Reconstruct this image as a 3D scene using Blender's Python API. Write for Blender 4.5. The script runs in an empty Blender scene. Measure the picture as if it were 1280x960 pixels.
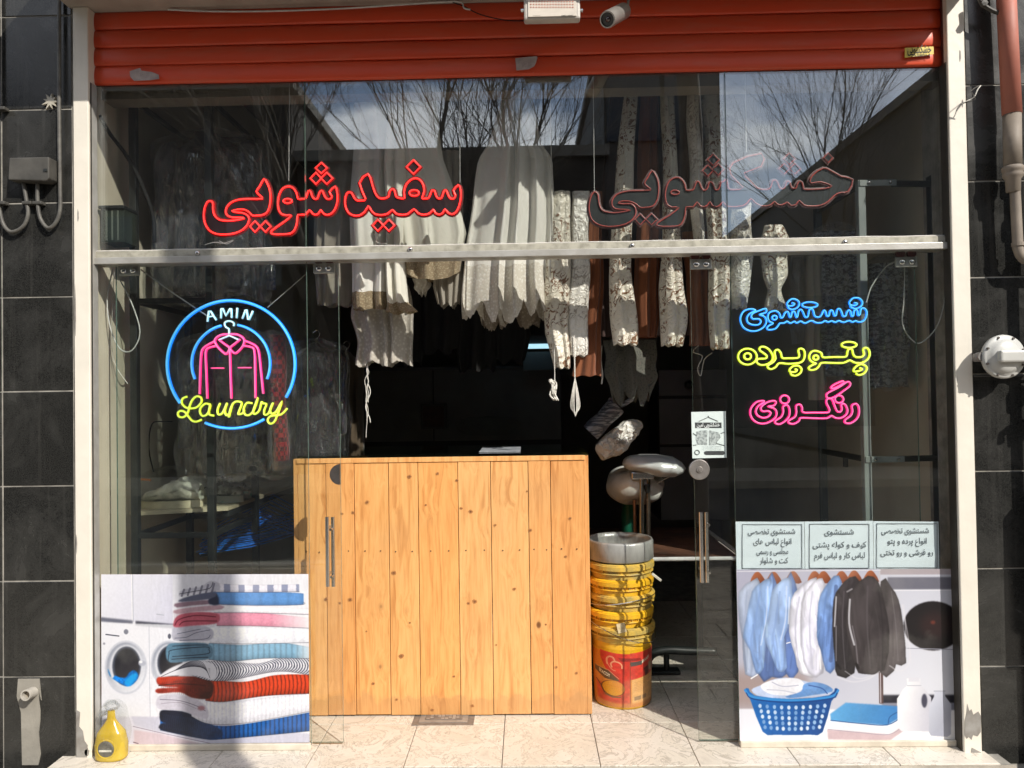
import bpy, math, random
import numpy as np
from mathutils import Vector, Matrix, Euler
random.seed(7); np.random.seed(7)
S = bpy.context.scene
COL = S.collection
R = math.radians

# ------------------------------------------------------------------ camera
F_PX = 931.0
cd = bpy.data.cameras.new('camera'); cam = bpy.data.objects.new('camera', cd); COL.objects.link(cam)
CAM_LOC = Vector((0.0, -3.2, 1.5))
cam.location = CAM_LOC
CAM_ROT = (Matrix.Rotation(R(1.1), 4, 'Z') @ Matrix.Rotation(R(90.93), 4, 'X') @ Matrix.Rotation(R(-0.84), 4, 'Z'))
cam.rotation_euler = CAM_ROT.to_euler()
cd.sensor_fit = 'HORIZONTAL'; cd.sensor_width = 36.0; cd.lens = 36.0 * F_PX / 1280.0
cd.clip_start = 0.05; cd.clip_end = 400
S.camera = cam

def W(px, py, y):
    """measuring aid: the world point on the plane y=const seen at a photograph pixel"""
    d = CAM_ROT.to_3x3() @ Vector(((px - 640) / F_PX, -(py - 480) / F_PX, -1.0))
    return CAM_LOC + d * ((y - CAM_LOC.y) / d.y)
def WX(px, py, y): return W(px, py, y).x
def WZ(px, py, y): return W(px, py, y).z

# ------------------------------------------------------------------ sky, sun, exposure
SUN_AZ, SUN_EL = 41.0, 38.0
w = bpy.data.worlds.new('World'); S.world = w; w.use_nodes = True
nt = w.node_tree; nt.nodes.clear()
out = nt.nodes.new('ShaderNodeOutputWorld')
sky = nt.nodes.new('ShaderNodeTexSky'); sky.sky_type = 'NISHITA'; sky.sun_disc = False
sky.sun_elevation = R(SUN_EL); sky.sun_rotation = R(180 - SUN_AZ)
b1 = nt.nodes.new('ShaderNodeBackground'); b1.inputs[1].default_value = 0.13
b2 = nt.nodes.new('ShaderNodeBackground'); b2.inputs[1].default_value = 1.75
b2.inputs[0].default_value = (1.0, 1.0, 1.02, 1)
tc = nt.nodes.new('ShaderNodeTexCoord'); mp = nt.nodes.new('ShaderNodeMapping'); mp.inputs['Scale'].default_value = (1, 1, 2.6)
ns = nt.nodes.new('ShaderNodeTexNoise'); ns.inputs['Scale'].default_value = 4.2; ns.inputs['Detail'].default_value = 7; ns.inputs['Roughness'].default_value = .55
cr = nt.nodes.new('ShaderNodeValToRGB'); cr.color_ramp.elements[0].position = .45; cr.color_ramp.elements[1].position = .60
cr.color_ramp.elements[1].color = (.85, .85, .85, 1)
mx = nt.nodes.new('ShaderNodeMixShader')
L = nt.links.new
L(tc.outputs['Generated'], mp.inputs[0]); L(mp.outputs[0], ns.inputs[0]); L(ns.outputs[0], cr.inputs[0])
L(sky.outputs[0], b1.inputs[0]); L(cr.outputs[0], mx.inputs[0]); L(b1.outputs[0], mx.inputs[1]); L(b2.outputs[0], mx.inputs[2]); L(mx.outputs[0], out.inputs[0])

sd = bpy.data.lights.new('sun', 'SUN'); sd.energy = 4.8; sd.angle = R(.53); sd.color = (1.0, .945, .86)
sun = bpy.data.objects.new('sun', sd); COL.objects.link(sun)
TO_SUN = Vector((math.sin(R(SUN_AZ)) * math.cos(R(SUN_EL)), -math.cos(R(SUN_AZ)) * math.cos(R(SUN_EL)), math.sin(R(SUN_EL))))
sun.rotation_euler = TO_SUN.to_track_quat('Z', 'Y').to_euler(); sun.location = TO_SUN * 20
S.view_settings.view_transform = 'Standard'; S.view_settings.look = 'None'
S.view_settings.exposure = 0.2; S.view_settings.gamma = 1.0; S.view_settings.use_curve_mapping = False
S.render.engine = 'CYCLES'
S.cycles.use_denoising = True
S.cycles.max_bounces = 8; S.cycles.diffuse_bounces = 3; S.cycles.glossy_bounces = 3
S.cycles.transmission_bounces = 4; S.cycles.transparent_max_bounces = 24
S.cycles.sample_clamp_indirect = 4; S.cycles.caustics_reflective = False; S.cycles.caustics_refractive = False

# ------------------------------------------------------------------ materials
def newmat(name):
    m = bpy.data.materials.new(name); m.use_nodes = True
    return m, m.node_tree, m.node_tree.nodes['Principled BSDF']
def nn(t, kind, **kw):
    n = t.nodes.new(kind)
    for k, v in kw.items(): setattr(n, k, v)
    return n
def ramp(t, src, stops):
    r = nn(t, 'ShaderNodeValToRGB'); e = r.color_ramp.elements
    while len(e) < len(stops): e.new(.5)
    for i, (p, c) in enumerate(stops):
        e[i].position = p; e[i].color = (*c, 1) if len(c) == 3 else c
    t.links.new(src, r.inputs[0]); return r
def coords(t, scale=(1, 1, 1), rnd=0.0, rot=(0, 0, 0)):
    c = nn(t, 'ShaderNodeTexCoord'); m = nn(t, 'ShaderNodeMapping')
    m.inputs['Scale'].default_value = scale; m.inputs['Rotation'].default_value = rot
    t.links.new(c.outputs['Object'], m.inputs[0])
    if rnd:
        oi = nn(t, 'ShaderNodeObjectInfo'); mu = nn(t, 'ShaderNodeMath', operation='MULTIPLY'); mu.inputs[1].default_value = rnd
        t.links.new(oi.outputs['Random'], mu.inputs[0]); t.links.new(mu.outputs[0], m.inputs['Location'])
    return m.outputs[0]
def noise(t, vec, scale, detail=4, rough=.55, dist=0):
    n = nn(t, 'ShaderNodeTexNoise'); n.inputs['Scale'].default_value = scale; n.inputs['Detail'].default_value = detail
    n.inputs['Roughness'].default_value = rough; n.inputs['Distortion'].default_value = dist
    t.links.new(vec, n.inputs[0]); return n.outputs[0]
def bump(t, bs, h, strength=.3, dist=.01):
    b = nn(t, 'ShaderNodeBump'); b.inputs['Strength'].default_value = strength; b.inputs['Distance'].default_value = dist
    t.links.new(h, b.inputs['Height']); t.links.new(b.outputs[0], bs.inputs['Normal'])
def mixc(t, fac, a, b, mode='MIX'):
    m = nn(t, 'ShaderNodeMix', data_type='RGBA', blend_type=mode)
    if isinstance(fac, (int, float)): m.inputs[0].default_value = fac
    else: t.links.new(fac, m.inputs[0])
    for i, v in ((6, a), (7, b)):
        if isinstance(v, tuple): m.inputs[i].default_value = (*v[:3], 1)
        else: t.links.new(v, m.inputs[i])
    return m.outputs[2]
MC = {}
def P(name, c1, c2=None, scale=8, rough=.5, metal=0, bmp=0, bscale=None, stretch=(1, 1, 1), lo=.35, hi=.65, trans=0, spec=.5, detail=5, bdist=.01, rnd=0, coat=0):
    if name in MC: return MC[name]
    m, t, b = newmat(name)
    b.inputs['Base Color'].default_value = (*c1, 1); b.inputs['Roughness'].default_value = rough
    b.inputs['Metallic'].default_value = metal; b.inputs['Specular IOR Level'].default_value = spec
    if coat: b.inputs['Coat Weight'].default_value = coat; b.inputs['Coat Roughness'].default_value = .1
    v = coords(t, stretch, rnd)
    if c2 is None: c2 = tuple(x * .8 for x in c1)
    n = noise(t, v, scale, detail)
    r = ramp(t, n, [(lo, c1), (hi, c2)]); t.links.new(r.outputs[0], b.inputs['Base Color'])
    if bmp:
        n2 = noise(t, v, bscale or scale * 3, 4); bump(t, b, n2, bmp, bdist)
    if trans:
        o = [x for x in t.nodes if x.type == 'OUTPUT_MATERIAL'][0]
        tr = nn(t, 'ShaderNodeBsdfTranslucent'); t.links.new(r.outputs[0], tr.inputs[0])
        ms = nn(t, 'ShaderNodeMixShader'); ms.inputs[0].default_value = trans
        t.links.new(b.outputs[0], ms.inputs[1]); t.links.new(tr.outputs[0], ms.inputs[2]); t.links.new(ms.outputs[0], o.inputs[0])
    MC[name] = m; return m
def emit(name, c, s, base=None):
    if name in MC: return MC[name]
    m, t, b = newmat(name)
    b.inputs['Base Color'].default_value = (*(base or c), 1); b.inputs['Roughness'].default_value = .3
    b.inputs['Emission Color'].default_value = (*c, 1); b.inputs['Emission Strength'].default_value = s
    v = coords(t); n = noise(t, v, 60, 2); r = ramp(t, n, [(.3, tuple(x * .85 for x in c)), (.7, c)])
    t.links.new(r.outputs[0], b.inputs['Emission Color'])
    MC[name] = m; return m
def glassmat(name, tint, r0, dirt=.0, bmpS=0, strk=None, bscale=40, rough=0.0, power=5, gain=.9, glosscol=(1, 1, 1)):
    """thin pane: transparent body and a mirror coat that grows at grazing angles"""
    if name in MC: return MC[name]
    m, t, b = newmat(name); t.nodes.remove(b)
    o = [x for x in t.nodes if x.type == 'OUTPUT_MATERIAL'][0]
    lw = nn(t, 'ShaderNodeLayerWeight'); lw.inputs[0].default_value = .5
    pw = nn(t, 'ShaderNodeMath', operation='POWER'); pw.inputs[1].default_value = power; t.links.new(lw.outputs['Facing'], pw.inputs[0])
    ma = nn(t, 'ShaderNodeMath', operation='MULTIPLY_ADD'); ma.inputs[1].default_value = gain; ma.inputs[2].default_value = r0; t.links.new(pw.outputs[0], ma.inputs[0])
    ma.use_clamp = True
    tr = nn(t, 'ShaderNodeBsdfTransparent'); tr.inputs[0].default_value = (*tint, 1)
    gl = nn(t, 'ShaderNodeBsdfGlossy'); gl.inputs['Roughness'].default_value = rough; gl.inputs[0].default_value = (*glosscol, 1)
    ms = nn(t, 'ShaderNodeMixShader'); t.links.new(ma.outputs[0], ms.inputs[0]); t.links.new(tr.outputs[0], ms.inputs[1]); t.links.new(gl.outputs[0], ms.inputs[2])
    res = ms.outputs[0]
    v = coords(t)
    if bmpS:
        bu = nn(t, 'ShaderNodeBump'); bu.inputs['Strength'].default_value = bmpS; bu.inputs['Distance'].default_value = .035
        h = noise(t, coords(t, *strk) if strk else v, bscale, 5, .65, 1.2)
        if strk: h = ramp(t, h, [(.40, (.35, .35, .35)), (.495, (0, 0, 0)), (.505, (1, 1, 1)), (.60, (.55, .55, .55))]).outputs[0]
        t.links.new(h, bu.inputs['Height'])
        t.links.new(bu.outputs[0], gl.inputs['Normal']); t.links.new(bu.outputs[0], lw.inputs['Normal'])
    if dirt:
        df = nn(t, 'ShaderNodeBsdfDiffuse'); df.inputs[0].default_value = (.6, .6, .56, 1)
        h = noise(t, v, 3.5, 8, .7); r = ramp(t, h, [(.45, (0, 0, 0)), (.8, (dirt, dirt, dirt))])
        m2 = nn(t, 'ShaderNodeMixShader'); t.links.new(r.outputs[0], m2.inputs[0]); t.links.new(res, m2.inputs[1]); t.links.new(df.outputs[0], m2.inputs[2]); res = m2.outputs[0]
    t.links.new(res, o.inputs[0])
    MC[name] = m; return m

# ------------------------------------------------------------------ mesh builder
class MB:
    def __init__(s): s.v = []; s.f = []; s.mi = []; s.uv = None
    def add(s, vs, fs, mi=0):
        b = len(s.v); s.v += [tuple(p) for p in vs]; s.f += [tuple(b + i for i in f) for f in fs]; s.mi += [mi] * len(fs); return s
    def box(s, x0, x1, y0, y1, z0, z1, mi=0, M=None):
        vs = [Vector((x, y, z)) for z in (z0, z1) for y in (y0, y1) for x in (x0, x1)]
        if M: vs = [M @ p for p in vs]
        return s.add(vs, [(0, 2, 3, 1), (4, 5, 7, 6), (0, 1, 5, 4), (2, 6, 7, 3), (0, 4, 6, 2), (1, 3, 7, 5)], mi)
    def prism(s, pts, y0, y1, mi=0):
        """polygon in x,z extruded from y0 (front) to y1"""
        n = len(pts); a = sum(pts[i][0] * pts[(i + 1) % n][1] - pts[(i + 1) % n][0] * pts[i][1] for i in range(n))
        if a < 0: pts = pts[::-1]
        vs = [(p[0], y0, p[1]) for p in pts] + [(p[0], y1, p[1]) for p in pts]
        fs = [tuple(range(n)), tuple(range(2 * n - 1, n - 1, -1))] + [(i, i + n, (i + 1) % n + n, (i + 1) % n) for i in range(n)]
        return s.add(vs, fs, mi)
    def tube(s, pts, r, n=8, closed=False, mi=0, cap=True, flat=None):
        pts = [Vector(p) for p in pts]; k = len(pts); vs = []; fs = []
        if k < 2: return s
        prev = None
        for i, p in enumerate(pts):
            if closed: d = pts[(i + 1) % k] - pts[i - 1]
            else: d = pts[min(i + 1, k - 1)] - pts[max(i - 1, 0)]
            if d.length < 1e-9: d = Vector((0, 0, 1))
            d.normalize()
            if flat: u = Vector((0, 1, 0)); q = d.cross(u)
            else:
                ref = prev if prev is not None else (Vector((0, 1, 0)) if abs(d.y) < .9 else Vector((1, 0, 0)))
                q = d.cross(ref)
                if q.length < 1e-6: q = d.cross(Vector((1, 0, 0)))
                q.normalize(); u = q.cross(d); prev = u
            if q.length < 1e-6: q = Vector((1, 0, 0))
            q.normalize()
            rr = r[i] if isinstance(r, (list, tuple)) else r
            for j in range(n):
                a = 2 * math.pi * (j + .5) / n
                vs.append(p + q * rr * math.cos(a) + u * (rr * (flat or 1)) * math.sin(a))
        for i in range(k if closed else k - 1):
            i2 = (i + 1) % k
            for j in range(n): fs.append((i * n + j, i * n + (j + 1) % n, i2 * n + (j + 1) % n, i2 * n + j))
        if not closed and cap: fs += [tuple(range(n))[::-1], tuple(range((k - 1) * n, k * n))]
        return s.add(vs, fs, mi)
    def lathe(s, prof, c, n=32, mi=0, M=None, a0=0, a1=None):
        """prof list of (radius, height) around z at c"""
        vs = []; fs = []; m = len(prof)
        for r, h in prof:
            for j in range(n):
                a = 2 * math.pi * j / n; p = Vector((r * math.cos(a), r * math.sin(a), h))
                vs.append((M @ p if M else p) + Vector(c))
        for i in range(m - 1):
            for j in range(n): fs.append((i * n + j, i * n + (j + 1) % n, (i + 1) * n + (j + 1) % n, (i + 1) * n + j))
        return s.add(vs, fs, mi)
    def ell(s, c, rx, ry, rz, nu=16, nv=10, mi=0, wob=0, M=None):
        vs = []; fs = []
        for i in range(nv + 1):
            t = math.pi * i / nv
            for j in range(nu):
                a = 2 * math.pi * j / nu; k = 1 + (random.uniform(-wob, wob) if 0 < i < nv else 0)
                p = Vector((rx * k * math.sin(t) * math.cos(a), ry * k * math.sin(t) * math.sin(a), rz * k * math.cos(t)))
                vs.append((M @ p if M else p) + Vector(c))
        for i in range(nv):
            for j in range(nu): fs.append((i * nu + j, (i + 1) * nu + j, (i + 1) * nu + (j + 1) % nu, i * nu + (j + 1) % nu))
        return s.add(vs, fs, mi)
    def grid(s, fn, nu, nv, mi=0, closed=False):
        vs = [fn(i / nu, j / nv) for j in range(nv + 1) for i in range(nu + 1)]
        return s.add(vs, [(j * (nu + 1) + i, j * (nu + 1) + i + 1, (j + 1) * (nu + 1) + i + 1, (j + 1) * (nu + 1) + i) for j in range(nv) for i in range(nu)], mi)
    def build(s, name, mats, parent=None, smooth=False, bevel=0, uv=None, seg=2):
        if not isinstance(mats, (list, tuple)): mats = [mats]
        A = np.array([tuple(p) for p in s.v], dtype=float)
        if parent is not None: o0 = Vector(parent['_o'])
        else:
            lo, hi = A.min(0), A.max(0); o0 = Vector(((lo[0] + hi[0]) / 2, (lo[1] + hi[1]) / 2, lo[2]))
        me = bpy.data.meshes.new(name); me.from_pydata([tuple(p) for p in (A - np.array(o0))], [], s.f)
        for m in mats: me.materials.append(m)
        if len(mats) > 1: me.polygons.foreach_set('material_index', s.mi)
        if smooth: me.polygons.foreach_set('use_smooth', [True] * len(me.polygons))
        if uv:
            ul = me.uv_layers.new(name='uv')
            for l in me.loops: ul.data[l.index].uv = uv[l.vertex_index]
        me.update()
        ob = bpy.data.objects.new(name, me); COL.objects.link(ob)
        ob['_o'] = tuple(o0)
        if parent is not None: ob.parent = parent
        else: ob.location = o0
        if parent is not None: ob.location = (0, 0, 0)
        if bevel:
            b = ob.modifiers.new('bevel', 'BEVEL'); b.width = bevel; b.segments = seg; b.limit_method = 'ANGLE'
        return ob
def thing(name, label, cat, loc, group=None):
    o = bpy.data.objects.new(name, None); COL.objects.link(o); o.location = loc; o['_o'] = tuple(loc)
    o.empty_display_size = .1
    o['label'] = label; o['category'] = cat
    if group: o['group'] = group
    return o
def tag(o, label, cat, group=None):
    o['label'] = label; o['category'] = cat
    if group: o['group'] = group
    return o
def struct(o): o['kind'] = 'structure'; return o
def copy_part(o, parent, delta):
    """another piece that shares o's mesh, shifted inside its parent"""
    c = o.copy(); COL.objects.link(c); c.parent = parent; c.location = Vector(o.location) + Vector(delta); return c
def smoothline(pts, sub=4, closed=False):
    P_ = [np.array(p, float) for p in pts]; n = len(P_); out_ = []
    rng = range(n if closed else n - 1)
    for i in rng:
        a = P_[(i - 1) % n] if (closed or i > 0) else P_[i]
        b = P_[i]; c = P_[(i + 1) % n]
        d = P_[(i + 2) % n] if (closed or i + 2 < n) else c
        for k in range(sub):
            t = k / sub
            out_.append(.5 * ((2 * b) + (c - a) * t + (2 * a - 5 * b + 4 * c - d) * t * t + (3 * b - a - 3 * c + d) * t ** 3))
    if not closed: out_.append(P_[-1])
    return [tuple(p) for p in out_]

# Persian lettering: joined letter shapes, laid out right to left
FORMS = {'ا': ('\uFE8D', '\uFE8E', None, None), 'آ': ('\uFE81', '\uFE82', None, None), 'ب': ('\uFE8F', '\uFE90', '\uFE91', '\uFE92'), 'پ': ('\uFB56', '\uFB57', '\uFB58', '\uFB59'),
         'ت': ('\uFE95', '\uFE96', '\uFE97', '\uFE98'), 'ج': ('\uFE9D', '\uFE9E', '\uFE9F', '\uFEA0'), 'خ': ('\uFEA5', '\uFEA6', '\uFEA7', '\uFEA8'),
         'د': ('\uFEA9', '\uFEAA', None, None), 'ر': ('\uFEAD', '\uFEAE', None, None), 'ز': ('\uFEAF', '\uFEB0', None, None),
         'س': ('\uFEB1', '\uFEB2', '\uFEB3', '\uFEB4'), 'ش': ('\uFEB5', '\uFEB6', '\uFEB7', '\uFEB8'), 'ص': ('\uFEB9', '\uFEBA', '\uFEBB', '\uFEBC'),
         'ع': ('\uFEC9', '\uFECA', '\uFECB', '\uFECC'), 'ف': ('\uFED1', '\uFED2', '\uFED3', '\uFED4'), 'ک': ('\uFB8E', '\uFB8F', '\uFB90', '\uFB91'),
         'ل': ('\uFEDD', '\uFEDE', '\uFEDF', '\uFEE0'), 'م': ('\uFEE1', '\uFEE2', '\uFEE3', '\uFEE4'), 'ن': ('\uFEE5', '\uFEE6', '\uFEE7', '\uFEE8'),
         'و': ('\uFEED', '\uFEEE', None, None), 'ه': ('\uFEE9', '\uFEEA', '\uFEEB', '\uFEEC'), 'ی': ('\uFBFC', '\uFBFD', '\uFBFE', '\uFBFF')}
def shape(txt):
    o = []
    for i, ch in enumerate(txt):
        if ch not in FORMS: o.append(ch); continue
        f = FORMS[ch]; p = txt[i - 1] if i else ' '; nx = txt[i + 1] if i + 1 < len(txt) else ' '
        jp = p in FORMS and FORMS[p][2] is not None; jn = f[2] is not None and nx in FORMS
        o.append(f[3] if jp and jn else f[1] if jp else f[2] if jn else f[0])
    return ''.join(o[::-1])
def textmesh(mb, txt, x, z, y, h=None, width=None, rtl=True, mi=0, rot=0, bold=0, align='C', fn=None):
    """flat print of txt centred at (x,z) on the plane y; width sets the overall width"""
    c = bpy.data.curves.new('tmp', 'FONT'); c.body = shape(txt) if rtl else txt; c.resolution_u = 3; c.offset = bold
    o = bpy.data.objects.new('tmp', c); COL.objects.link(o)
    dg = bpy.context.evaluated_depsgraph_get(); me = o.evaluated_get(dg).to_mesh()
    A = np.array([v.co[:] for v in me.vertices]); fs = [tuple(p.vertices) for p in me.polygons]
    lo, hi = A.min(0), A.max(0); s = (width / (hi[0] - lo[0])) if width else h
    if width and h: sz = h
    else: sz = s
    A = (A - (lo + hi) / 2); A[:, 0] *= s; A[:, 1] *= sz
    ca, sa = math.cos(rot), math.sin(rot)
    if fn: vs = [fn(a[0] * ca - a[1] * sa, a[0] * sa + a[1] * ca) for a in A]
    else: vs = [(x + a[0] * ca - a[1] * sa, y, z + a[0] * sa + a[1] * ca) for a in A]
    mb.add(vs, fs, mi)
    bpy.data.objects.remove(o); bpy.data.curves.remove(c)

def G(px, py, z=0.0):
    """measuring aid: the point of the level z seen at a photograph pixel"""
    d = CAM_ROT.to_3x3() @ Vector(((px - 640) / F_PX, -(py - 480) / F_PX, -1.0))
    return CAM_LOC + d * ((z - CAM_LOC.z) / d.z)

# ------------------------------------------------------------------ shared materials
def granite():
    m, t, b = newmat('black_granite')
    v = coords(t, rnd=7.0)
    n1 = noise(t, v, 240, 3, .7); n2 = noise(t, v, 3.2, 7, .65, .6)
    v2 = coords(t, (28, 28, 1.2), rnd=5.0); n3 = noise(t, v2, 1.0, 5, .6)
    base = ramp(t, n1, [(.35, (.010, .010, .0095)), (.62, (.024, .024, .022)), (.8, (.07, .068, .063))]).outputs[0]
    dust = ramp(t, n2, [(.46, (0, 0, 0)), (.8, (.5, .5, .5))]).outputs[0]
    stre = ramp(t, n3, [(.56, (0, 0, 0)), (.85, (.28, .28, .28))]).outputs[0]
    c = mixc(t, dust, base, (.085, .083, .076)); c = mixc(t, stre, c, (.12, .115, .105))
    t.links.new(c, b.inputs['Base Color'])
    r = ramp(t, n2, [(.3, (.10, .10, .10)), (.7, (.34, .34, .34))]); t.links.new(r.outputs[0], b.inputs['Roughness'])
    bump(t, b, n1, .08, .002)
    return m
M_GRAN = granite()
M_JOINT = P('mortar_joint', (.36, .34, .30), (.2, .19, .17), 14, .9)
M_POST = P('cream_paint', (.74, .69, .60), (.66, .62, .54), 5, .45, bmp=.1, bscale=30)
M_BARE = P('bare_steel_under_paint', (.3, .29, .27), (.18, .16, .14), 14, .6)
M_ALU = P('dull_aluminium', (.50, .49, .46), (.40, .385, .35), 12, .42, metal=.45, bmp=.05, bscale=80)
M_ALUD = P('weathered_aluminium', (.42, .40, .33), (.2, .19, .15), 26, .6, metal=.15, lo=.42, hi=.75, bmp=.1)
M_STEEL = P('brushed_steel', (.62, .60, .57), (.5, .48, .46), 40, .22, metal=1, stretch=(1, 1, .1))
M_CHROME = P('chrome', (.75, .74, .72), (.6, .6, .6), 10, .12, metal=1)
M_BLACK = P('black_painted_steel', (.012, .014, .014), (.025, .028, .027), 10, .38)
M_GREENB = P('green_black_painted_steel', (.03, .042, .038), (.016, .022, .02), 8, .35)
M_GREYG = P('grey_green_painted_steel', (.30, .33, .32), (.24, .27, .26), 8, .4)
M_WALLI = P('beige_painted_plaster', (.62, .57, .45), (.50, .45, .35), 2.2, .75, bmp=.15, bscale=25, detail=8)
M_DARKW = P('dark_laminate', (.022, .019, .018), (.014, .012, .012), 4, .45)
M_CONC = P('soffit_concrete', (.42, .37, .32), (.3, .26, .22), 5, .9, bmp=.25, bscale=30, detail=8)
M_RED = None
def redpaint():
    m, t, b = newmat('red_shutter_paint')
    v = coords(t, (1, 1, 1), rnd=11); n = noise(t, v, 2.2, 7, .62); n2 = noise(t, coords(t, (3, 3, 22), rnd=9), 1.6, 5, .6)
    c = ramp(t, n, [(.3, (.72, .070, .022)), (.62, (.66, .078, .028)), (.85, (.58, .12, .07))]).outputs[0]
    d = ramp(t, n2, [(.5, (0, 0, 0)), (.85, (.5, .5, .5))]).outputs[0]
    c = mixc(t, d, c, (.55, .17, .11))
    sc = noise(t, coords(t, (1, 1, 4), rnd=4), 26, 3, .8); s2 = ramp(t, sc, [(.735, (0, 0, 0)), (.75, (1, 1, 1))]).outputs[0]
    c = mixc(t, s2, c, (.5, .26, .22))
    t.links.new(c, b.inputs['Base Color']); b.inputs['Roughness'].default_value = .42
    bump(t, b, n, .25, .01); return m
M_RED = redpaint()
M_GLASS = glassmat('shop_glass', (.972, .982, .975), .13, dirt=.004, gain=.5, glosscol=(.92, .97, 1))
M_GLASSD = glassmat('door_glass', (.962, .975, .965), .05, dirt=.007, gain=.5)
M_GEDGE = P('glass_edge', (.16, .24, .2), (.1, .16, .13), 30, .15, spec=.8)
def marble():
    m, t, b = newmat('cream_marble'); v = coords(t, rnd=13)
    n = noise(t, v, 5.5, 9, .7, 1.8); n2 = noise(t, v, 2.0, 5); n3 = noise(t, v, 60, 3)
    c = ramp(t, n, [(.30, (.50, .45, .38)), (.47, (.66, .60, .51)), (.497, (.36, .32, .26)), (.52, (.67, .61, .53)), (.75, (.57, .52, .44))]).outputs[0]
    d = ramp(t, n2, [(.5, (0, 0, 0)), (.8, (.55, .55, .55))]).outputs[0]; c = mixc(t, d, c, (.46, .39, .29))
    t.links.new(c, b.inputs['Base Color']); r = ramp(t, n3, [(.3, (.25, .25, .25)), (.7, (.5, .5, .5))]); t.links.new(r.outputs[0], b.inputs['Roughness'])
    bump(t, b, n3, .06, .003); return m
M_MARB = marble()

# ------------------------------------------------------------------ ground and street
ZS = -.035                                   # pavement level
PAVE = P('pavement_concrete', (.36, .32, .26), (.24, .21, .17), 7, .9, bmp=.5, bscale=60, detail=9, bdist=.008)
ASPH = P('asphalt', (.055, .055, .057), (.04, .04, .042), 4, .85, bmp=.4, bscale=120)
m = MB(); m.add([(-120, -120, ZS - .16), (120, -120, ZS - .16), (120, 120, ZS - .16), (-120, 120, ZS - .16)], [(0, 1, 2, 3)])
struct(m.build('ground', P('bare_ground', (.2, .17, .13), (.15, .13, .1), 1, .95)))
m = MB(); m.box(-40, 40, -3.6, -.165, ZS - .3, ZS - .006); pav = struct(m.build('pavement', P('paving_joint', (.16, .14, .12), (.1, .09, .08), 9, .9)))
pav['_o'] = tuple(pav.location); PSL = P('paving_slab_concrete', (.38, .34, .28), (.26, .23, .19), 5, .85, bmp=.4, bscale=60, detail=9, rnd=9)
for j in range(11):
    for i in range(-6, 8):
        ya = -.17 - .31 * (j + 1); xa = i * .62 + (.31 if j % 2 else 0)
        MB().box(xa + .003, xa + .617, ya + .003, ya + .307, ZS - .03, ZS + random.uniform(-.001, .001)).build('paving_slab', PSL, pav, bevel=.003, seg=1)
for a_, b_ in ((-40, -3.723), (4.97, 40)): struct(MB().box(a_, b_, -3.58, -.17, ZS - .02, ZS).build('pavement_stretch', PAVE))
m = MB(); m.box(-40, 40, -3.75, -3.604, ZS - .3, ZS + .01); struct(m.build('kerb', P('kerb_stone', (.4, .38, .34), (.3, .28, .25), 6, .85, bmp=.2)))
m = MB(); m.box(-40, 40, -9.8, -3.754, ZS - .3, ZS - .13); struct(m.build('road', ASPH))
m = MB(); m.box(-40, 40, -12, -9.804, ZS - .3, ZS); struct(m.build('pavement', PAVE))

# ------------------------------------------------------------------ shop shell
XGL, XGR = WX(122, 600, 0), WX(1193, 700, 0)          # glass front edges
ZT0, ZT1 = WZ(640, 321.5, -.02), WZ(640, 305, -.02)
ZSH = WZ(640, 93.5, -.02)                              # lower edge of the shutter
ZC = WZ(640, 4.5, 0)                                   # soffit
XI0, XI1 = XGL - .03, XGR + .03                        # inner faces of the side walls
DEEP = 4.4
floor = MB().box(XI0 - .1, XI1 + .1, -.14, DEEP, -.3, -.012).build('shop_floor', M_JOINT); struct(floor)
floor['_o'] = tuple(floor.location)
xj = G(522, 905, 0).x; k0 = int((xj - (XI0 - .1)) / .4) + 1
t0 = None
for r_ in range(6):
    ya = [-.158, .24, .64, 1.04, 1.44, 1.84][r_]; yb = ya + (.398 if r_ == 0 else .4)
    for k in range(11):
        xa = xj + (k - k0) * .4
        if xa > XI1 or xa + .4 < XI0 - .02: continue
        x0, x1 = max(xa, XI0 - .1), min(xa + .4, XI1 + .1)
        tb = MB().box(x0 + .0015, x1 - .0015, ya + .0015, yb - .0015, -.03, random.uniform(-.0012, .0006)).build('tile', M_MARB, floor, bevel=.0015, seg=1)
        if t0 is None: tb['label'] = 'cream marble floor tile with faint veins'
# grey mortar strip along the front of the threshold
struct(MB().grid(lambda u, v: (XI0 - .1 + u * (XI1 - XI0 + .2), -.158 - .03 * v - .012 * abs(math.sin(u * 40)) * v - .006 * random.random(), -.004 - .028 * v), 160, 3).build('threshold_edge', PAVE))
wl = struct(MB().box(XI0 - .2, XI0, .06, DEEP, 0, ZC + .3).build('side_wall_left', M_WALLI))
XW1 = XI1 + .13
struct(MB().box(XI1 - .002, XW1 + .2, .012, .06, 0, ZC + .3).build('wall_return', M_WALLI))
wr = struct(MB().box(XW1, XW1 + .2, .0605, DEEP, 0, ZC + .3).build('side_wall_right', M_WALLI))
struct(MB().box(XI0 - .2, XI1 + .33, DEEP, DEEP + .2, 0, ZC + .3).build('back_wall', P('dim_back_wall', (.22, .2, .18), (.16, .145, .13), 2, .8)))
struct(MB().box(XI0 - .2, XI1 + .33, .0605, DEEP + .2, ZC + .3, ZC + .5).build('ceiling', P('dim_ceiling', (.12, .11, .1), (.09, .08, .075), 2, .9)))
struct(MB().box(XI0, XW1, .1, .2, WZ(640, 113, .1), ZC + .3).build('lintel', P('lintel_plaster', (.24, .21, .165), (.17, .15, .115), 3, .85, bmp=.2)))
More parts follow.
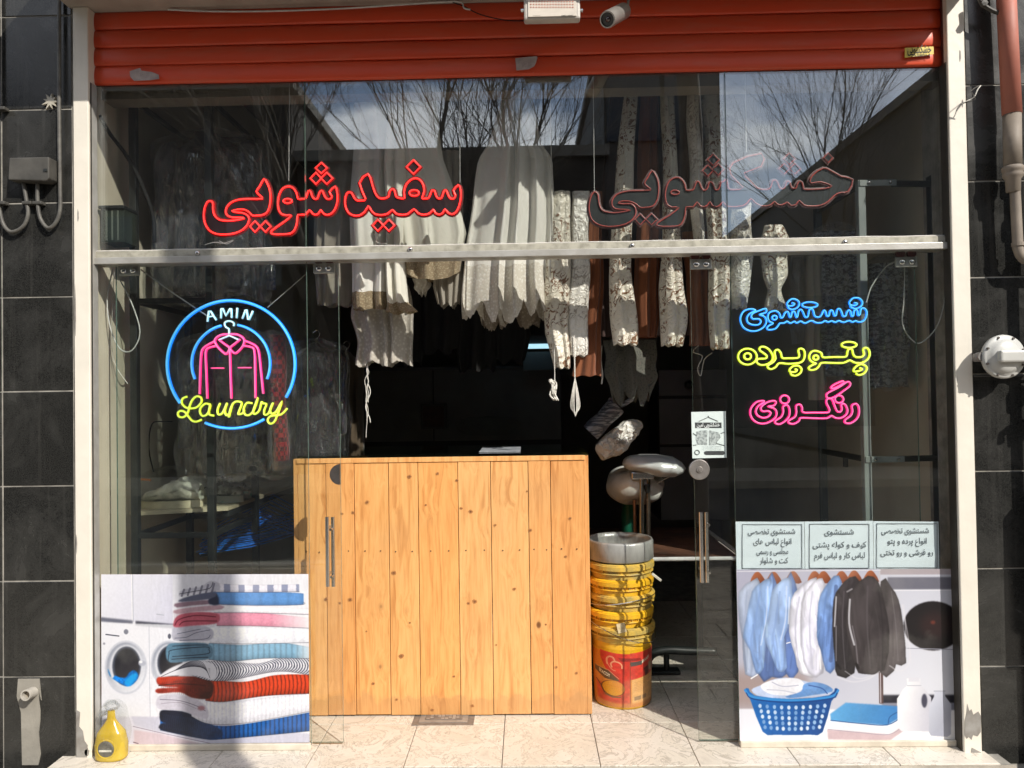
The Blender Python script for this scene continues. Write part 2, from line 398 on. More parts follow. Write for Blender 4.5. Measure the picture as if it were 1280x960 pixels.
# soffit slab over the shutter: its lower face, front edge and right end throw the shade on the shutter
SX, SZ = math.tan(R(SUN_AZ)), math.tan(R(SUN_EL)) / math.cos(R(SUN_AZ))
pd = W(1158, 50, -.02); XCR = pd.x + (ZC - pd.z) / SZ * SX
XCL = WX(95, 14, 0)
slab = tag(MB().box(XCL, XCR, -.46, -.002, ZC, ZC + .25).build('canopy', M_CONC, bevel=.006), 'dirty cream concrete canopy slab above the red shutter', 'canopy')

# granite walls of the neighbours, one object per stone tile
xl1 = WX(92, 500, -.05); xr0 = WX(1219, 600, -.05)
def clad(name, x0, x1, zbase, cols, lab, skip=()):
    wall = MB().box(x0, x1, -.0465, .3, ZS - .05, 8.0).build(name, M_JOINT); struct(wall)
    wall['_o'] = tuple(wall.location)
    for (a, b) in cols:
        for k in range(-1, 11):
            za, zb = zbase + k * .405, zbase + (k + 1) * .405
            za = max(za, ZS - .02)
            if zb - za < .05: continue
            MB().box(a + .003, b - .003, -.05 + random.uniform(-.0015, .0015), -.046, za + .003, zb - .003).build('tile', M_GRAN, wall, bevel=.0015, seg=1)
    return wall
xj2 = WX(2, 300, -.05)
CL = clad('granite_wall_left', -4.5, xl1, WZ(45, 846, -.05), [(xj2, xl1), (xj2 - .6, xj2), (xj2 - 1.2, xj2 - .6)], '')
CR = clad('granite_wall_right', xr0, 4.5, WZ(1250, 833, -.05), [(xr0, xr0 + .6), (xr0 + .6, xr0 + 1.2), (xr0 + 1.2, xr0 + 1.8)], '')
struct(MB().box(xl1 + .001, xr0 - .001, .0, .3, ZC + .001, 8).build('upper_wall', P('upper_wall_stone', (.3, .28, .25), (.22, .2, .18), 3, .85, bmp=.2)))

# posts with flaked cream paint
def post(name, x0, x1, yf, lab, flakes, side):
    t = thing(name, lab, 'post', ((x0 + x1) / 2, yf, 0))
    MB().box(x0, x1, yf, -.001, ZS, ZC).build('steel_box', M_POST, t, bevel=.004)
    for pts in flakes: MB().prism(pts, yf - .0012, yf + .001).build('bare_patch', M_BARE, t)
    return t
def flake(cx, cz, rx, rz, n=14):
    return [(cx + rx * random.uniform(.6, 1) * math.cos(2 * math.pi * i / n), cz + rz * random.uniform(.6, 1) * math.sin(2 * math.pi * i / n)) for i in range(n)]
PF = -.062
a, b = WX(93.5, 600, PF), WX(113, 600, PF)
fl = [[(a + .001, ZS + .01), (a + .045, ZS + .02), (a + .05, .05), (a + .036, .07), (a + .03, .11), (a + .014, .13), (a + .018, .19), (a + .001, .2)],
      flake(b - .02, .02, .012, .02), flake(a + .006, .9, .004, .05), flake(a + .006, 1.9, .004, .12), flake(a + .02, 2.3, .004, .03)]
post('steel_post', a, b, PF, 'cream painted steel post flaking at its foot, left of the washing machine poster', fl, 1)
a2, b2 = WX(1190, 300, PF), WX(1211.5, 300, PF)
b2 = min(b2 + .012, xr0 - .006)
fl = [[(a2 + .003, .07), (a2 + .004, .13), (a2 + .012, .165), (a2 + .016, .20), (a2 + .024, .17), (a2 + .032, .178), (a2 + .040, .155), (b2 - .012, .168), (b2 - .002, .15), (b2 - .004, .085), (b2 - .018, .066), (a2 + .036, .072), (a2 + .030, .052), (a2 + .018, .064), (a2 + .010, .056)], [(a2 + .02, ZS + .01), (b2 - .01, ZS + .01), (b2 - .004, .0), (a2 + .03, .02)],
      flake(b2 - .02, 2.9, .004, .03), flake(b2 - .015, 2.7, .004, .02)]
post('steel_post', a2, b2, PF, 'sunlit cream steel post flaking at its foot, right of the shirts poster', fl, -1)
# slim aluminium side frames
M_LINE = P('dark_gasket_shade', (.05, .042, .032), (.03, .026, .02), 9, .5)
for nm_, xa_, xb_, lb_ in (('gasket_shade_strip', a2 - .004, a2 - .0005, 'dark strip standing in for shade on the inner side of the right cream post'),): tag(MB().box(xa_, xb_, PF + .012, -.002, 0, ZSH - .002).build(nm_, M_LINE), lb_, 'window frame')  # shade of the post's inner face, put in as a dark coloured strip
def frame(x0, x1, lab):
    t = thing('side_frame', lab, 'window frame', ((x0 + x1) / 2, -.03, 0), None)
    MB().box(x0, x0 + (x1 - x0) * .42, -.042, -.002, 0, ZSH - .004).build('outer_profile', M_ALU, t, bevel=.002)
    MB().box(x0 + (x1 - x0) * .46, x1, -.02, -.002, 0, ZSH - .004).build('inner_profile', M_ALU, t, bevel=.002)
    return t
tag(MB().box(b + .0004, b + .0032, -.05, -.004, 0, ZSH - .004).build('gasket_shade_strip', M_LINE), 'thin dark gasket line between the left cream post and its aluminium frame', 'window frame')
tag(MB().box(XGL + .0025, XGL + .006, -.014, -.0005, .03, ZT0 - .001).build('gasket_shade_strip', M_LINE), 'thin dark gasket line at the left edge of the lower left glass', 'window frame')
frame(b + .004, XGL + .002, 'narrow grey aluminium frame strip beside the left cream post')
frame(XGR - .002, a2 - .002, 'narrow grey aluminium frame strip beside the right cream post') if a2 - XGR > .01 else None

# ------------------------------------------------------------------ roller shutter
XS0, XS1 = WX(112, 80, -.03), WX(1181, 60, -.03)
sh = thing('roller_shutter', 'rolled up red metal shutter of curved slats above the shop window', 'shutter', ((XS0 + XS1) / 2, -.02, ZSH))
hs = (WZ(640, 24, -.02) - WZ(640, 93.5, -.02)) / 3.0
def slat(z0, z1):
    mb = MB(); n = 9; pr = []
    for i in range(n + 1):
        u = i / n; pr.append((-.014 - .007 * math.sin(math.pi * min(1, u * 1.02)) ** .6 + .003 * u, z0 + .0015 + (z1 - z0 - .004) * u))
    pr = [(.0, z0 + .0015)] + pr + [(.0, z1 - .0025)]
    nx = 60; vs = []; fs = []
    for j in range(nx + 1):
        x = XS0 + (XS1 - XS0) * j / nx; dy = .0012 * math.sin(x * 9 + z0 * 50) + random.uniform(-.0005, .0005); dz = .0012 * math.sin(x * 2.1 + z0 * 13)
        for (y, z) in pr: vs.append((x, y + dy, z + dz))
    q = len(pr)
    for j in range(nx):
        for i in range(q - 1): fs.append((j * q + i, (j + 1) * q + i, (j + 1) * q + i + 1, j * q + i + 1))
    fs += [tuple(range(q)), tuple(range(nx * q, nx * q + q))[::-1]]
    mb.add(vs, fs); return mb
z = ZSH
for k in range(6):
    h_ = hs * (1.0 if k else 1.03)
    if z > ZC + .02: break
    slat(z, min(z + h_, ZC + .05)).build('slat', M_RED, sh, smooth=True); z += h_
for x_ in (XS0 - .0, XS1 - .004): MB().box(x_ - .004, x_ + .008, -.034, .0, ZSH, ZC).build('guide_channel', P('dark_red_paint', (.11, .022, .016), (.07, .02, .015), 5, .6), sh)
MB().box(XS0, XS1, .0, .03, ZSH + .01, ZC).build('backing_sheet', P('dark_backing', (.03, .02, .018), (.02, .015, .015), 3, .8), sh)
def sticker(px0, py0, px1, py1, y, pts, mat, name, lab, cat):
    mb = MB(); c = [W(px0 + (px1 - px0) * u, py0 + (py1 - py0) * v, y) for u, v in pts]
    mb.prism([(p.x, p.z) for p in c], y, y + .0015); return tag(mb.build(name, mat), lab, cat)
YS = -.0315
st = thing('sticker', 'small yellow sticker with black writing at the right end of the red shutter', 'sticker', W(1148, 65, YS))
c0, c1 = W(1131, 72, YS), W(1167, 58, YS)
MB().prism([(c0.x, c0.z), (c1.x, c0.z + .012), (c1.x, c1.z), (c0.x + .002, c1.z - .003)], YS, YS + .003).build('label_sheet', P('yellow_vinyl', (.78, .58, .05), (.5, .4, .06), 60, .4), st)
mb = MB(); textmesh(mb, 'خشکشویی', (c0.x + c1.x) / 2, (c0.z + c1.z) / 2 + .008, YS - .001, .05, width=.1, bold=.02)
textmesh(mb, '2538014', (c0.x + c1.x) / 2 + .005, (c0.z + c1.z) / 2 - .014, YS - .001, .018, width=.08, rtl=False); mb.build('lettering', P('black_print', (.02, .02, .015), (.03, .03, .02), 5, .6), st)
P_TAPE = P('peeling_grey_tape', (.46, .38, .36), (.33, .27, .26), 30, .6, bmp=.3)
sticker(162, 84, 199, 101, -.033, [(0, .3), (.2, .15), (.35, .05), (.4, .25), (.75, .35), (.98, .55), (1, .85), (.7, .95), (.15, 1), (.02, .7)], P_TAPE, 'tape_patch', 'torn grey tape patch near the left end of the red shutter', 'tape')
sticker(644, 70, 672, 88, -.033, [(0, .15), (.95, 0), (1, .1), (.93, .45), (.85, .7), (.6, .92), (.05, 1), (.03, .6)], P_TAPE, 'tape_patch', 'square grey label remnant at the middle of the red shutter', 'tape')

# ------------------------------------------------------------------ glazing
def pane(name, x0, x1, z0, z1, y, mat, label, group=None, th=.01):
    t = thing(name, label, 'glass pane', ((x0 + x1) / 2, y, z0), group)
    mb = MB(); mb.box(x0, x1, y, y + th, z0, z1)
    # front and back sheets are glass, the four cut edges are green polished edges
    for i, f in enumerate(mb.f): mb.mi[i] = 0 if i in (2, 3) else 1
    o = mb.build('pane', [mat, M_GEDGE], t); return t
xs = [XGL, WX(381, 200, 0), WX(644.5, 200, 0), WX(908, 200, 0), XGR]
labs = ['leftmost upper glass pane, behind the start of the lit red sign', 'second upper glass pane, in front of the white drapes', 'third upper glass pane, in front of the brown brocade curtains', 'rightmost upper glass pane reflecting the cloudy sky']
for i in range(4):
    pane('window_pane', xs[i] + .0015, xs[i + 1] - .0015, ZT1 - .012, ZSH + .04, 0, M_GLASS, labs[i])
XF0, XF1 = WX(386.5, 700, 0), WX(920.5, 700, 0)
pane('window_pane', XGL, XF0, .016, ZT0 + .01, 0, M_GLASSD, 'lower left fixed glass pane behind the washing machine poster')
pane('window_pane', XF1, XGR, .016, ZT0 + .01, 0, M_GLASSD, 'lower right fixed glass pane behind the shirts poster')
# sills under the fixed panes
M_SILL = P('sill_paint', (.66, .60, .5), (.5, .45, .37), 14, .5)
for (p0, p1, lb) in ((XGL, XF0, 'cream metal sill under the washing machine poster'), (XF1, XGR, 'cream metal sill under the shirts poster')):
    tag(MB().box(p0, p1, -.012, .022, .0, .026).build('window_sill', M_SILL, bevel=.003), lb, 'sill')
# transom: recessed weathered upper web with a bright lower flange, and bolt heads
zt = (ZT0 + ZT1) / 2 + .001
tr = thing('transom_rail', 'dull aluminium transom rail running across the window above the doors', 'transom', (0, -.02, ZT0))
MB().box(XGL, XGR, -.020, -.002, zt, ZT1).build('upper_web', M_ALUD, tr, bevel=.002)
MB().box(XGL, XGR, -.034, -.002, ZT0, zt - .001).build('lower_flange', M_ALU, tr, bevel=.002)
MB().box(XGL, XGR, .012, .06, ZT0 + .002, ZT1 - .002).build('inner_rail', M_ALU, tr)
MB().tube([(XGL + (XGR - XGL) * i / 60, -.012, ZT1 + .003 + .0015 * math.sin(i * 1.3) * math.sin(i * .37)) for i in range(61)], .0035, 6).build('sealant_bead', P('sealant', (.62, .6, .55), (.5, .48, .44), 30, .6), tr)
for px in (247, 513, 790, 1056):
    c = W(px, 312 - (px - 513) * .017, -.02)
    MB().lathe([(0, .009), (.006, .009), (.0105, .006), (.011, 0)], (0, 0, 0), 16, M=Matrix.Translation(c) @ Matrix.Rotation(R(90), 4, 'X')).build('bolt_head', M_STEEL, tr, smooth=True)

# sliding doors on roller hangers
def door(label, x0, x1, edge, hx, loc, grp):
    """edge: x of the meeting stile side; hx: hanger centres"""
    y0 = .040; t = thing('sliding_glass_door', label, 'glass door', ((x0 + x1) / 2, y0, 0))
    mb = MB(); mb.box(x0, x1, y0, y0 + .01, .008, ZT0 + .03)
    for i in range(6): mb.mi[i] = 0 if i in (2, 3) else 1
    mb.build('pane', [M_GLASSD, M_GEDGE], t)
    for px in hx:
        c = W(px, 335 - (px - 400) * .011, .03); h = MB()
        h.box(c.x - .046, c.x + .046, .026, .040, c.z - .024, c.z + .02)
        ho = h.build('roller_hanger', P('hanger_alloy', (.5, .5, .47), (.36, .36, .33), 40, .35, metal=.6), t, bevel=.003)
        for s in (-1, 1):
            MB().lathe([(0, .008), (.012, .008), (.014, .005), (.014, 0)], (0, 0, 0), 14, M=Matrix.Translation((c.x + s * .021, .026, c.z - .002)) @ Matrix.Rotation(R(90), 4, 'X')).build('clamp_bolt', M_CHROME, t, smooth=True)
            MB().lathe([(0, .006), (.019, .006), (.019, -.006), (0, -.006)], (0, 0, 0), 16, M=Matrix.Translation((c.x + s * .024, .034, c.z + .035)) @ Matrix.Rotation(R(90), 4, 'X')).build('roller', P('roller_red_plastic', (.12, .02, .02), (.06, .02, .02), 20, .5), t)
    return t
dL = door('left sliding glass door with steel bar handle in front of the wooden counter', WX(146, 600, .04), WX(425.5, 600, .04), None, (161, 405), None, None)
dR = door('right sliding glass door with round lock and small flyer', WX(868, 600, .04), WX(1150, 600, .04), None, (876, 1133), None, None)
def lock(parent, x, z, half):
    rr = .0445; pr = [(0, .013), (.006, .013), (.006, .010), (.012, .010), (.015, .0055), (rr * .93, .0055), (rr, .003), (rr, 0)]
    for ysgn, yb in ((1, .040), (-1, .050)):
        m_ = MB(); M_ = Matrix.Translation((x, yb, z)) @ Matrix.Rotation(R(90 * ysgn), 4, 'X')
        if half: # disc cut off flush with the edge of the glass
            n = 26; vs = []; 
            pts = [(x + rr * math.cos(math.pi / 2 + math.pi * i / n), z + rr * math.sin(math.pi / 2 + math.pi * i / n)) for i in range(n + 1)]
            m_.prism(pts, yb - (.007 if ysgn > 0 else -.0005), yb + (-.0005 if ysgn > 0 else .007))
        else: m_.lathe(pr, (0, 0, 0), 30, M=M_)
        o = m_.build('lock_disc', P('satin_lock_steel', (.36, .33, .31), (.28, .26, .24), 40, .38, metal=.7) if not half else P('dull_dark_steel', (.20, .18, .17), (.14, .13, .12), 30, .35, metal=.8), parent)
c = W(425.5, 593, .04); lock(dL, c.x - .001, c.z, True)
c = W(874, 587, .04); lock(dR, c.x, c.z, False)
def handle(parent, px, z0p, z1p, ys):
    for y_, dx in ys:
        c0 = W(px + dx, z0p, y_); c1 = W(px + dx, z1p, y_); x = c0.x
        mb = MB(); mb.tube([(x, y_, c0.z), (x, y_, c1.z)], .0085, 14)
        mb.build('handle_bar', M_STEEL, parent, smooth=False)
        for zz in (c0.z - .05, c1.z + .05): MB().tube([(x, y_, zz), (x, .045, zz)], .006, 10).build('standoff', M_STEEL, parent)
handle(dL, 411, 646, 733, ((.0, -2), (.085, 5)))
handle(dR, 878, 640, 728, ((.0, -2), (.085, 5)))

# ------------------------------------------------------------------ lit signs, bent tube by tube
def trace(lst, ox, oy, sc, y): # picture measurements of a bent tube -> points in the sign's own plane
    return [(lambda p: (p.x, y, p.z))(W(ox + a / sc, oy + b / sc, y)) for a, b in lst]
def ring(cx, cy, rx, ry, n=20): return [(cx + rx * math.cos(2 * math.pi * i / n), cy + ry * math.sin(2 * math.pi * i / n)) for i in range(n)]
YE = [(105,490),(130,510),(130,580),(150,640),(200,680),(280,688),(360,682),(445,662),(400,656),(330,655),(275,635),(258,600),(270,550),(320,500),(400,475),(500,470),(625,468),(600,435),(565,395),(600,340),(640,270),(670,310),(695,370),(705,440),(700,520),(680,590),(640,625),(580,635),(525,635),(495,605),(450,578),(390,573),(318,592),(370,603),(430,610),(475,635),(492,670),(475,725),(430,775),(350,812),(250,825),(160,818),(90,780),(50,710),(38,630),(50,550),(75,500)]
VSH = [(160,345),(110,365),(75,420),(60,500),(65,570),(95,620),(150,632),(195,635),(120,700),(-5,790),(10,820),(90,822),(185,815),(230,770),(250,700),(260,628),(335,628),(375,580),(405,615),(440,628),(470,610),(487,578),(510,610),(550,630),(600,610),(635,560),(655,480),(650,400),(632,345),(575,400),(600,440),(585,468),(550,470),(525,440),(505,392),(485,392),(470,420),(455,465),(425,470),(400,440),(385,395),(365,390),(350,430),(335,465),(300,470),(260,468),(245,410),(210,360)]
SEF = [(240,220),(155,310),(215,465),(180,485),(130,485),(100,455),(75,410),(40,405),(15,450),(12,530),(40,600),(90,632),(150,635),(205,600),(245,540),(270,580),(310,620),(380,630),(440,615),(485,578),(520,615),(580,628),(640,618),(700,570),(740,610),(800,628),(860,610),(892,575),(915,610),(955,625),(990,605),(1010,572),(1040,605),(1080,622),(1120,600),(1150,540),(1168,450),(1165,380),(1145,330),(1095,385),(1115,430),(1100,465),(1065,465),(1040,430),(1025,390),(1005,385),(990,420),(975,460),(945,465),(920,440),(905,390),(880,385),(865,420),(845,460),(810,465),(780,462),(800,400),(795,340),(765,285),(720,262),(665,280),(620,330),(600,400),(605,462),(560,462),(520,445),(505,385),(480,370),(455,400),(445,445),(400,465),(350,460),(310,410),(280,320)]
def dia(cx, cy, rx, ry): return [(cx, cy - ry), (cx + rx, cy), (cx, cy + ry), (cx - rx, cy)]
def led_sign(name, label, parts, y, lit):
    o0 = W(sum(p[1] + p[0][0][0] / 8 for p in parts) / len(parts), 265, y)
    t = thing(name, label, 'sign', o0)
    rim = P('sign_rim_red' if lit else 'sign_rim_dull', (.22, .008, .008) if lit else (.16, .085, .08), (.15, .006, .006) if lit else (.11, .06, .06), 30, .5)
    face = P('sign_face', (.028, .018, .022), (.02, .013, .017), 20, .35) if lit else P('sign_face_grey', (.05, .055, .055), (.04, .045, .045), 20, .25)
    red = emit('red_led', (1, .004, .006), 2.6) if lit else P('unlit_red_led', (.62, .06, .05), (.45, .08, .07), 300, .4)
    hot = emit('red_led_core', (1, .055, .045), 2.6) if lit else P('unlit_led_core', (.6, .12, .10), (.45, .12, .10), 300, .4)
    k = 0
    for lst, ox, oy, kind in parts:
        pl = trace(lst, ox, oy, 8.0, y)
        if kind in ('loop',):
            MB().prism([(p[0], p[2]) for p in pl], y + .004 + .0004 * k, y + .008).build('letter_face', face, t)
        elif kind == 'eye' or kind == 'dot':
            MB().prism([(p[0], p[2]) for p in pl], y + .0033 + .0002 * k, y + .0085).build('dot_face' if kind == 'dot' else 'letter_eye', face if kind == 'dot' else rim, t)
        MB().tube([(p[0], y + .009, p[2]) for p in pl], .0125 if lit else .011, 8, closed=True, flat=.16).build('letter_rim', rim, t)
        MB().tube(pl, .0042 if lit else .0030, 6, closed=True, flat=.6).build('led_strip', red, t)
        MB().tube([(p[0], y - .0028, p[2]) for p in pl], .0019 if lit else .0012, 5, closed=True).build('led_core', hot, t)
        k += 1
    return t
YL = .055
parts = [(smoothline(YE, 2, True), 250, 190, 'loop'), (smoothline(VSH, 2, True), 340, 190, 'loop'), (smoothline(SEF, 2, True), 430, 190, 'loop'),
         (ring(157, 490, 42, 22), 340, 190, 'eye'), (ring(702, 410, 48, 30), 430, 190, 'eye')]
for cx, cy, rx, ry, ox in ((550, 745, 50, 55, 250), (655, 745, 52, 55, 250), (493, 160, 58, 54, 340), (439, 263, 55, 58, 340), (548, 263, 58, 58, 340), (695, 150, 70, 70, 430), (339, 732, 54, 57, 430), (449, 732, 56, 57, 430)):
    parts.append((dia(cx, cy, rx, ry), ox, 190, 'dot'))
sgL = led_sign('lit_led_sign', 'glowing red outlined Persian word sign hanging behind the upper left glass', parts, YL, True)
YE2 = [(115,480),(140,510),(148,590),(180,660),(250,685),(350,685),(465,662),(400,655),(320,650),(285,620),(280,570),(320,510),(400,478),(500,468),(665,462),(640,430),(605,392),(640,330),(680,268),(715,310),(740,380),(745,470),(730,560),(690,620),(620,635),(560,635),(520,600),(450,572),(380,572),(340,590),(400,600),(470,600),(510,635),(518,690),(490,750),(420,800),(300,825),(190,820),(100,780),(60,710),(50,620),(65,540),(90,490)]
KH = [(120,335),(60,365),(25,430),(12,520),(30,600),(80,632),(150,635),(60,710),(-65,790),(-55,820),(60,825),(150,815),(190,770),(210,700),(220,630),(290,628),(330,580),(360,615),(400,628),(435,610),(458,578),(485,615),(525,628),(560,610),(590,578),(620,615),(680,628),(780,620),(830,590),(870,545),(910,585),(960,615),(1020,620),(1070,605),(1105,575),(1130,600),(1170,610),(1210,595),(1235,582),(1270,615),(1320,605),(1352,565),(1400,610),(1480,622),(1570,612),(1640,575),(1710,510),(1770,485),(1840,475),(1885,355),(1770,325),(1625,245),(1570,255),(1510,290),(1465,345),(1470,392),(1565,378),(1680,422),(1580,450),(1420,455),(1392,440),(1380,385),(1350,375),(1330,410),(1320,440),(1290,445),(1265,420),(1255,380),(1230,375),(1215,410),(1200,445),(1160,445),(1140,400),(1120,365),(1085,370),(1075,410),(1050,450),(1000,458),(930,440),(860,370),(800,290),(970,225),(975,95),(690,190),(670,310),(790,435),(690,460),(640,440),(625,350),(595,378),(570,385),(560,420),(540,458),(510,455),(490,400),(465,378),(445,400),(430,450),(395,465),(370,430),(350,380),(325,380),(305,430),(285,460),(220,462),(205,400),(170,350)]
parts = [(smoothline(YE2, 2, True), 730, 180, 'loop'), (smoothline(KH, 2, True), 830, 180, 'loop'), (ring(110, 485, 42, 22), 830, 180, 'eye')]
for cx, cy, rx, ry, ox in ((562, 754, 52, 54, 730), (675, 752, 58, 56, 730), (492, 158, 57, 57, 830), (438, 266, 54, 54, 830), (520 + 22, 255, 56, 56, 830), (533, 148, 57, 57, 920), (482, 248, 54, 52, 920), (590, 248, 55, 52, 920), (922, 138, 44, 48, 920)):
    parts.append((dia(cx, cy, rx, ry), ox, 180, 'dot'))
sgR = led_sign('unlit_led_sign', 'switched off grey Persian word sign with thin red outline behind the upper right glass', parts, YL, False)
# hanging wires
M_WIRE = P('white_cable', (.62, .62, .6), (.5, .5, .48), 30, .5)
M_WIREB = P('dark_cable', (.015, .015, .015), (.022, .022, .022), 30, .85, spec=.2)
for par, px, pz in ((sgL, 361, 226), (sgL, 575, 228), (sgR, 743, 240), (sgR, 933, 190)):
    a = W(px, pz, YL); MB().tube([(a.x, YL, a.z), (a.x + .004, YL + .01, ZSH + .02)], .0014, 5).build('hanging_wire', M_WIRE, par)

NEON = {'blue': ((.0, .22, 1.0), (.12, .55, 1.0)), 'pink': ((1.0, .01, .22), (1.0, .16, .42)), 'yellow': ((.62, .75, .0), (.85, 1.0, .18)), 'white': ((.35, .75, .95), (.75, .95, 1.0))}
def neon(parent, name, lst, col, ox, oy, sc, y, closed=False, r=.0058, sub=3, sm=True):
    pts = smoothline(lst, sub, closed) if sm else lst
    pl = trace(pts, ox, oy, sc, y); halo, core = NEON[col]
    o = MB().tube([(p[0], y + .004, p[2]) for p in pl], r, 8, closed=closed).build(name, emit('neon_' + col, halo, 1.5 if col != 'white' else .8), parent, smooth=True)
    cmb = MB().tube([(p[0], y - r * .35, p[2]) for p in pl], r * .62, 6, closed=closed); c_ = MB(); c_.v = cmb.v; c_.f = cmb.f; c_.mi = cmb.mi
    k = c_.build('glowing_core', emit('neon_core_' + col, core, {'white': .85, 'blue': .95, 'pink': 1.0, 'yellow': .95}[col]), parent, smooth=True)
    return o
YC = .075
cs = thing('neon_laundry_sign', 'round neon sign with AMIN, a pink shirt and yellow Laundry inside a blue circle', 'sign', W(289, 536, YC))
acr = MB(); cc = W(288.6, 455, YC); rr = 84 / 931 * (3.2 + YC)
acr.prism([(cc.x + rr * math.cos(i * math.pi / 24), cc.z + rr * math.sin(i * math.pi / 24)) for i in range(48)], YC + .012, YC + .015)
M_ACR = glassmat('clear_acrylic', (.90, .91, .92), .012, gain=.3)
acr.build('backing_plate', M_ACR, cs)
def arc(cx, cy, r, a0, a1, n=40): return [(cx + r * math.cos(R(a0 + (a1 - a0) * i / n)), cy - r * math.sin(R(a0 + (a1 - a0) * i / n))) for i in range(n + 1)]
neon(cs, 'outer_ring', arc(288.6, 455.5, 80, 217, -31, 50), 'blue', 0, 0, 1, YC, r=.0072, sm=False)
neon(cs, 'ring_segment', arc(288.6, 455.5, 80, 246, 301, 16), 'blue', 0, 0, 1, YC, r=.0064, sm=False)
neon(cs, 'inner_ring', arc(288.3, 454.5, 49, 203, 104, 24), 'blue', 0, 0, 1, YC, r=.0062, sm=False)
neon(cs, 'inner_ring', arc(288.3, 454.5, 49, 80, -23, 24), 'blue', 0, 0, 1, YC, r=.0062, sm=False)
s_ = 9.6
for nm, l in (('letter_a', [(567,308),(572,250),(585,180),(605,182),(640,240),(672,288)]), ('letter_m', [(728,268),(732,150),(750,148),(788,238),(840,148),(853,150),(857,262)]), ('letter_i', [(924,142),(916,266)])):
    neon(cs, nm, l, 'white', 200, 370, s_, YC, r=.0046, sm=False)
neon(cs, 'letter_a_bar', [(576, 252), (640, 238)], 'white', 200, 370, s_, YC, r=.0034, sm=False)
neon(cs, 'letter_n', [(216,272),(256,166),(270,164),(284,282),(298,284),(344,178)], 'white', 280, 370, s_, YC, r=.0046, sm=False)
neon(cs, 'hanger_hook', [(880,362),(884,330),(856,306),(815,300),(780,315),(773,345),(790,375),(822,395),(826,430),(828,470)], 'white', 200, 370, s_, YC, r=.0044)
neon(cs, 'hanger_arm', [(705,525),(828,474),(935,522)], 'white', 200, 370, s_, YC, r=.004, sm=False)
T2 = lambda l: [(a + 768, b) for a, b in l]
for nm, l, cl in (('collar', [(828,458),(740,464),(675,498),(655,542),(690,612),(770,688),(800,690),(830,625),(770,575),(700,522)], False),
                  ('collar', T2([(60,458),(150,460),(212,490),(240,532),(222,602),(150,680),(112,680),(70,625),(130,570),(190,520)]), False),
                  ('sleeve', [(655,542),(560,592),(502,650),(485,780),(478,960),(472,1178)], False), ('sleeve_seam', [(665,600),(575,625),(545,680),(552,900),(565,1232)], False),
                  ('shirt_front', [(835,640),(842,900),(853,1232)], False), ('sleeve', T2([(240,535),(330,570),(400,625),(425,750),(440,900),(468,1172)]), False),
                  ('sleeve_seam', T2([(235,597),(320,612),(362,660),(370,900),(374,1226)]), False), ('pocket', [(612,865),(765,865)], False), ('pocket', T2([(165,860),(325,860)]), False)):
    neon(cs, nm, l, 'pink', 200, 370, s_, YC, r=.0030 if nm == 'pocket' else .0052)
Ln = [('letter_l', [(320,440),(270,460),(255,510),(290,560),(350,580),(430,570),(490,510),(490,455),(440,435),(390,470),(355,540),(330,630),(280,685),(225,680),(210,640),(240,610),(300,630),(370,720),(430,740),(495,716)]),
      ('letter_a', [(600,540),(545,522),(490,565),(475,620),(500,668),(550,660),(588,600),(602,532),(585,600),(590,655),(645,668)]),
      ('letter_u', [(718,518),(686,600),(700,655),(748,632),(802,516),(775,600),(790,665),(815,650)]),
      ('letter_n', [(870,520),(845,600),(822,690),(845,580),(885,510),(940,498),(978,520),(950,600),(935,650),(985,640),(1010,600)]),
      ('letter_d', T2([(335,520),(270,515),(232,590),(250,655),(305,658),(360,590),(405,452),(350,600),(362,650),(420,605),(448,500),(458,520),(505,530),(480,600),(482,655),(530,640),(585,512),(550,590),(565,642),(620,622),(692,495),(645,640),(602,738),(550,765),(520,722),(560,672),(680,655),(755,580)]))]
for nm, l in Ln: neon(cs, nm if nm != 'letter_d' else 'letters_dry', l, 'yellow', 200, 450, s_, YC, r=.0046)
a = W(258, 395, YC); b_ = W(176, 337, .09)
MB().tube([(b_.x, b_.y, b_.z), ((a.x + b_.x) / 2, YC + .01, (a.z + b_.z) / 2 - .003), (a.x, YC + .014, a.z)], .003, 6).build('power_cable', M_WIRE, cs)
a = W(333, 384, YC); b_ = W(382, 343, .08)
MB().tube([(a.x, YC + .014, a.z), (b_.x, b_.y, b_.z)], .0016, 5).build('hanging_wire', M_WIRE, cs)

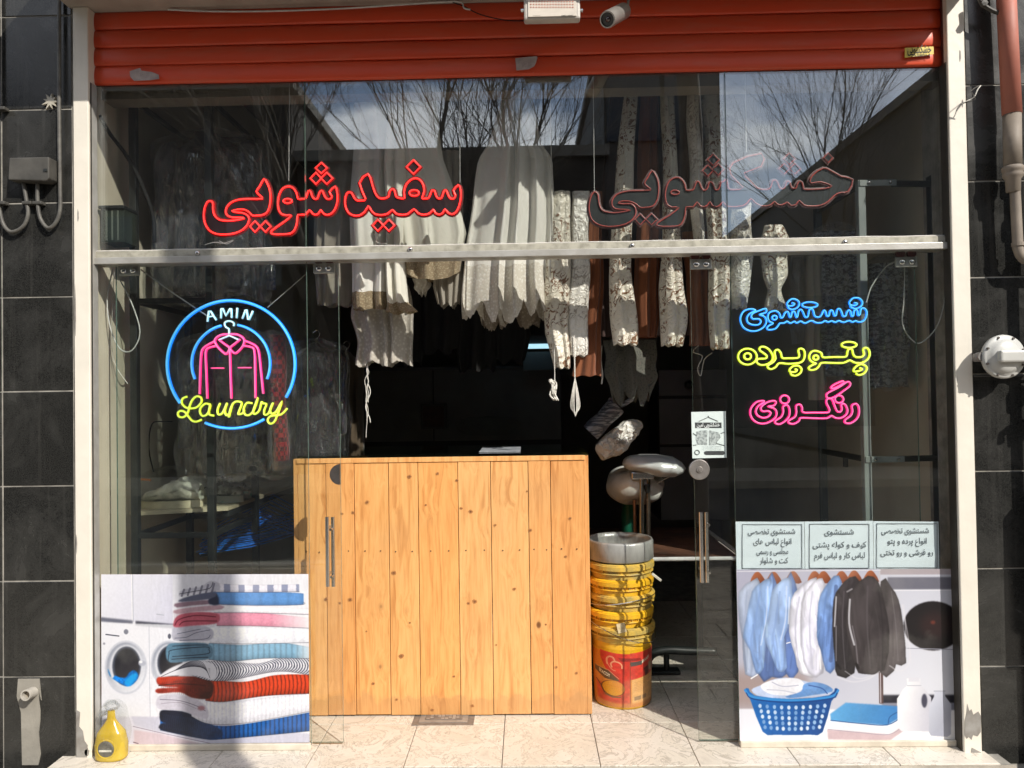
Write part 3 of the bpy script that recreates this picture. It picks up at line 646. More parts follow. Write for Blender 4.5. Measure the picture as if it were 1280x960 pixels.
YW = .065
ws = thing('neon_word_sign', 'three line neon sign in blue, yellow and pink Persian words on a clear plate', 'sign', W(1000, 534, YW))
pa, pb = W(918, 535, YW), W(1092, 368, YW)
MB().box(pa.x, pb.x, YW + .012, YW + .015, pa.z, pb.z).build('clear_plate', M_ACR, ws)
s_ = 12.8
def two(l1, l2, d): return l1 + [(a + d, b) for a, b in l2]
B1 = [(370,285),(300,270),(200,300),(145,380),(140,470),(190,570),(290,620),(400,620),(500,570),(550,490),(540,420),(500,380),(440,360),(540,330),(555,290),(530,265),(430,300),(340,340),(310,390),(340,430),(430,430),(465,470),(430,520),(340,525),(260,490),(240,420),(280,350),(370,300)]
B2 = two([(680,300),(600,330),(575,400),(600,470),(660,500),(590,540),(560,580),(600,605),(690,590),(740,540),(770,500),(840,495),(880,468),(940,498),(1000,470),(1040,495),(1100,466),(1150,492)],
         [(100,495),(185,457),(260,490),(350,490),(405,460),(455,482),(510,462),(570,485),(625,457),(700,485),(790,457),(845,482),(890,460),(950,480),(1020,460),(1060,400),(1070,320),(1040,265),(990,260),(970,300),(960,360),(930,370),(920,300),(890,285),(865,310),(855,380),(825,380),(810,310),(780,290),(750,330),(735,380),(690,385),(665,310),(630,265),(595,290),(580,370),(550,375),(530,310),(505,290),(480,310),(465,380),(430,380),(410,310),(380,295),(350,360),(310,400),(240,385),(215,300),(190,270),(150,290),(130,390),(85,400),(55,330),(20,280),(-18,300),(-38,390),(-58,400),(-78,330),(-103,310),(-128,330),(-143,400),(-168,390),(-183,330),(-208,315),(-243,340),(-268,400),(-303,410),(-328,340),(-365,310)], 1088)
for nm, l, cl in (('letter_outline', B1, True), ('word_outline', B2, True), ('letter_eye', ring(682, 410, 38, 34, 12), True),
                  ('dots', [(960,170),(1005,190),(960,220),(890,215),(890,170),(960,110),(1050,130),(1080,190),(1040,255),(960,280),(900,250),(900,215)], False),
                  ('dots', [(a + 1088, b) for a, b in ring(160, 205, 125, 45, 14)], True),
                  ('dots', [(a + 1088, b) for a, b in [(870,170),(920,185),(880,215),(800,200),(800,150),(860,95),(950,100),(1000,160),(980,225),(900,265),(820,245),(810,210)]], False)):
    neon(ws, nm, l, 'blue', 915, 365, s_, YW, closed=cl, r=.0042)
Y8 = lambda l: [(a + 1088, b) for a, b in l]
for nm, l, cl in (('letter_outline', ring(250, 330, 150, 128, 22), True), ('letter_eye', ring(253, 325, 55, 50, 12), True),
                  ('letter_outline', [(510,170),(590,210),(650,300),(650,380),(590,440),(500,465),(430,450),(395,400),(430,365),(540,360),(560,320),(520,280),(450,230),(450,185)], True),
                  ('word_outline', [(740,220),(690,240),(690,300),(700,360),(660,420),(580,470),(580,510),(630,530),(700,500),(760,435),(900,445),(1080,430),(1150,380),(1170,290),(1150,220),(1100,200),(1065,230),(1080,310),(1050,350),(900,355),(810,350),(785,270)], True),
                  ('dots', [(1010,530),(1045,545),(1010,575),(930,570),(930,530),(980,485),(1060,475),(1115,520),(1100,590),(1030,635),(960,625),(940,590)], False),
                  ('word_outline', Y8([(250,235),(180,260),(150,330),(170,390),(220,425),(260,440),(200,465),(140,510),(180,545),(260,530),(310,480),(350,430),(500,430),(700,430),(800,388),(880,425),(990,430),(1080,380),(1120,300),(1105,220),(1060,185),(1015,215),(1030,290),(990,335),(900,335),(855,290),(840,220),(800,205),(765,240),(755,310),(710,335),(550,335),(375,340),(345,270)]), True),
                  ('letter_eye', Y8(ring(258, 345, 40, 36, 12)), True), ('dots', Y8(ring(790, 140, 120, 48, 14)), True),
                  ('dots', Y8([(960,510),(1000,530),(960,555),(880,570),(860,545),(900,490),(980,450),(1060,480),(1075,530),(1030,600),(950,625),(895,600)]), False)):
    neon(ws, nm, l, 'yellow', 915, 420, s_, YW, closed=cl, r=.0045)
P8 = lambda l: [(a + 832, b) for a, b in l]
for nm, l, cl in (('letter_outline', [(370,460),(270,480),(190,560),(165,650),(200,750),(290,815),(400,825),(510,780),(580,710),(585,630),(540,580),(450,550),(540,540),(580,490),(550,460),(450,480),(360,540),(335,590),(370,630),(450,625),(495,655),(460,710),(380,735),(290,700),(255,630),(290,550),(360,500),(390,475)], True),
                  ('letter_outline', [(735,530),(690,560),(695,640),(660,720),(570,780),(570,820),(640,835),(730,780),(790,700),(795,600),(770,540)], True), ('dots', ring(718, 440, 72, 66, 14), True),
                  ('word_outline', [(940,520),(900,545),(905,640),(880,720),(780,780),(790,820),(870,830),(950,780),(975,735)] + P8([(350,740),(560,740),(635,700),(700,735),(790,735),(870,680),(890,610),(860,530),(815,505),(790,530),(800,600),(770,640),(720,620),(680,530),(650,450),(600,420),(560,440),(555,500),(600,590),(590,640),(540,650),(350,650),(180,645),(165,570),(140,525)]), True),
                  ('letter_bar', P8([(560,400),(560,350),(640,300),(760,240),(880,160),(930,170),(930,220),(860,280),(700,390),(600,425)]), True),
                  ('letter_bar', P8([(640,230),(700,190),(810,145),(825,170),(760,220),(660,265),(625,255)]), True), ('dots', P8(ring(757, 435, 68, 60, 14)), True),
                  ('letter_outline', P8([(1010,510),(960,540),(970,630),(940,700),(850,770),(860,815),(940,820),(1030,760),(1075,670),(1070,560),(1040,515)]), True)):
    neon(ws, nm, l, 'pink', 925, 465, s_, YW, closed=cl, r=.0045)
cb = [(1083, 378, YW), (1090, 357, .07), (1108, 333, .07), (1123, 326, .05)]
MB().tube(smoothline([tuple(W(*q)) for q in cb], 4), .0028, 6).build('power_cable', M_WIRE, ws)

# ------------------------------------------------------------------ printed posters (flat prints, drawn as colour fields)
class Art:
    def __init__(s, x0, y0, x1, y1, bg):
        s.x0, s.y0 = x0, y0; s.w, s.h = int(x1 - x0), int(y1 - y0)
        s.a = np.zeros((s.h, s.w, 3)) + np.array(bg) / 255.
        s.Y, s.X = np.mgrid[0:s.h, 0:s.w].astype(float); s.X += x0 + .5; s.Y += y0 + .5
        s.n = s.noise(40); s.n2 = s.noise(7)
    def noise(s, c):
        g = np.random.rand(s.h // c + 3, s.w // c + 3); yi = (s.Y - s.y0) / c; xi = (s.X - s.x0) / c
        a = yi.astype(int); b = xi.astype(int); fy = yi - a; fx = xi - b; fy = fy * fy * (3 - 2 * fy); fx = fx * fx * (3 - 2 * fx)
        return (g[a, b] * (1 - fy) * (1 - fx) + g[a + 1, b] * fy * (1 - fx) + g[a, b + 1] * (1 - fy) * fx + g[a + 1, b + 1] * fy * fx) - .5
    def blur(s, m, k):
        for _ in range(2):
            for ax in (0, 1):
                c = np.cumsum(np.pad(m, [(k + 1, k) if i == ax else (0, 0) for i in (0, 1)], mode='edge'), axis=ax)
                m = (c[2 * k + 1:] - c[:-2 * k - 1]) / (2 * k + 1) if ax == 0 else (c[:, 2 * k + 1:] - c[:, :-2 * k - 1]) / (2 * k + 1)
        return m
    def mask(s, pts, soft=1, smooth=0):
        if smooth: pts = smoothline(pts, smooth, True)
        m = np.zeros((s.h, s.w), bool); n = len(pts); ys_ = [p[1] for p in pts]; xs_ = [p[0] for p in pts]
        j0 = int(max(0, min(ys_) - s.y0 - 1)); j1 = int(min(s.h, max(ys_) - s.y0 + 2)); i1 = int(max(1, min(s.w, max(xs_) - s.x0 + 2)))
        Y_, X_ = s.Y[j0:j1, :i1], s.X[j0:j1, :i1]; mm = m[j0:j1, :i1]
        for i in range(n):
            (xa, ya), (xb, yb) = pts[i], pts[(i + 1) % n]
            if ya == yb: continue
            c = (ya > Y_[:, :1]) != (yb > Y_[:, :1]); mm ^= c & (X_ < (xb - xa) * (Y_ - ya) / (yb - ya) + xa)
        m = m.astype(float)
        if not soft: return m
        q = 3 * soft + 3; a0, a1 = max(0, j0 - q), min(s.h, j1 + q); m[a0:a1] = s.blur(m[a0:a1], soft); return m
    def put(s, m, col, a=1.0):
        col = np.array(col, float) / 255. if not (isinstance(col, np.ndarray) and col.ndim == 3) else col
        s.a += (col - s.a) * (m * a)[..., None]
    def poly(s, pts, col, soft=1, a=1.0, smooth=0, grad=None, tex=0):
        m = s.mask(pts, soft, smooth); c = np.zeros_like(s.a) + np.array(col) / 255.
        if grad:
            c2, (gx0, gy0), (gx1, gy1) = grad; d2 = (gx1 - gx0) ** 2 + (gy1 - gy0) ** 2
            t_ = np.clip(((s.X - gx0) * (gx1 - gx0) + (s.Y - gy0) * (gy1 - gy0)) / d2, 0, 1)[..., None]; c = c * (1 - t_) + np.array(c2) / 255. * t_
        if tex: c = c * (1 + tex * (s.n + s.n2 * .6))[..., None]
        s.put(m, np.clip(c, 0, 1), a); return m
    def ell(s, cx, cy, rx, ry, col, soft=1, a=1.0, **k): return s.poly(ring(cx, cy, rx, ry, 40), col, soft, a, **k)
    def line(s, pts, wd, col, a=1.0, soft=1):
        q = wd + soft + 2; xs_ = [p[0] for p in pts]; ys_ = [p[1] for p in pts]
        j0 = int(max(0, min(ys_) - s.y0 - q)); j1 = int(max(1, min(s.h, max(ys_) - s.y0 + q))); i0 = int(max(0, min(xs_) - s.x0 - q)); i1 = int(max(1, min(s.w, max(xs_) - s.x0 + q)))
        X_, Y_ = s.X[j0:j1, i0:i1], s.Y[j0:j1, i0:i1]
        if X_.size == 0: return
        d = np.full(X_.shape, 1e9)
        for (xa, ya), (xb, yb) in zip(pts[:-1], pts[1:]):
            L2 = max((xb - xa) ** 2 + (yb - ya) ** 2, 1e-6); t_ = np.clip(((X_ - xa) * (xb - xa) + (Y_ - ya) * (yb - ya)) / L2, 0, 1)
            d = np.minimum(d, np.hypot(X_ - xa - t_ * (xb - xa), Y_ - ya - t_ * (yb - ya)))
        v_ = s.a[j0:j1, i0:i1]; v_ += (np.array(col, float) / 255. - v_) * (np.clip((wd / 2 + soft * .5 - d) / soft, 0, 1) * a)[..., None]
    def crease(s, m, amt, sx=9, sy=70, ang=0.0):
        """soft vertical cloth folds inside a printed shape"""
        g = np.random.rand(s.h // sy + 8, (s.w + s.h) // sx + 60); yi = (s.Y - s.y0) / sy + 2; xi = (s.X - s.x0 + ang * (s.Y - s.y0)) / sx + 12 + 2.2 * s.n
        xi = np.clip(xi, 0, g.shape[1] - 2); a = yi.astype(int); b = xi.astype(int); fy = yi - a; fx = xi - b; fx = fx * fx * (3 - 2 * fx); fy = fy * fy * (3 - 2 * fy)
        v = g[a, b] * (1 - fy) * (1 - fx) + g[a + 1, b] * fy * (1 - fx) + g[a, b + 1] * (1 - fy) * fx + g[a + 1, b + 1] * fy * fx - .5
        s.a *= (1 + amt * v * m)[..., None]
    def ribbon(s, top, bot, col, rib=0, ribw=14, slant=0, dark=.5, stripe=None, fade=None, edge=True):
        xa, xb = max(top[0][0], bot[0][0]), min(top[-1][0], bot[-1][0]) ; xs_ = s.X[0]
        tp = smoothline(top, 6); bt = smoothline(bot, 6)
        yt = np.interp(xs_, [p[0] for p in tp], [p[1] for p in tp]); yb = np.interp(xs_, [p[0] for p in bt], [p[1] for p in bt])
        v = (s.Y - yt[None]) / np.maximum(yb - yt, 1)[None]; m = ((v > 0) & (v < 1) & (s.X > min(top[0][0], bot[0][0])) & (s.X < max(top[-1][0], bot[-1][0]))).astype(float)
        m = s.blur(m, 1); vv = np.clip(v, 0, 1)
        sh_ = 1.06 - dark * np.clip(vv - .55, 0, 1) ** 1.5 * 1.8 - .12 * np.clip(.12 - vv, 0, 1) * 8
        ph = s.X + slant * (vv - .5) ** 2 * 60 + s.n2 * 2.5
        if rib: sh_ = sh_ * (1 - rib * (.5 + .5 * np.cos(ph * 2 * math.pi / ribw)) ** 3)
        c = (np.array(col) / 255.)[None, None] * sh_[..., None] * (1 + .05 * s.n2 + .16 * s.blur(np.random.rand(s.h, s.w) - .5, 1))[..., None]
        if stripe:
            k = (np.sin(ph * 2 * math.pi / stripe[1]) > stripe[2]).astype(float); k = s.blur(k, 1); c = c * (1 - k)[..., None] + np.array(stripe[0]) / 255. * sh_[..., None] * k[..., None]
        if fade:
            f = np.clip((s.X - fade[0]) / (fade[1] - fade[0]), 0, 1)[..., None]; c = c * (1 - f) + np.array((250, 250, 252)) / 255. * f
        s.put(m, np.clip(c, 0, 1))
        if edge: s.line([p for p in bt], 2.2, (50, 45, 60), .55, 1.5)
    def image(s, name):
        img = bpy.data.images.new(name, s.w, s.h); px = np.ones((s.h, s.w, 4), np.float32); px[..., :3] = np.clip(s.a * .875 + .012 * np.random.rand(s.h, s.w, 1), 0, 1)[::-1]
        img.pixels.foreach_set(px.ravel()); img.update(); img.pack(); return img
def printmat(name, img, rough=.35):
    m, t, b = newmat(name); ti = nn(t, 'ShaderNodeTexImage'); ti.image = img; ti.interpolation = 'Cubic'
    uvn = nn(t, 'ShaderNodeUVMap'); t.links.new(uvn.outputs[0], ti.inputs[0])
    n = noise(t, coords(t), 3, 6); c = mixc(t, ramp(t, n, [(.5, (0, 0, 0)), (.9, (.25, .25, .25))]).outputs[0], ti.outputs[0], (.6, .58, .52))
    t.links.new(c, b.inputs['Base Color']); b.inputs['Roughness'].default_value = rough; return m
def sheet(name, corners, y, mat, parent=None, wav=0.0, nx=24, nz=16):
    """print stuck on a pane; corners as picture measurements tl, tr, br, bl"""
    tl, tr_, br, bl = [W(px, py, y) for px, py in corners]; vs = []; uv = []
    for j in range(nz + 1):
        for i in range(nx + 1):
            u, v = i / nx, j / nz; p = tl * (1 - u) * (1 - v) + tr_ * u * (1 - v) + br * u * v + bl * (1 - u) * v
            vs.append((p.x, y - wav * abs(math.sin(u * 9 + v * 4) * math.sin(v * 7 + u * 3)), p.z)); uv.append((u, 1 - v))
    m_ = MB(); m_.add(vs, [(j * (nx + 1) + i, (j + 1) * (nx + 1) + i, (j + 1) * (nx + 1) + i + 1, j * (nx + 1) + i + 1) for j in range(nz) for i in range(nx)])
    return m_.build(name, mat, parent, smooth=True, uv=uv)

# left poster: washing machines and a pile of folded towels
A = Art(92, 130, 985, 850, (236, 237, 246))
A.poly([(92, 130), (400, 130), (400, 345), (92, 318)], (240, 241, 250), grad=((214, 214, 232), (92, 130), (400, 330)))
A.poly([(560, 130), (985, 130), (985, 850), (560, 850)], (232, 232, 246), soft=14, grad=((255, 255, 255), (560, 130), (900, 500)))
A.line([(228, 130), (230, 330)], 4, (190, 192, 208)); A.line([(224, 130), (226, 330)], 3, (255, 255, 255))
A.poly([(92, 312), (228, 326), (228, 342), (92, 330)], (105, 108, 125), soft=3); A.poly([(240, 328), (420, 344), (420, 362), (240, 348)], (60, 62, 78), soft=3)
A.poly([(92, 335), (985, 362), (985, 735), (92, 735)], (240, 241, 249), soft=2, a=.8)
A.line([(298, 350), (302, 735)], 3, (200, 202, 216)); A.line([(112, 385), (168, 392)], 5, (70, 72, 88)); A.ell(199, 374, 10, 11, (120, 124, 140)); A.ell(386, 394, 7, 11, (90, 92, 108)); A.ell(104, 424, 5, 5, (150, 150, 165)); A.line([(332, 300), (362, 304)], 4, (180, 184, 200))
for cx, cy, q in ((198, 525, 1), (385, 512, .88)):
    A.ell(cx, cy, 92 * q, 114 * q, (206, 209, 222), 2); A.ell(cx, cy, 84 * q, 106 * q, (158, 164, 180), 2, grad=((236, 238, 246), (cx - 60, cy - 60), (cx + 60, cy + 80)))
    A.ell(cx + 2, cy - 2, 72 * q, 93 * q, (222, 224, 234), 3); A.ell(cx + 3, cy - 5, 62 * q, 84 * q, (74, 80, 96), 2); A.ell(cx + 4, cy - 5, 54 * q, 76 * q, (24, 26, 36), 3, grad=((60, 56, 60), (cx - 20, cy - 50), (cx + 40, cy + 60)))
    if q == 1:
        A.poly([(120, 530), (128, 560), (160, 585), (205, 606), (235, 590), (252, 560), (236, 538), (214, 545), (196, 568), (168, 566), (150, 560), (138, 572), (128, 548)], (0, 118, 214), 2, smooth=3, tex=.5)
        A.poly([(190, 590), (216, 602), (240, 575), (246, 552), (222, 556)], (18, 160, 238), 3, smooth=2)
        A.ell(268, 508, 16, 12, (180, 184, 200), 2); A.ell(262, 502, 8, 6, (245, 246, 250), 1)
A.poly([(92, 735), (985, 735), (985, 850), (92, 850)], (224, 222, 236), soft=3, grad=((250, 250, 255), (300, 735), (800, 850)))
A.poly([(220, 733), (360, 738), (985, 812), (985, 850), (560, 850), (345, 800), (235, 772)], (206, 206, 224), soft=3); A.line([(228, 775), (345, 803), (560, 850)], 3, (150, 140, 160)); A.poly([(232, 790), (345, 806), (520, 850), (232, 850)], (214, 196, 206), soft=3); A.line([(230, 842), (250, 848)], 4, (120, 100, 110))
A.poly([(560, 655), (985, 640), (985, 150), (600, 160)], (238, 238, 246), 6, a=.5)
# contact shade behind the pile (part of the print)
R_ = A.ribbon
R_([(345, 725), (560, 772), (700, 770), (985, 722)], [(345, 792), (520, 828), (620, 832), (985, 802)], (26, 96, 178), rib=.4, ribw=19, dark=.5)
A.poly([(345, 712), (385, 706), (470, 720), (570, 772), (612, 800), (600, 830), (540, 832), (440, 812), (346, 790), (346, 766), (370, 762), (346, 752)], (22, 26, 44), 2, smooth=3, grad=((24, 60, 110), (400, 760), (620, 810)), tex=.3)
R_([(480, 652), (600, 672), (760, 662), (985, 636)], [(480, 735), (560, 768), (720, 764), (985, 718)], (240, 240, 250), rib=.07, ribw=17, dark=.28)
A.crease(A.mask([(300, 130), (985, 130), (985, 850), (300, 850)], 3), .05, 6, 30)
A.poly([(328, 668), (345, 645), (420, 640), (500, 662), (548, 700), (548, 745), (500, 735), (440, 712), (350, 705), (330, 690)], (212, 208, 222), 2, smooth=3, tex=.06); A.line(smoothline([(345, 662), (430, 668), (500, 690), (540, 712)], 5), 3, (130, 122, 140)); A.line(smoothline([(350, 680), (430, 676), (500, 702)], 5), 2, (160, 150, 168)); A.ell(522, 700, 16, 10, (170, 120, 130), 3)
R_([(540, 575), (700, 590), (840, 562), (985, 560)], [(540, 668), (620, 674), (800, 650), (985, 642)], (222, 66, 30), rib=.42, ribw=17, slant=.4, dark=.55)
A.poly([(330, 578), (350, 566), (430, 565), (520, 568), (570, 590), (572, 640), (548, 662), (480, 655), (430, 632), (337, 636), (334, 616), (430, 612), (345, 604)], (150, 40, 26), 2, smooth=3, grad=((70, 26, 22), (430, 600), (560, 640)), tex=.35); A.line(smoothline([(340, 603), (430, 596), (540, 604)], 5), 5, (70, 16, 14), .8); A.poly([(332, 575), (352, 566), (430, 566), (440, 578), (345, 592)], (206, 60, 34), 3, .85, smooth=2)
R_([(480, 505), (620, 500), (760, 512), (860, 490), (985, 488)], [(480, 560), (560, 584), (660, 580), (850, 546), (985, 562)], (240, 240, 248), dark=.25, stripe=((44, 46, 66), 11.5, .25), slant=1.6)
A.poly([(345, 566), (372, 540), (420, 516), (480, 500), (560, 506), (590, 540), (575, 582), (520, 566), (430, 560)], (236, 236, 244), 2, smooth=3)
for k in range(9): A.line(smoothline([(350 + k * 7, 562 - k * 3), (400 + k * 9, 540 - k * 5), (480 + k * 6, 520 - k * 2), (560, 530 + k * 5)], 5), 3.2, (235, 235, 242)); A.line(smoothline([(350 + k * 7, 565 - k * 3), (400 + k * 9, 543 - k * 5), (480 + k * 6, 523 - k * 2), (560, 533 + k * 5)], 5), 1.8, (40, 42, 60))
R_([(555, 424), (700, 432), (850, 422), (985, 442)], [(555, 494), (650, 502), (800, 490), (985, 492)], (132, 178, 208), rib=.16, ribw=24, dark=.4, fade=(920, 1010))
A.poly([(370, 470), (380, 430), (420, 422), (540, 424), (572, 450), (560, 490), (480, 498), (390, 506)], (92, 132, 158), 2, smooth=3, tex=.12)
for l in ([(380, 500), (384, 470), (400, 452), (540, 440), (556, 452), (545, 470), (400, 480)], [(396, 492), (480, 486), (552, 484)], [(400, 436), (480, 432), (550, 432)]): A.line(smoothline(l, 5), 4, (30, 46, 66), .85)
R_([(560, 352), (700, 352), (985, 362)], [(560, 424), (700, 428), (985, 424)], (240, 241, 250), rib=.04, ribw=40, dark=.2)
A.poly([(398, 372), (410, 356), (520, 348), (572, 368), (572, 400), (540, 414), (420, 414), (398, 400)], (190, 190, 206), 2, smooth=3, tex=.08)
for l in ([(410, 402), (460, 398), (500, 380), (560, 368)], [(420, 384), (520, 364)], [(430, 412), (540, 406), (562, 390)]): A.line(smoothline(l, 5), 3, (90, 90, 112), .8)
R_([(590, 296), (760, 294), (985, 318)], [(590, 350), (760, 352), (985, 362)], (232, 152, 176), rib=.05, ribw=46, dark=.3, fade=(820, 1000))
A.poly([(403, 340), (420, 308), (480, 292), (590, 296), (602, 325), (580, 342), (480, 350), (412, 356)], (196, 92, 112), 2, smooth=3, tex=.12)
for l in ([(410, 346), (430, 322), (500, 306), (585, 312)], [(430, 346), (460, 330), (590, 330)]): A.line(smoothline(l, 5), 5, (110, 24, 48), .9)
R_([(580, 262), (760, 268), (985, 280)], [(580, 294), (760, 296), (985, 304)], (244, 240, 248), dark=.3, edge=True); A.poly([(404, 285), (470, 272), (606, 262), (612, 280), (500, 290), (420, 300)], (196, 160, 172), 2, smooth=2, tex=.1)
A.poly([(408, 256), (470, 246), (570, 240), (588, 255), (480, 264), (420, 272)], (140, 112, 128), 2, smooth=2, tex=.12)
R_([(570, 206), (760, 204), (950, 212), (964, 222)], [(570, 258), (760, 264), (950, 262), (964, 250)], (96, 150, 214), rib=.07, ribw=60, dark=.35); A.poly([(556, 236), (590, 210), (600, 260), (560, 258)], (30, 40, 70), 3, smooth=2); A.poly([(428, 240), (480, 222), (566, 206), (592, 216), (560, 236), (440, 248)], (86, 92, 118), 2, smooth=2)
R_([(565, 166), (700, 176), (945, 174)], [(565, 206), (760, 208), (945, 206)], (232, 230, 242), dark=.3, stripe=((146, 152, 180), 62, .2))
A.poly([(428, 208), (450, 195), (520, 184), (560, 160), (600, 168), (602, 200), (540, 205), (470, 212), (432, 226)], (196, 196, 210), 2, smooth=2, tex=.1)
for k in range(6): A.line([(440 + k * 26, 222 - k * 3), (450 + k * 26, 196 - k * 5)], 9, (92, 92, 112), .7, 2)
A.line(smoothline([(430, 214), (500, 202), (560, 190), (575, 164)], 5), 3, (50, 48, 64), .8)
for k in range(26):
    x_ = 350 + k * 8.2
    A.line(smoothline([(x_, 572 + .05 * (x_ - 350)), (x_ + 5, 590), (x_ + 2, 612), (x_ + 6, 634 + .1 * (x_ - 350))], 4), 2, (70, 16, 12), .30, 3)
    A.line(smoothline([(x_ + 6, 722 + .18 * (x_ - 350)), (x_ + 12, 752 + .1 * (x_ - 350)), (x_ + 8, 786 + .12 * (x_ - 350))], 4), 2, (70, 110, 170), .22, 3)
    A.line([(380 + k * 7, 428 + 2 * math.sin(k)), (382 + k * 7, 500)], 1.6, (60, 96, 120), .28, 3); A.line([(408 + k * 7.2, 300), (410 + k * 7.2, 348)], 1.6, (150, 50, 74), .25, 3)
A.a *= (1 + .03 * A.n2)[..., None]
YPO = -.0016
po = thing('washing_machine_poster', 'poster of washing machines and a pile of folded towels on the lower left glass', 'poster', W(256, 930, YPO))
sheet('print_sheet', [(126.5, 718), (385.5, 717.5), (387, 928), (127, 930.5)], YPO, printmat('towel_print', A.image('towel_print')), po, wav=.0004)

# right poster: shirts on a rail, basket, towels, bottles
A = Art(62, 215, 895, 866, (190, 192, 210))
A.poly([(62, 215), (620, 215), (620, 745), (62, 745)], (176, 176, 196), soft=3, grad=((206, 208, 222), (100, 250), (560, 650))); A.poly([(62, 590), (330, 600), (330, 745), (62, 745)], (158, 136, 130), soft=24, a=.8)
A.poly([(608, 215), (895, 215), (895, 866), (608, 866)], (206, 208, 222), soft=2, grad=((228, 230, 240), (620, 250), (800, 640)))
A.poly([(608, 215), (895, 215), (895, 236), (608, 236)], (176, 166, 172)); A.poly([(636, 246), (895, 246), (895, 292), (636, 292)], (112, 112, 126), 2); A.line([(636, 296), (895, 296)], 4, (236, 236, 244))
A.ell(806, 430, 112, 93, (22, 18, 22), 2); A.ell(815, 426, 60, 50, (42, 26, 28), 14); A.ell(806, 417, 9, 7, (110, 50, 40), 3); A.line([(640, 512), (895, 520)], 3, (160, 162, 178))
A.poly([(608, 690), (895, 690), (895, 722), (608, 722)], (36, 36, 48), 3); A.poly([(608, 722), (895, 722), (895, 750), (608, 750)], (130, 132, 150), 3)
A.poly([(62, 740), (895, 748), (895, 866), (62, 866)], (232, 233, 244), 2, grad=((248, 249, 253), (62, 745), (500, 866)))
A.poly([(598, 590), (614, 590), (614, 722), (598, 722)], (88, 66, 64), 1); A.line([(604, 596), (604, 718)], 4, (190, 180, 186)); A.line([(606, 215), (606, 290)], 5, (200, 196, 204)); A.line([(62, 222), (610, 219)], 3, (222, 222, 230))
def shirt(pts, col, dark, folds, hx, hy, plast=0, hang=True):
    if hang: A.poly([(hx, hy), (hx + 14, hy + 6), (hx + 34, hy + 42), (hx + 6, hy + 46), (hx - 26, hy + 38), (hx - 12, hy + 8)], (178, 104, 66), 1, smooth=2, grad=((120, 62, 40), (hx - 10, hy), (hx + 30, hy + 40)))
    A.poly(pts, col, 1, smooth=2, grad=(dark, (min(p[0] for p in pts), 300), (max(p[0] for p in pts), 380)), tex=.05)
    mk = A.mask(pts, 2, 2); A.crease(mk, .20, 9, 90, random.uniform(-.15, .15)); A.crease(mk, .26, 24, 150, .1)
    ed = np.clip(A.blur(mk, 7) * 1.0, 0, 1); A.a *= (1 - .28 * mk * (1 - ed) * 2)[..., None]
    xs0, xs1 = min(p[0] for p in pts), max(p[0] for p in pts); y0_, y1_ = min(p[1] for p in pts) + 50, max(p[1] for p in pts) - 12; keep = A.a.copy()
    for _ in range(9):
        fx = random.uniform(xs0 + 8, xs1 - 6); ya = random.uniform(y0_, y1_ - 80); ln = random.uniform(60, 190); dx = random.uniform(-22, 22); d_ = random.random() < .6
        A.line(smoothline([(fx, ya), (fx + dx * .7, ya + ln * .5), (fx + dx, min(y1_, ya + ln))], 5), random.uniform(2.5, 6), tuple(.62 * c for c in dark) if d_ else tuple(min(255, c * 1.12 + 14) for c in col), .30, 6)
    A.a = keep + (A.a - keep) * mk[..., None]
    for f in folds: A.line(smoothline(f[0], 5), f[1], f[2], f[3], 4)
lb, lbd = (178, 206, 248), (118, 152, 214)
shirt([(125, 255), (150, 262), (155, 420), (150, 600), (88, 610), (80, 480), (68, 400), (70, 300)], (196, 208, 232), (176, 190, 220), [([(100, 300), (90, 420), (98, 590)], 5, (160, 172, 200), .6)], 140, 224)
shirt([(182, 250), (212, 262), (240, 400), (250, 606), (190, 620), (140, 612)], (122, 152, 210), (96, 124, 186), [], 202, 224)
shirt([(180, 250), (200, 268), (196, 400), (172, 470), (158, 590), (128, 604), (108, 520), (82, 470), (96, 400), (120, 298), (150, 268)], lb, (142, 178, 236), [([(150, 300), (128, 420), (112, 490), (132, 590)], 7, (128, 160, 216), .6), ([(180, 280), (172, 400), (150, 500)], 5, (216, 230, 254), .7), ([(120, 520), (150, 540), (128, 570)], 3, (120, 150, 205), .6)], 202, 224, hang=False)
shirt([(255, 248), (285, 262), (312, 420), (290, 602), (240, 600)], (112, 142, 200), (92, 120, 182), [], 276, 222)
shirt([(250, 248), (272, 262), (270, 400), (240, 470), (248, 585), (214, 600), (190, 540), (162, 470), (178, 400), (196, 300), (222, 266)], (186, 212, 250), (150, 184, 240), [([(226, 300), (206, 420), (196, 480), (216, 580)], 7, (128, 160, 216), .6), ([(252, 280), (246, 400), (226, 480)], 5, (220, 232, 254), .7)], 276, 222, hang=False)
A.line([(262, 490), (248, 494)], 4, (240, 240, 248)); A.line([(110, 626), (134, 612)], 5, (245, 245, 250))
shirt([(345, 252), (380, 262), (390, 420), (385, 606), (300, 608), (280, 540), (258, 450), (268, 330), (300, 285)], (216, 217, 234), (236, 236, 248), [([(300, 320), (282, 440), (296, 590)], 6, (180, 180, 204), .6), ([(340, 280), (330, 420), (345, 590)], 5, (196, 196, 216), .6)], 358, 222)
shirt([(374, 250), (398, 270), (400, 420), (384, 604), (330, 606), (302, 500), (308, 340), (336, 286)], (238, 238, 250), (222, 222, 240), [([(350, 300), (336, 430), (346, 590)], 6, (190, 190, 212), .6), ([(375, 290), (372, 440), (376, 590)], 4, (255, 255, 255), .8)], 392, 222)
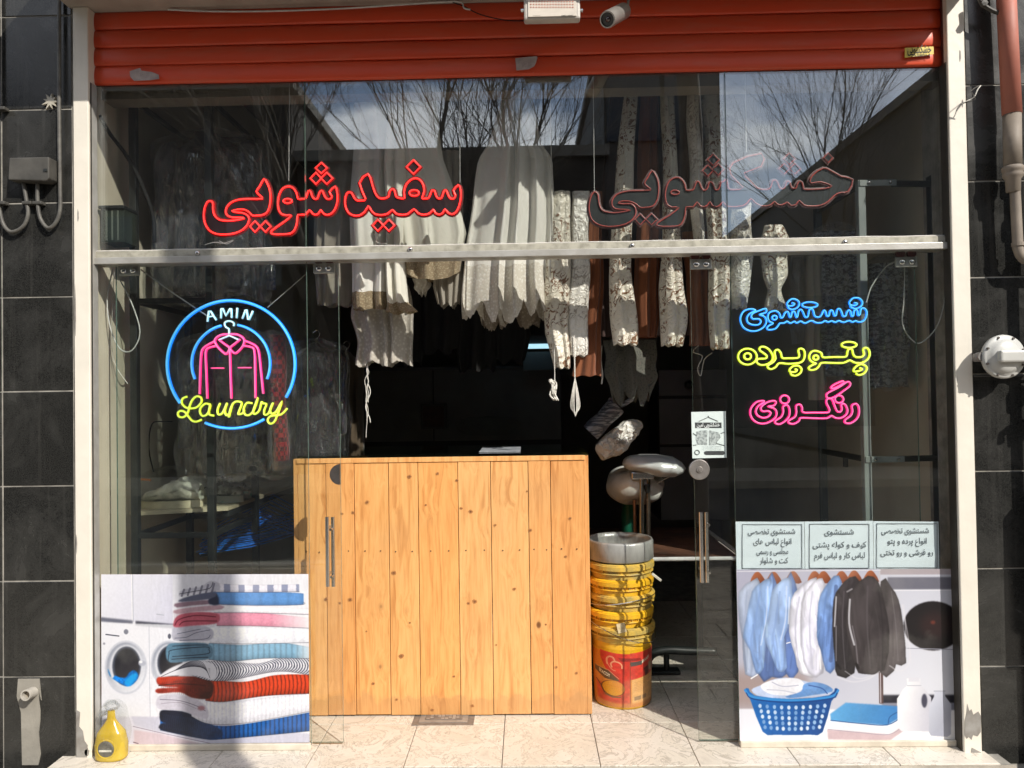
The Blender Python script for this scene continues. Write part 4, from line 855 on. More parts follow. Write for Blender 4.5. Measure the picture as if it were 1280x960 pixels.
shirt([(434, 240), (462, 262), (446, 420), (430, 590), (396, 597), (378, 520), (364, 470), (372, 340), (396, 286)], (150, 186, 242), (112, 148, 214), [([(404, 300), (388, 440), (402, 590)], 6, (104, 138, 200), .6), ([(440, 280), (430, 420), (416, 560)], 14, (58, 74, 116), .55)], 460, 222)
dk = (62, 56, 60)
shirt([(492, 246), (530, 262), (520, 420), (505, 606), (440, 616), (432, 560), (424, 440), (430, 330), (452, 286)], dk, (46, 42, 46), [([(440, 320), (432, 430)], 6, (232, 232, 240), .7), ([(438, 430), (436, 560)], 4, (170, 168, 176), .6), ([(470, 300), (462, 430), (470, 590)], 5, (96, 90, 96), .6), ([(440, 576), (452, 590)], 9, (20, 18, 20), .8)], 508, 220)
shirt([(610, 262), (650, 285), (676, 330), (692, 420), (702, 570), (664, 574), (655, 600), (600, 602)], (64, 58, 60), (84, 78, 80), [([(650, 300), (664, 420), (672, 560)], 4, (120, 114, 118), .6)], 570, 220, hang=False)
shirt([(562, 240), (600, 262), (620, 330), (640, 450), (620, 596), (536, 610), (512, 590), (488, 500), (476, 430), (484, 330), (510, 282)], (70, 64, 66), (58, 52, 55), [([(492, 330), (488, 420), (506, 500)], 7, (226, 226, 234), .75), ([(500, 430), (512, 500), (518, 570)], 4, (150, 146, 152), .6), ([(560, 280), (556, 420), (566, 590)], 6, (92, 86, 90), .6), ([(512, 572), (520, 588)], 9, (18, 16, 18), .8), ([(600, 290), (614, 420), (612, 590)], 5, (40, 36, 40), .7)], 570, 220)
for l, wd in (([(440, 622), (500, 640), (560, 628), (600, 602)], 5), ([(640, 580), (680, 600), (716, 566), (712, 480), (690, 350)], 5), ([(482, 300), (500, 290)], 6), ([(470, 600), (520, 628), (580, 614)], 4)): A.line(smoothline(l, 6), wd, (232, 230, 236), .5, 4)
A.line([(262, 320), (256, 420)], 4, (248, 248, 252), .7, 3); A.line([(696, 350), (706, 520)], 5, (226, 226, 232), .55, 4)
# basket
A.poly([(110, 670), (150, 650), (200, 628), (260, 624), (330, 640), (400, 655), (425, 680), (300, 700), (160, 700)], (190, 205, 236), 1, smooth=3, tex=.12)
A.poly([(145, 655), (180, 635), (260, 624), (300, 632), (312, 655), (280, 685), (220, 690), (170, 680)], (240, 241, 250), 1, smooth=3, tex=.08); A.line(smoothline([(190, 640), (230, 656), (290, 652)], 5), 4, (190, 192, 212)); A.line(smoothline([(170, 668), (230, 672), (280, 682)], 5), 4, (200, 202, 220))
A.poly([(310, 650), (350, 640), (400, 652), (420, 676), (340, 690), (270, 700), (240, 694), (300, 676)], (104, 152, 214), 1, smooth=3, tex=.2); A.line(smoothline([(330, 652), (380, 664), (400, 684)], 5), 4, (50, 90, 160))
A.poly([(86, 668), (100, 664), (122, 690), (265, 704), (408, 690), (430, 664), (444, 672), (432, 700), (416, 712), (380, 828), (330, 838), (200, 838), (150, 826), (106, 708)], (20, 104, 186), 1, smooth=2, grad=((10, 66, 138), (110, 700), (420, 800)), tex=.1)
A.line(smoothline([(86, 670), (120, 696), (265, 708), (410, 696), (442, 672)], 6), 9, (52, 140, 214)); A.line(smoothline([(90, 680), (120, 704), (265, 717), (410, 704), (438, 682)], 6), 4, (10, 62, 130))
for r_ in range(5):
    y_ = 728 + r_ * 20; x0, x1 = 128 + r_ * 5, 404 - r_ * 6
    for c_ in range(10):
        x_ = x0 + (x1 - x0) * (c_ + .5) / 10; A.ell(x_, y_ + 8 * math.sin(math.pi * (c_ + .5) / 10), 6.5, 8, random.choice([(190, 210, 240), (150, 185, 230), (214, 226, 246), (120, 160, 215)]), 1)
# folded stack and bottles
A.poly([(398, 818), (420, 812), (640, 836), (694, 800), (694, 822), (636, 862), (400, 856)], (208, 184, 190), 2, smooth=1, tex=.05); A.poly([(398, 786), (420, 780), (630, 804), (692, 768), (694, 800), (634, 838), (402, 818)], (240, 240, 248), 2, smooth=1, tex=.04)
A.poly([(410, 760), (470, 718), (560, 724), (688, 734), (690, 768), (626, 804), (412, 786)], (92, 166, 222), 2, smooth=1, grad=((62, 130, 196), (450, 720), (640, 800)), tex=.06); A.line(smoothline([(412, 784), (520, 796), (628, 802), (690, 766)], 5), 3, (30, 80, 140)); A.line(smoothline([(632, 796), (640, 770), (690, 744)], 5), 4, (40, 96, 158)); A.line(smoothline([(402, 818), (520, 830), (634, 838), (692, 802)], 5), 2, (160, 150, 166))
A.poly([(704, 628), (756, 628), (756, 654), (772, 668), (796, 700), (798, 816), (786, 828), (682, 826), (668, 812), (666, 704), (690, 668), (706, 654)], (248, 248, 252), 1, smooth=1, grad=((206, 206, 220), (690, 700), (800, 740)), tex=.02); A.poly([(712, 624), (750, 624), (752, 640), (710, 640)], (226, 226, 236)); A.line([(706, 655), (758, 655)], 3, (196, 196, 210)); A.ell(770, 712, 11, 26, (70, 70, 88), 2)
A.poly([(810, 676), (846, 676), (850, 696), (872, 726), (870, 838), (856, 848), (794, 844), (786, 830), (788, 730), (806, 698)], (216, 220, 234), 1, smooth=1, grad=((176, 180, 198), (800, 700), (870, 760))); A.line([(808, 676), (848, 676)], 5, (190, 194, 208))
po2 = thing('shirts_poster', 'poster of shirts on hangers, blue laundry basket and detergent bottles on the glass', 'poster', W(1060, 930, YPO))
sheet('print_sheet', [(920.5, 712), (1195, 711), (1197, 927), (925, 928)], YPO, printmat('shirt_print', A.image('shirt_print')), po2, wav=.0004)

# three bluish paper notices, behind the glass
M_PAPER = P('pale_blue_paper', (.70, .78, .84), (.66, .74, .80), 6, .6)
M_INK = P('grey_print_ink', (.10, .12, .14), (.14, .16, .18), 200, .6)
YN = .014
def notice(corners, border, lines, label):
    t = thing('paper_notice', label, 'notice', W(corners[3][0], corners[3][1], YN), 'paper notices above the shirts poster' if False else None)
    sheet('paper', corners, YN, M_PAPER, t, wav=.002, nx=16, nz=12)
    yk = YN - .0032
    bx0, by0, bx1, by1 = border; mb = MB()
    for (a0, b0, a1, b1_) in ((bx0, by0, bx1, by0), (bx1, by0, bx1, by1), (bx1, by1, bx0, by1), (bx0, by1, bx0, by0)):
        p, q = W(a0, b0, yk), W(a1, b1_, yk); mb.tube([p, q], .0012, 4)
    mb.build('printed_border', M_INK, t)
    for txt, cx, cy, wd in lines:
        p = W(cx, cy, yk); mb = MB(); textmesh(mb, txt, p.x, p.z, yk + .0004 * 0, wd / 931 * 3.213 * .19 if False else .034, width=wd / 931 * 3.213, bold=.012, rot=-R(.3)); mb.build('printed_line', M_INK, t)
notice([(919, 652), (1005, 652), (1006, 711), (920, 712)], (928, 655.5, 1002.5, 710.5), [('شستشوی تخصصی', 964.5, 665.5, 58), ('انواع لباس های', 965.5, 678.5, 47), ('مجلسی و رسمی', 965.5, 690, 39), ('کت و شلوار', 967.5, 701.5, 35)], 'pale paper notice with four printed Persian lines, left of the three notices')
notice([(1005.5, 652), (1091, 651), (1092, 711), (1006.5, 711)], (1012, 655, 1086.5, 710), [('شستشوی', 1049, 666, 36), ('کیف و کوله پشتی', 1049.5, 682, 66), ('لباس کار و لباس فرم', 1049.5, 696, 62)], 'pale paper notice with three printed Persian lines, middle of the three notices')
notice([(1091.5, 651.5), (1173, 652), (1174, 711), (1092.5, 711)], (1096, 654.5, 1171.5, 709.5), [('شستشوی تخصصی', 1131.5, 664.5, 58), ('انواع پرده و پتو', 1134, 678, 48), ('رو فرشی و رو تختی', 1133.5, 691.5, 64)], 'pale paper notice with three printed Persian lines, rightmost of the notices by the post')

# flyer on the right door
fy = .0385; fc = (864, 515, 908, 572)
fl_ = thing('flyer', 'small grey and white flyer with a hanger drawing taped above the round door lock', 'flyer', W(886, 572, fy))
sheet('paper', [(864, 515), (907, 514), (908, 572), (865.5, 573)], fy, P('flyer_paper', (.62, .70, .68), (.56, .64, .63), 20, .5), fl_, nx=4, nz=4)
fk = P('flyer_dark_print', (.03, .035, .037), (.05, .055, .055), 60, .5); fg = P('flyer_grey_print', (.22, .25, .25), (.4, .45, .44), 90, .5, lo=.45, hi=.55); fw = P('flyer_white_print', (.7, .75, .74), (.65, .7, .7), 30, .5)
def F(a, b_, dy=-.0012): return W(855 + a / 9.6, 505 + b_ / 9.6, fy + dy)
def fpoly(pts, mat, nm, dy=-.0008):
    q = [F(*p) for p in pts]; MB().prism([(p.x, p.z) for p in q], fy + dy, fy + dy + .0003).build(nm, mat, fl_)
fpoly([(132, 222), (450, 222), (452, 288), (134, 288)], fk, 'title_band')
p = F(290, 254); mb = MB(); textmesh(mb, 'خشکشویی امین', p.x, p.z, fy - .0014, .024, width=.098, bold=.02); mb.build('title_text', fw, fl_)
MB().tube([tuple(F(*q)) for q in smoothline([(178, 208), (230, 185), (285, 160), (292, 142), (300, 160), (350, 182), (408, 206)], 3)], .0013, 4).build('hanger_drawing', fk, fl_)
fpoly([(150, 330), (200, 318), (280, 314), (280, 492), (160, 488), (140, 420)], fg, 'carpet_picture'); fpoly([(300, 316), (360, 325), (420, 345), (440, 400), (400, 450), (385, 490), (300, 494)], fg, 'carpet_picture')
for l in ([(108, 350), (150, 378)], [(440, 352), (488, 338)], [(385, 470), (488, 498)], [(110, 495), (150, 490)]): MB().tube([tuple(F(*q)) for q in l], .0013, 4).build('brush_stroke', fk, fl_)
fpoly([(240, 575), (262, 565), (470, 563), (490, 575), (490, 600), (470, 612), (262, 612), (242, 600)], fg if False else fk, 'address_band')
MB().tube([tuple(F(*q)) for q in ring(158, 580, 28, 27, 16)], .0016, 4, closed=True).build('round_stamp', fk, fl_)
for b_ in (510, 528, 548):
    p = F(330, b_); mb = MB(); textmesh(mb, 'شستشوی انواع فرش و پرده', p.x, p.z, fy - .0012, .006, width=.085); mb.build('small_print', fg, fl_)

# ------------------------------------------------------------------ wooden counter
YK = .32
def pine():
    m, t, b = newmat('knotty_pine'); c = nn(t, 'ShaderNodeTexCoord'); oi = nn(t, 'ShaderNodeObjectInfo')
    mu = nn(t, 'ShaderNodeMath', operation='MULTIPLY'); mu.inputs[1].default_value = 37; t.links.new(oi.outputs['Random'], mu.inputs[0])
    cb_ = nn(t, 'ShaderNodeCombineXYZ'); t.links.new(mu.outputs[0], cb_.inputs[1]); t.links.new(mu.outputs[0], cb_.inputs[2])
    ad = nn(t, 'ShaderNodeVectorMath', operation='ADD'); t.links.new(c.outputs['Object'], ad.inputs[0]); t.links.new(cb_.outputs[0], ad.inputs[1])
    # knots: cells in a stretched voronoi warp the grain around them
    mp_ = nn(t, 'ShaderNodeMapping'); mp_.inputs['Scale'].default_value = (6.5, 6.5, 4.6); t.links.new(ad.outputs[0], mp_.inputs[0])
    vo = nn(t, 'ShaderNodeTexVoronoi'); vo.inputs['Scale'].default_value = 1; t.links.new(mp_.outputs[0], vo.inputs[0])
    rk = ramp(t, vo.outputs['Distance'], [(0, (1, 1, 1)), (.42, (0, 0, 0))])
    mg = nn(t, 'ShaderNodeMapping'); mg.inputs['Scale'].default_value = (1, 1, .07); t.links.new(ad.outputs[0], mg.inputs[0])
    wv = nn(t, 'ShaderNodeVectorMath', operation='ADD'); t.links.new(mg.outputs[0], wv.inputs[0])
    sc_ = nn(t, 'ShaderNodeVectorMath', operation='SCALE'); sc_.inputs[3].default_value = .016; t.links.new(rk.outputs[0], sc_.inputs[0]); t.links.new(sc_.outputs[0], wv.inputs[1])
    n = noise(t, wv.outputs[0], 26, 6, .55, 1.4); n0 = noise(t, wv.outputs[0], 90, 3, .6)
    col = ramp(t, n, [(.32, (.56, .235, .07)), (.46, (.76, .38, .135)), (.56, (.82, .44, .17)), (.72, (.66, .31, .10))]).outputs[0]
    col = mixc(t, .22, col, ramp(t, n0, [(.35, (.42, .19, .05)), (.6, (.74, .46, .19))]).outputs[0])
    # plank tone by object
    tone = ramp(t, oi.outputs['Random'], [(0, (1, .90, .76)), (.35, (1, 1, 1)), (.6, (.90, .80, .70)), (.8, (1, .97, .9)), (1, (.96, .86, .74))]).outputs[0]
    col = mixc(t, 1.0, col, tone, 'MULTIPLY')
    sp = nn(t, 'ShaderNodeSeparateColor'); t.links.new(vo.outputs['Color'], sp.inputs[0])
    k1 = ramp(t, vo.outputs['Distance'], [(0, (1, 1, 1)), (.055, (.85, .85, .85)), (.085, (.15, .15, .15)), (.14, (0, 0, 0))]).outputs[0]
    gate = ramp(t, sp.outputs[0], [(.72, (0, 0, 0)), (.74, (1, 1, 1))]).outputs[0]
    kk = mixc(t, 1.0, k1, gate, 'MULTIPLY'); col = mixc(t, kk, col, (.13, .045, .014))
    big = noise(t, c.outputs['Object'], 2.5, 5); col = mixc(t, ramp(t, big, [(.5, (0, 0, 0)), (.8, (.35, .35, .35))]).outputs[0], col, (.40, .24, .11))
    sz = nn(t, 'ShaderNodeSeparateXYZ'); t.links.new(c.outputs['Object'], sz.inputs[0]); gn = noise(t, c.outputs['Object'], 14, 5); ga = nn(t, 'ShaderNodeMath', operation='MULTIPLY_ADD'); ga.inputs[1].default_value = -.16; t.links.new(gn, ga.inputs[0]); t.links.new(sz.outputs[2], ga.inputs[2])
    col = mixc(t, ramp(t, ga.outputs[0], [(0, (.35, .35, .35)), (.012, (.12, .12, .12)), (.03, (0, 0, 0))]).outputs[0], col, (.34, .19, .085))
    t.links.new(col, b.inputs['Base Color']); b.inputs['Roughness'].default_value = .48
    bump(t, b, n0, .15, .002); return m
M_PINE = pine()
ck = thing('wooden_counter', 'knotty pine plank shop counter with a glass sheet on top', 'counter', (WX(560, 800, YK), YK, 0))
ztop = WZ(560, 571, YK); zpl = WZ(560, 577.5, YK)
edges = [373, 408.5, 444, 487, 524, 574, 615, 662, 690, 732.5]
XE = [WX(e, 730, YK) for e in edges]
for i in range(9):
    x0, x1 = XE[i], XE[i + 1]; n = 14; mb = MB(); zb = .004 + random.uniform(0, .006); dy = random.uniform(-.0015, .0015)
    pts = [(x0 + .0011 + random.uniform(0, .0006), zb + (zpl - zb) * k / n) for k in range(n + 1)] + [(x1 - .0011 - random.uniform(0, .0006), zb + (zpl - zb) * k / n) for k in range(n, -1, -1)]
    mb.prism(pts, YK + dy, YK + dy + .02); mb.build('plank', M_PINE, ck, bevel=.0012, seg=1)
MB().box(XE[0] - .003, XE[-1] + .004, YK - .004, YK + .025, zpl + .001, ztop).build('top_rail', M_PINE, ck, bevel=.002)
MB().box(XE[-1] - .001, XE[-1] + .02, YK + .003, YK + .62, .004, ztop - .002).build('side_board', M_PINE, ck, bevel=.002)
MB().box(XE[0] - .02, XE[0] + .001, YK + .003, YK + .62, .004, ztop - .002).build('side_board', M_PINE, ck, bevel=.002)
MB().box(XE[0], XE[-1], YK + .022, YK + .64, .9, ztop - .003).build('inner_box', P('dark_counter_inside', (.05, .035, .02), (.03, .02, .015), 4, .7), ck)
MB().box(XE[0] + .0, XE[-1] + .018, YK - .002, YK + .64, ztop + .001, ztop + .011).build('glass_top', [glassmat('green_glass_top', (.45, .56, .5), .09, gain=.8)], ck)
MB().box(XE[-1] - .5, XE[-1] - .3, YK + .1, YK + .4, ztop + .012, ztop + .016).build('receipt_sheet', P('receipt_paper', (.32, .34, .36), (.2, .22, .24), 30, .6), ck)
mat_nail = P('nail_head', (.08, .05, .03), (.05, .03, .02), 20, .5)
nz_ = WZ(560, 688, YK)
for i in range(9):
    for f in ((.22, .78) if i % 2 else (.3, .75)):
        p = (XE[i] + (XE[i + 1] - XE[i]) * f, YK - .0022, nz_ + random.uniform(-.003, .003))
        MB().lathe([(0, .0008), (.0028, .0006), (.0034, -.001)], (0, 0, 0), 8, M=Matrix.Translation(p) @ Matrix.Rotation(R(90), 4, 'X')).build('nail', mat_nail, ck)
# knots of the planks, each a slightly proud ellipse with a darker heart
M_KN, M_KH = P('knot_ring', (.52, .24, .08), (.36, .15, .05), 60, .5), P('knot_heart', (.17, .07, .025), (.28, .12, .04), 90, .5)
for kx, ky, kr in ((356, 107, 5.5), (438, 98, 4), (232, 182, 5), (535, 210, 5.5), (507, 200, 4), (607, 249, 3.5), (709, 264, 5), (826, 229, 4), (404, 190, 2.5), (310, 389, 6), (663, 436, 4), (547, 473, 6), (528, 478, 4), (332, 633, 6), (250, 713, 4), (786, 665, 3.5), (845, 682, 3.5), (814, 341, 3.5), (495, 118, 4), (158, 216, 4), (190, 213, 5), (152, 478, 4), (182, 468, 6), (540, 778, 4.5), (357, 535, 2.5), (486, 692, 3), (318, 760, 3.5), (755, 540, 3), (423, 790, 4), (112, 466, 5), (230, 560, 2), (610, 600, 2.5), (700, 150, 2.5)):
    q = W(360 + kx / 2.343, 550 + ky / 2.343, YK); r_ = kr / 2.343 / 931 * 3.52; wob = [random.uniform(.85, 1.15) for _ in range(14)]
    for f, mt, dy in ((1.15, M_KN, .0020), (.62, M_KH, .0023)):
        MB().prism([(q.x + r_ * f * 1.1 * wob[i] * math.cos(i * math.pi / 7), q.z + r_ * f * .9 * wob[i] * math.sin(i * math.pi / 7)) for i in range(14)], YK - dy, YK - .0005).build('knot', mt, ck)
# drain plate in the floor in front of the counter
g0, g1 = G(514, 907), G(594, 893)
dp = thing('floor_plate', 'square metal floor drain plate with a raised pattern, set in the marble before the counter', 'drain', ((g0.x + g1.x) / 2, g0.y, 0))
M_PL = P('dull_drain_metal', (.30, .27, .24), (.2, .18, .16), 30, .5, metal=.5)
x0, x1, y0, y1 = g0.x, g1.x, g0.y, g0.y + .26
MB().box(x0, x1, y0, y1, -.01, .0015).build('outer_frame', M_PL, dp, bevel=.001)
MB().box(x0 + .03, x1 - .03, y0 + .025, y1 - .02, .0017, .0035).build('plate', P('drain_plate_light', (.42, .39, .35), (.3, .27, .24), 20, .45, metal=.4), dp, bevel=.001)
MB().box(x0 + .055, x1 - .055, y0 + .05, y1 - .045, .0037, .005).build('centre_panel', M_PL, dp, bevel=.001)
mb = MB()
for i in range(9):
    for j in range(4):
        if random.random() < .55: mb.box(x0 + .062 + i * (x1 - x0 - .13) / 9, x0 + .062 + (i + .8) * (x1 - x0 - .13) / 9, y0 + .058 + j * .012, y0 + .067 + j * .012, .0052, .0062)
o = mb.build('raised_pattern', P('worn_bright_metal', (.6, .56, .5), (.45, .42, .38), 30, .35, metal=.5), dp); o['kind'] = 'stuff'

# ------------------------------------------------------------------ cloth
def cloth(name, c1, c2, pat=None, patc=None, pscale=20, trans=.3, rough=.8, sheen=.3, bmp=.3, gloss=False, stretch=(1, 1, 1)):
    if name in MC: return MC[name]
    m, t, b = newmat(name); v = coords(t, stretch); n = noise(t, v, 7, 6, .6)
    c = ramp(t, n, [(.35, c1), (.65, c2)]).outputs[0]; h = noise(t, v, 260, 2)
    if pat == 'brocade':
        vo = nn(t, 'ShaderNodeTexVoronoi', feature='SMOOTH_F1'); vo.inputs['Scale'].default_value = pscale; wd = noise(t, v, pscale * .6, 3)
        mx_ = mixc(t, .13, v, ramp(t, wd, [(0, (0, 0, 0)), (1, (1, 1, 1))]).outputs[0], 'ADD'); t.links.new(mx_, vo.inputs[0])
        wv = nn(t, 'ShaderNodeMath', operation='SINE'); mm = nn(t, 'ShaderNodeMath', operation='MULTIPLY'); mm.inputs[1].default_value = 26; t.links.new(vo.outputs['Distance'], mm.inputs[0]); t.links.new(mm.outputs[0], wv.inputs[0])
        big = noise(t, v, pscale * .36, 3); bm = ramp(t, big, [(.46, (0, 0, 0)), (.52, (1, 1, 1))]).outputs[0]
        p = ramp(t, wv.outputs[0], [(.45, (0, 0, 0)), (.6, (1, 1, 1))]).outputs[0]
        f = mixc(t, 1.0, p, bm, 'MULTIPLY'); c = mixc(t, f, c, patc); p2 = ramp(t, wv.outputs[0], [(.1, (.35, .35, .35)), (.3, (0, 0, 0))]).outputs[0]; c = mixc(t, p2, c, (.75, .72, .62)); h = wv.outputs[0]
    if pat == 'damask':
        sx_ = nn(t, 'ShaderNodeSeparateXYZ'); t.links.new(v, sx_.inputs[0]); pp = nn(t, 'ShaderNodeMath', operation='PINGPONG'); pp.inputs[1].default_value = .085; t.links.new(sx_.outputs[0], pp.inputs[0])
        pz = nn(t, 'ShaderNodeMath', operation='PINGPONG'); pz.inputs[1].default_value = .13; t.links.new(sx_.outputs[2], pz.inputs[0])
        cx_ = nn(t, 'ShaderNodeCombineXYZ'); t.links.new(pp.outputs[0], cx_.inputs[0]); t.links.new(pz.outputs[0], cx_.inputs[2])
        h = noise(t, cx_.outputs[0], pscale, 4, .6, 1.2); p = ramp(t, h, [(.485, (0, 0, 0)), (.515, (1, 1, 1))]).outputs[0]; c = mixc(t, p, c, patc)
    if pat == 'check':
        ck_ = nn(t, 'ShaderNodeTexChecker'); ck_.inputs['Scale'].default_value = pscale; t.links.new(v, ck_.inputs[0]); c = mixc(t, ck_.outputs[1], c, patc)
    if pat == 'lace':
        vo = nn(t, 'ShaderNodeTexVoronoi'); vo.inputs['Scale'].default_value = pscale; t.links.new(v, vo.inputs[0]); h = vo.outputs['Distance']
        c = mixc(t, ramp(t, vo.outputs['Distance'], [(.2, (0, 0, 0)), (.5, (1, 1, 1))]).outputs[0], c, patc)
    t.links.new(c, b.inputs['Base Color']); b.inputs['Roughness'].default_value = rough; b.inputs['Sheen Weight'].default_value = sheen
    if gloss: b.inputs['Roughness'].default_value = .38; b.inputs['Specular IOR Level'].default_value = .8
    bump(t, b, h, bmp, .004)
    if trans:
        o = [x for x in t.nodes if x.type == 'OUTPUT_MATERIAL'][0]; tr = nn(t, 'ShaderNodeBsdfTranslucent'); t.links.new(c, tr.inputs[0])
        ms = nn(t, 'ShaderNodeMixShader'); ms.inputs[0].default_value = trans; t.links.new(b.outputs[0], ms.inputs[1]); t.links.new(tr.outputs[0], ms.inputs[2]); t.links.new(ms.outputs[0], o.inputs[0])
    MC[name] = m; return m
M_LACE = cloth('white_lace', (.90, .88, .81), (.84, .82, .75), 'lace', (.70, .66, .57), 75, .22)
M_SHEER = cloth('white_sheer', (.92, .90, .84), (.86, .84, .77), None, None, 20, .2)
M_IVORY = cloth('ivory_satin', (.94, .92, .82), (.90, .87, .76), None, None, 20, .2)
M_HEM = cloth('beige_lace_hem', (.56, .47, .31), (.46, .38, .25), 'lace', (.3, .23, .14), 110, .25)
M_TAUPE = cloth('taupe_sheer', (.42, .38, .32), (.34, .30, .25), None, None, 20, .3)
M_FRIN = cloth('cream_fringe', (.50, .46, .38), (.38, .34, .27), None, None, 20, .2, bmp=.8, stretch=(8, 8, .5))
M_BROC = cloth('cream_brocade', (.80, .75, .63), (.70, .65, .53), 'brocade', (.20, .10, .045), 24, .12, gloss=True, bmp=.5)
M_BROCS = cloth('silver_brocade', (.84, .82, .76), (.74, .72, .66), 'brocade', (.42, .38, .32), 26, .12, gloss=True, bmp=.5)
M_RUST = cloth('rust_brown_velvet', (.27, .085, .026), (.20, .06, .02), None, None, 20, .1, bmp=.3, stretch=(1, 1, .2))
M_MAROON = cloth('dark_maroon_cloth', (.06, .026, .02), (.04, .02, .016), None, None, 20, .05)
M_DGREEN = cloth('dark_green_lace', (.085, .09, .075), (.06, .065, .055), 'lace', (.13, .13, .11), 90, .1)
M_BLKC = cloth('black_cloth', (.006, .006, .006), (.011, .01, .01), None, None, 20, 0, sheen=0)
M_ROPE = P('white_rope', (.72, .70, .64), (.55, .53, .47), 60, .8, bmp=.3)
M_BAGCLR = glassmat('thin_clear_bag', (.96, .965, .96), .02, bmpS=1.0, bscale=20, rough=.12, gain=.3)
M_PLASTIC = glassmat('clinging_clear_plastic', (.93, .94, .94), .12, bmpS=1.0, strk=((1, 1, .38), 0, (0, R(32), 0)), bscale=15, rough=.09, gain=.6, power=2.2)

def drape(stations, y, pleats=6, amp=.014, depth=.05, rag=0.0, zig=0, seed=0, nu=96, nv=26, twist=.25, hem=0, flat=False):
    """hanging cloth: closed pleated section lofted down through (picture y, x left, x right) stations"""
    rnd = random.Random(seed); ph = [rnd.uniform(0, 6.28) for _ in range(5)]
    st_ = [(WZ((a + b) / 2, p, y), WX(a, p, y), WX(b, p, y)) for p, a, b in stations]
    zt_, zb_ = st_[0][0], st_[-1][0]; zz = [s[0] for s in st_][::-1]; xl = [s[1] for s in st_][::-1]; xr = [s[2] for s in st_][::-1]
    def fn(u, v):
        z = zt_ + (zb_ - zt_) * v; a = 2 * math.pi * u; x0 = np.interp(z, zz, xl); x1 = np.interp(z, zz, xr); hw = (x1 - x0) / 2; c = (x0 + x1) / 2
        ca, sa = math.cos(a), math.sin(a); s_ = math.copysign(abs(ca) ** .85, ca)
        sw = s_ + .16 * math.sin(3.1 * s_ + ph[3]) + .07 * math.sin(7.3 * s_ + ph[4] + v * .8)
        w_ = 1.15 * math.sin(pleats * .62 * math.pi * sw + ph[0] + twist * 2 * v) + .38 * math.sin(pleats * 1.33 * math.pi * sw + ph[1] - v * 2 * twist) + .10 * math.sin(pleats * 2.9 * sw * math.pi + ph[2] + v)
        d = depth * (.55 + .45 * min(1, v * 3)) * sa; yy = y + d + amp * w_ * (.5 + .5 * v) * (abs(sa) ** .6)
        xx = c + hw * s_ * (1 + .03 * math.sin(7 * v + ph[3])) + .004 * math.sin(13 * v + ph[4])
        if v > .72:
            e = (v - .72) / .28
            if zig: z += zig * e * e * (1 - 1.9 * abs(math.sin(math.pi * ((s_ * .5 + .5) * pleats * .8 + .12 * math.sin(9 * s_ + ph[1]) + (.37 if sa > 0 else 0)))) ** .8) + zig * .4 * e * math.sin(s_ * 5 + ph[3]) + zig * .10 * e * math.sin(s_ * 70)
            if rag: z += rag * e * (math.sin(s_ * 31 + ph[2]) * .2 + math.sin(s_ * 67 + ph[1]) * .12 + .9 * math.sin(s_ * 7 + ph[0]))
            if hem: z += hem * e * math.sqrt(max(0, 1 - s_ * s_)) * -1
        return (xx, yy, z)
    mb = MB(); mb.grid(fn, nu, nv); return mb
M_DMY = None
def hang(name, label, stations, y, mat, group=None, cat='curtain', hem_mat=None, hemfrac=.88, **k):
    mb = drape(stations, y, **k); mats = [mat]
    if hem_mat:
        mats.append(hem_mat); nv = k.get('nv', 26); nu = k.get('nu', 96)
        for i in range(len(mb.f)):
            if (i // nu) / nv > hemfrac: mb.mi[i] = 1
    o = mb.build(name, mats, smooth=True)
    return tag(o, label, cat, group)
GC = 'curtains and covers hanging in the shop window'
hang('curtain', 'taupe sheer curtain with scalloped fringe left of the white drapes', [(100, 402, 470), (200, 396, 462), (325, 392, 448), (368, 396, 446), (382, 398, 440)], .46, M_TAUPE, GC, hem_mat=M_FRIN, hemfrac=.86, pleats=5, rag=.008, seed=1)
hang('curtain', 'long taupe drape behind the lit red sign', [(100, 455, 520), (200, 440, 540), (300, 430, 545), (345, 450, 540)], .50, M_TAUPE, GC, pleats=6, seed=2)
hang('curtain', 'greyish white drape with beige lace hem hanging in the left half of the doorway', [(100, 444, 482), (200, 440, 488), (300, 438, 492), (375, 440, 492), (388, 442, 494)], .33, M_SHEER, GC, hem_mat=M_HEM, hemfrac=.89, pleats=4, amp=.02, rag=.006, seed=3)
hang('curtain', 'bright ivory drape with beige hem beside the greyish white drape', [(100, 488, 515), (210, 480, 512), (300, 482, 507), (380, 484, 510), (391, 482, 521)], .29, M_IVORY, GC, hem_mat=M_HEM, hemfrac=.93, pleats=2.5, amp=.018, depth=.05, rag=.006, seed=4)
hang('curtain', 'longer translucent white curtain with tattered lace ending below the ivory drape', [(340, 446, 505), (395, 440, 518), (430, 446, 516), (455, 446, 517)], .40, cloth('greyish_tulle', (.78, .75, .67), (.68, .65, .57), 'lace', (.56, .52, .45), 60, .35), GC, pleats=6, amp=.02, rag=.014, seed=5)
hang('curtain', 'short puffed ivory valance with rounded beige hem', [(100, 487, 540), (200, 484, 556), (290, 500, 583), (338, 508, 574)], .30, M_IVORY, GC, hem_mat=M_HEM, hemfrac=.86, pleats=4, amp=.016, hem=.05, seed=6)
hang('curtain', 'cream curtain with combed fringe ending left of the white lace cloth', [(190, 540, 575), (300, 540, 580), (360, 541, 577), (382, 548, 575)], .36, M_FRIN, GC, pleats=5, amp=.012, rag=.012, seed=7)
hang('lace_scrap', 'small round scrap of white lace under the ivory valance', [(340, 516, 540), (360, 518, 537), (368, 522, 532)], .38, M_LACE, None, 'lace cloth', pleats=3, amp=.01, rag=.01, seed=8, nu=48)
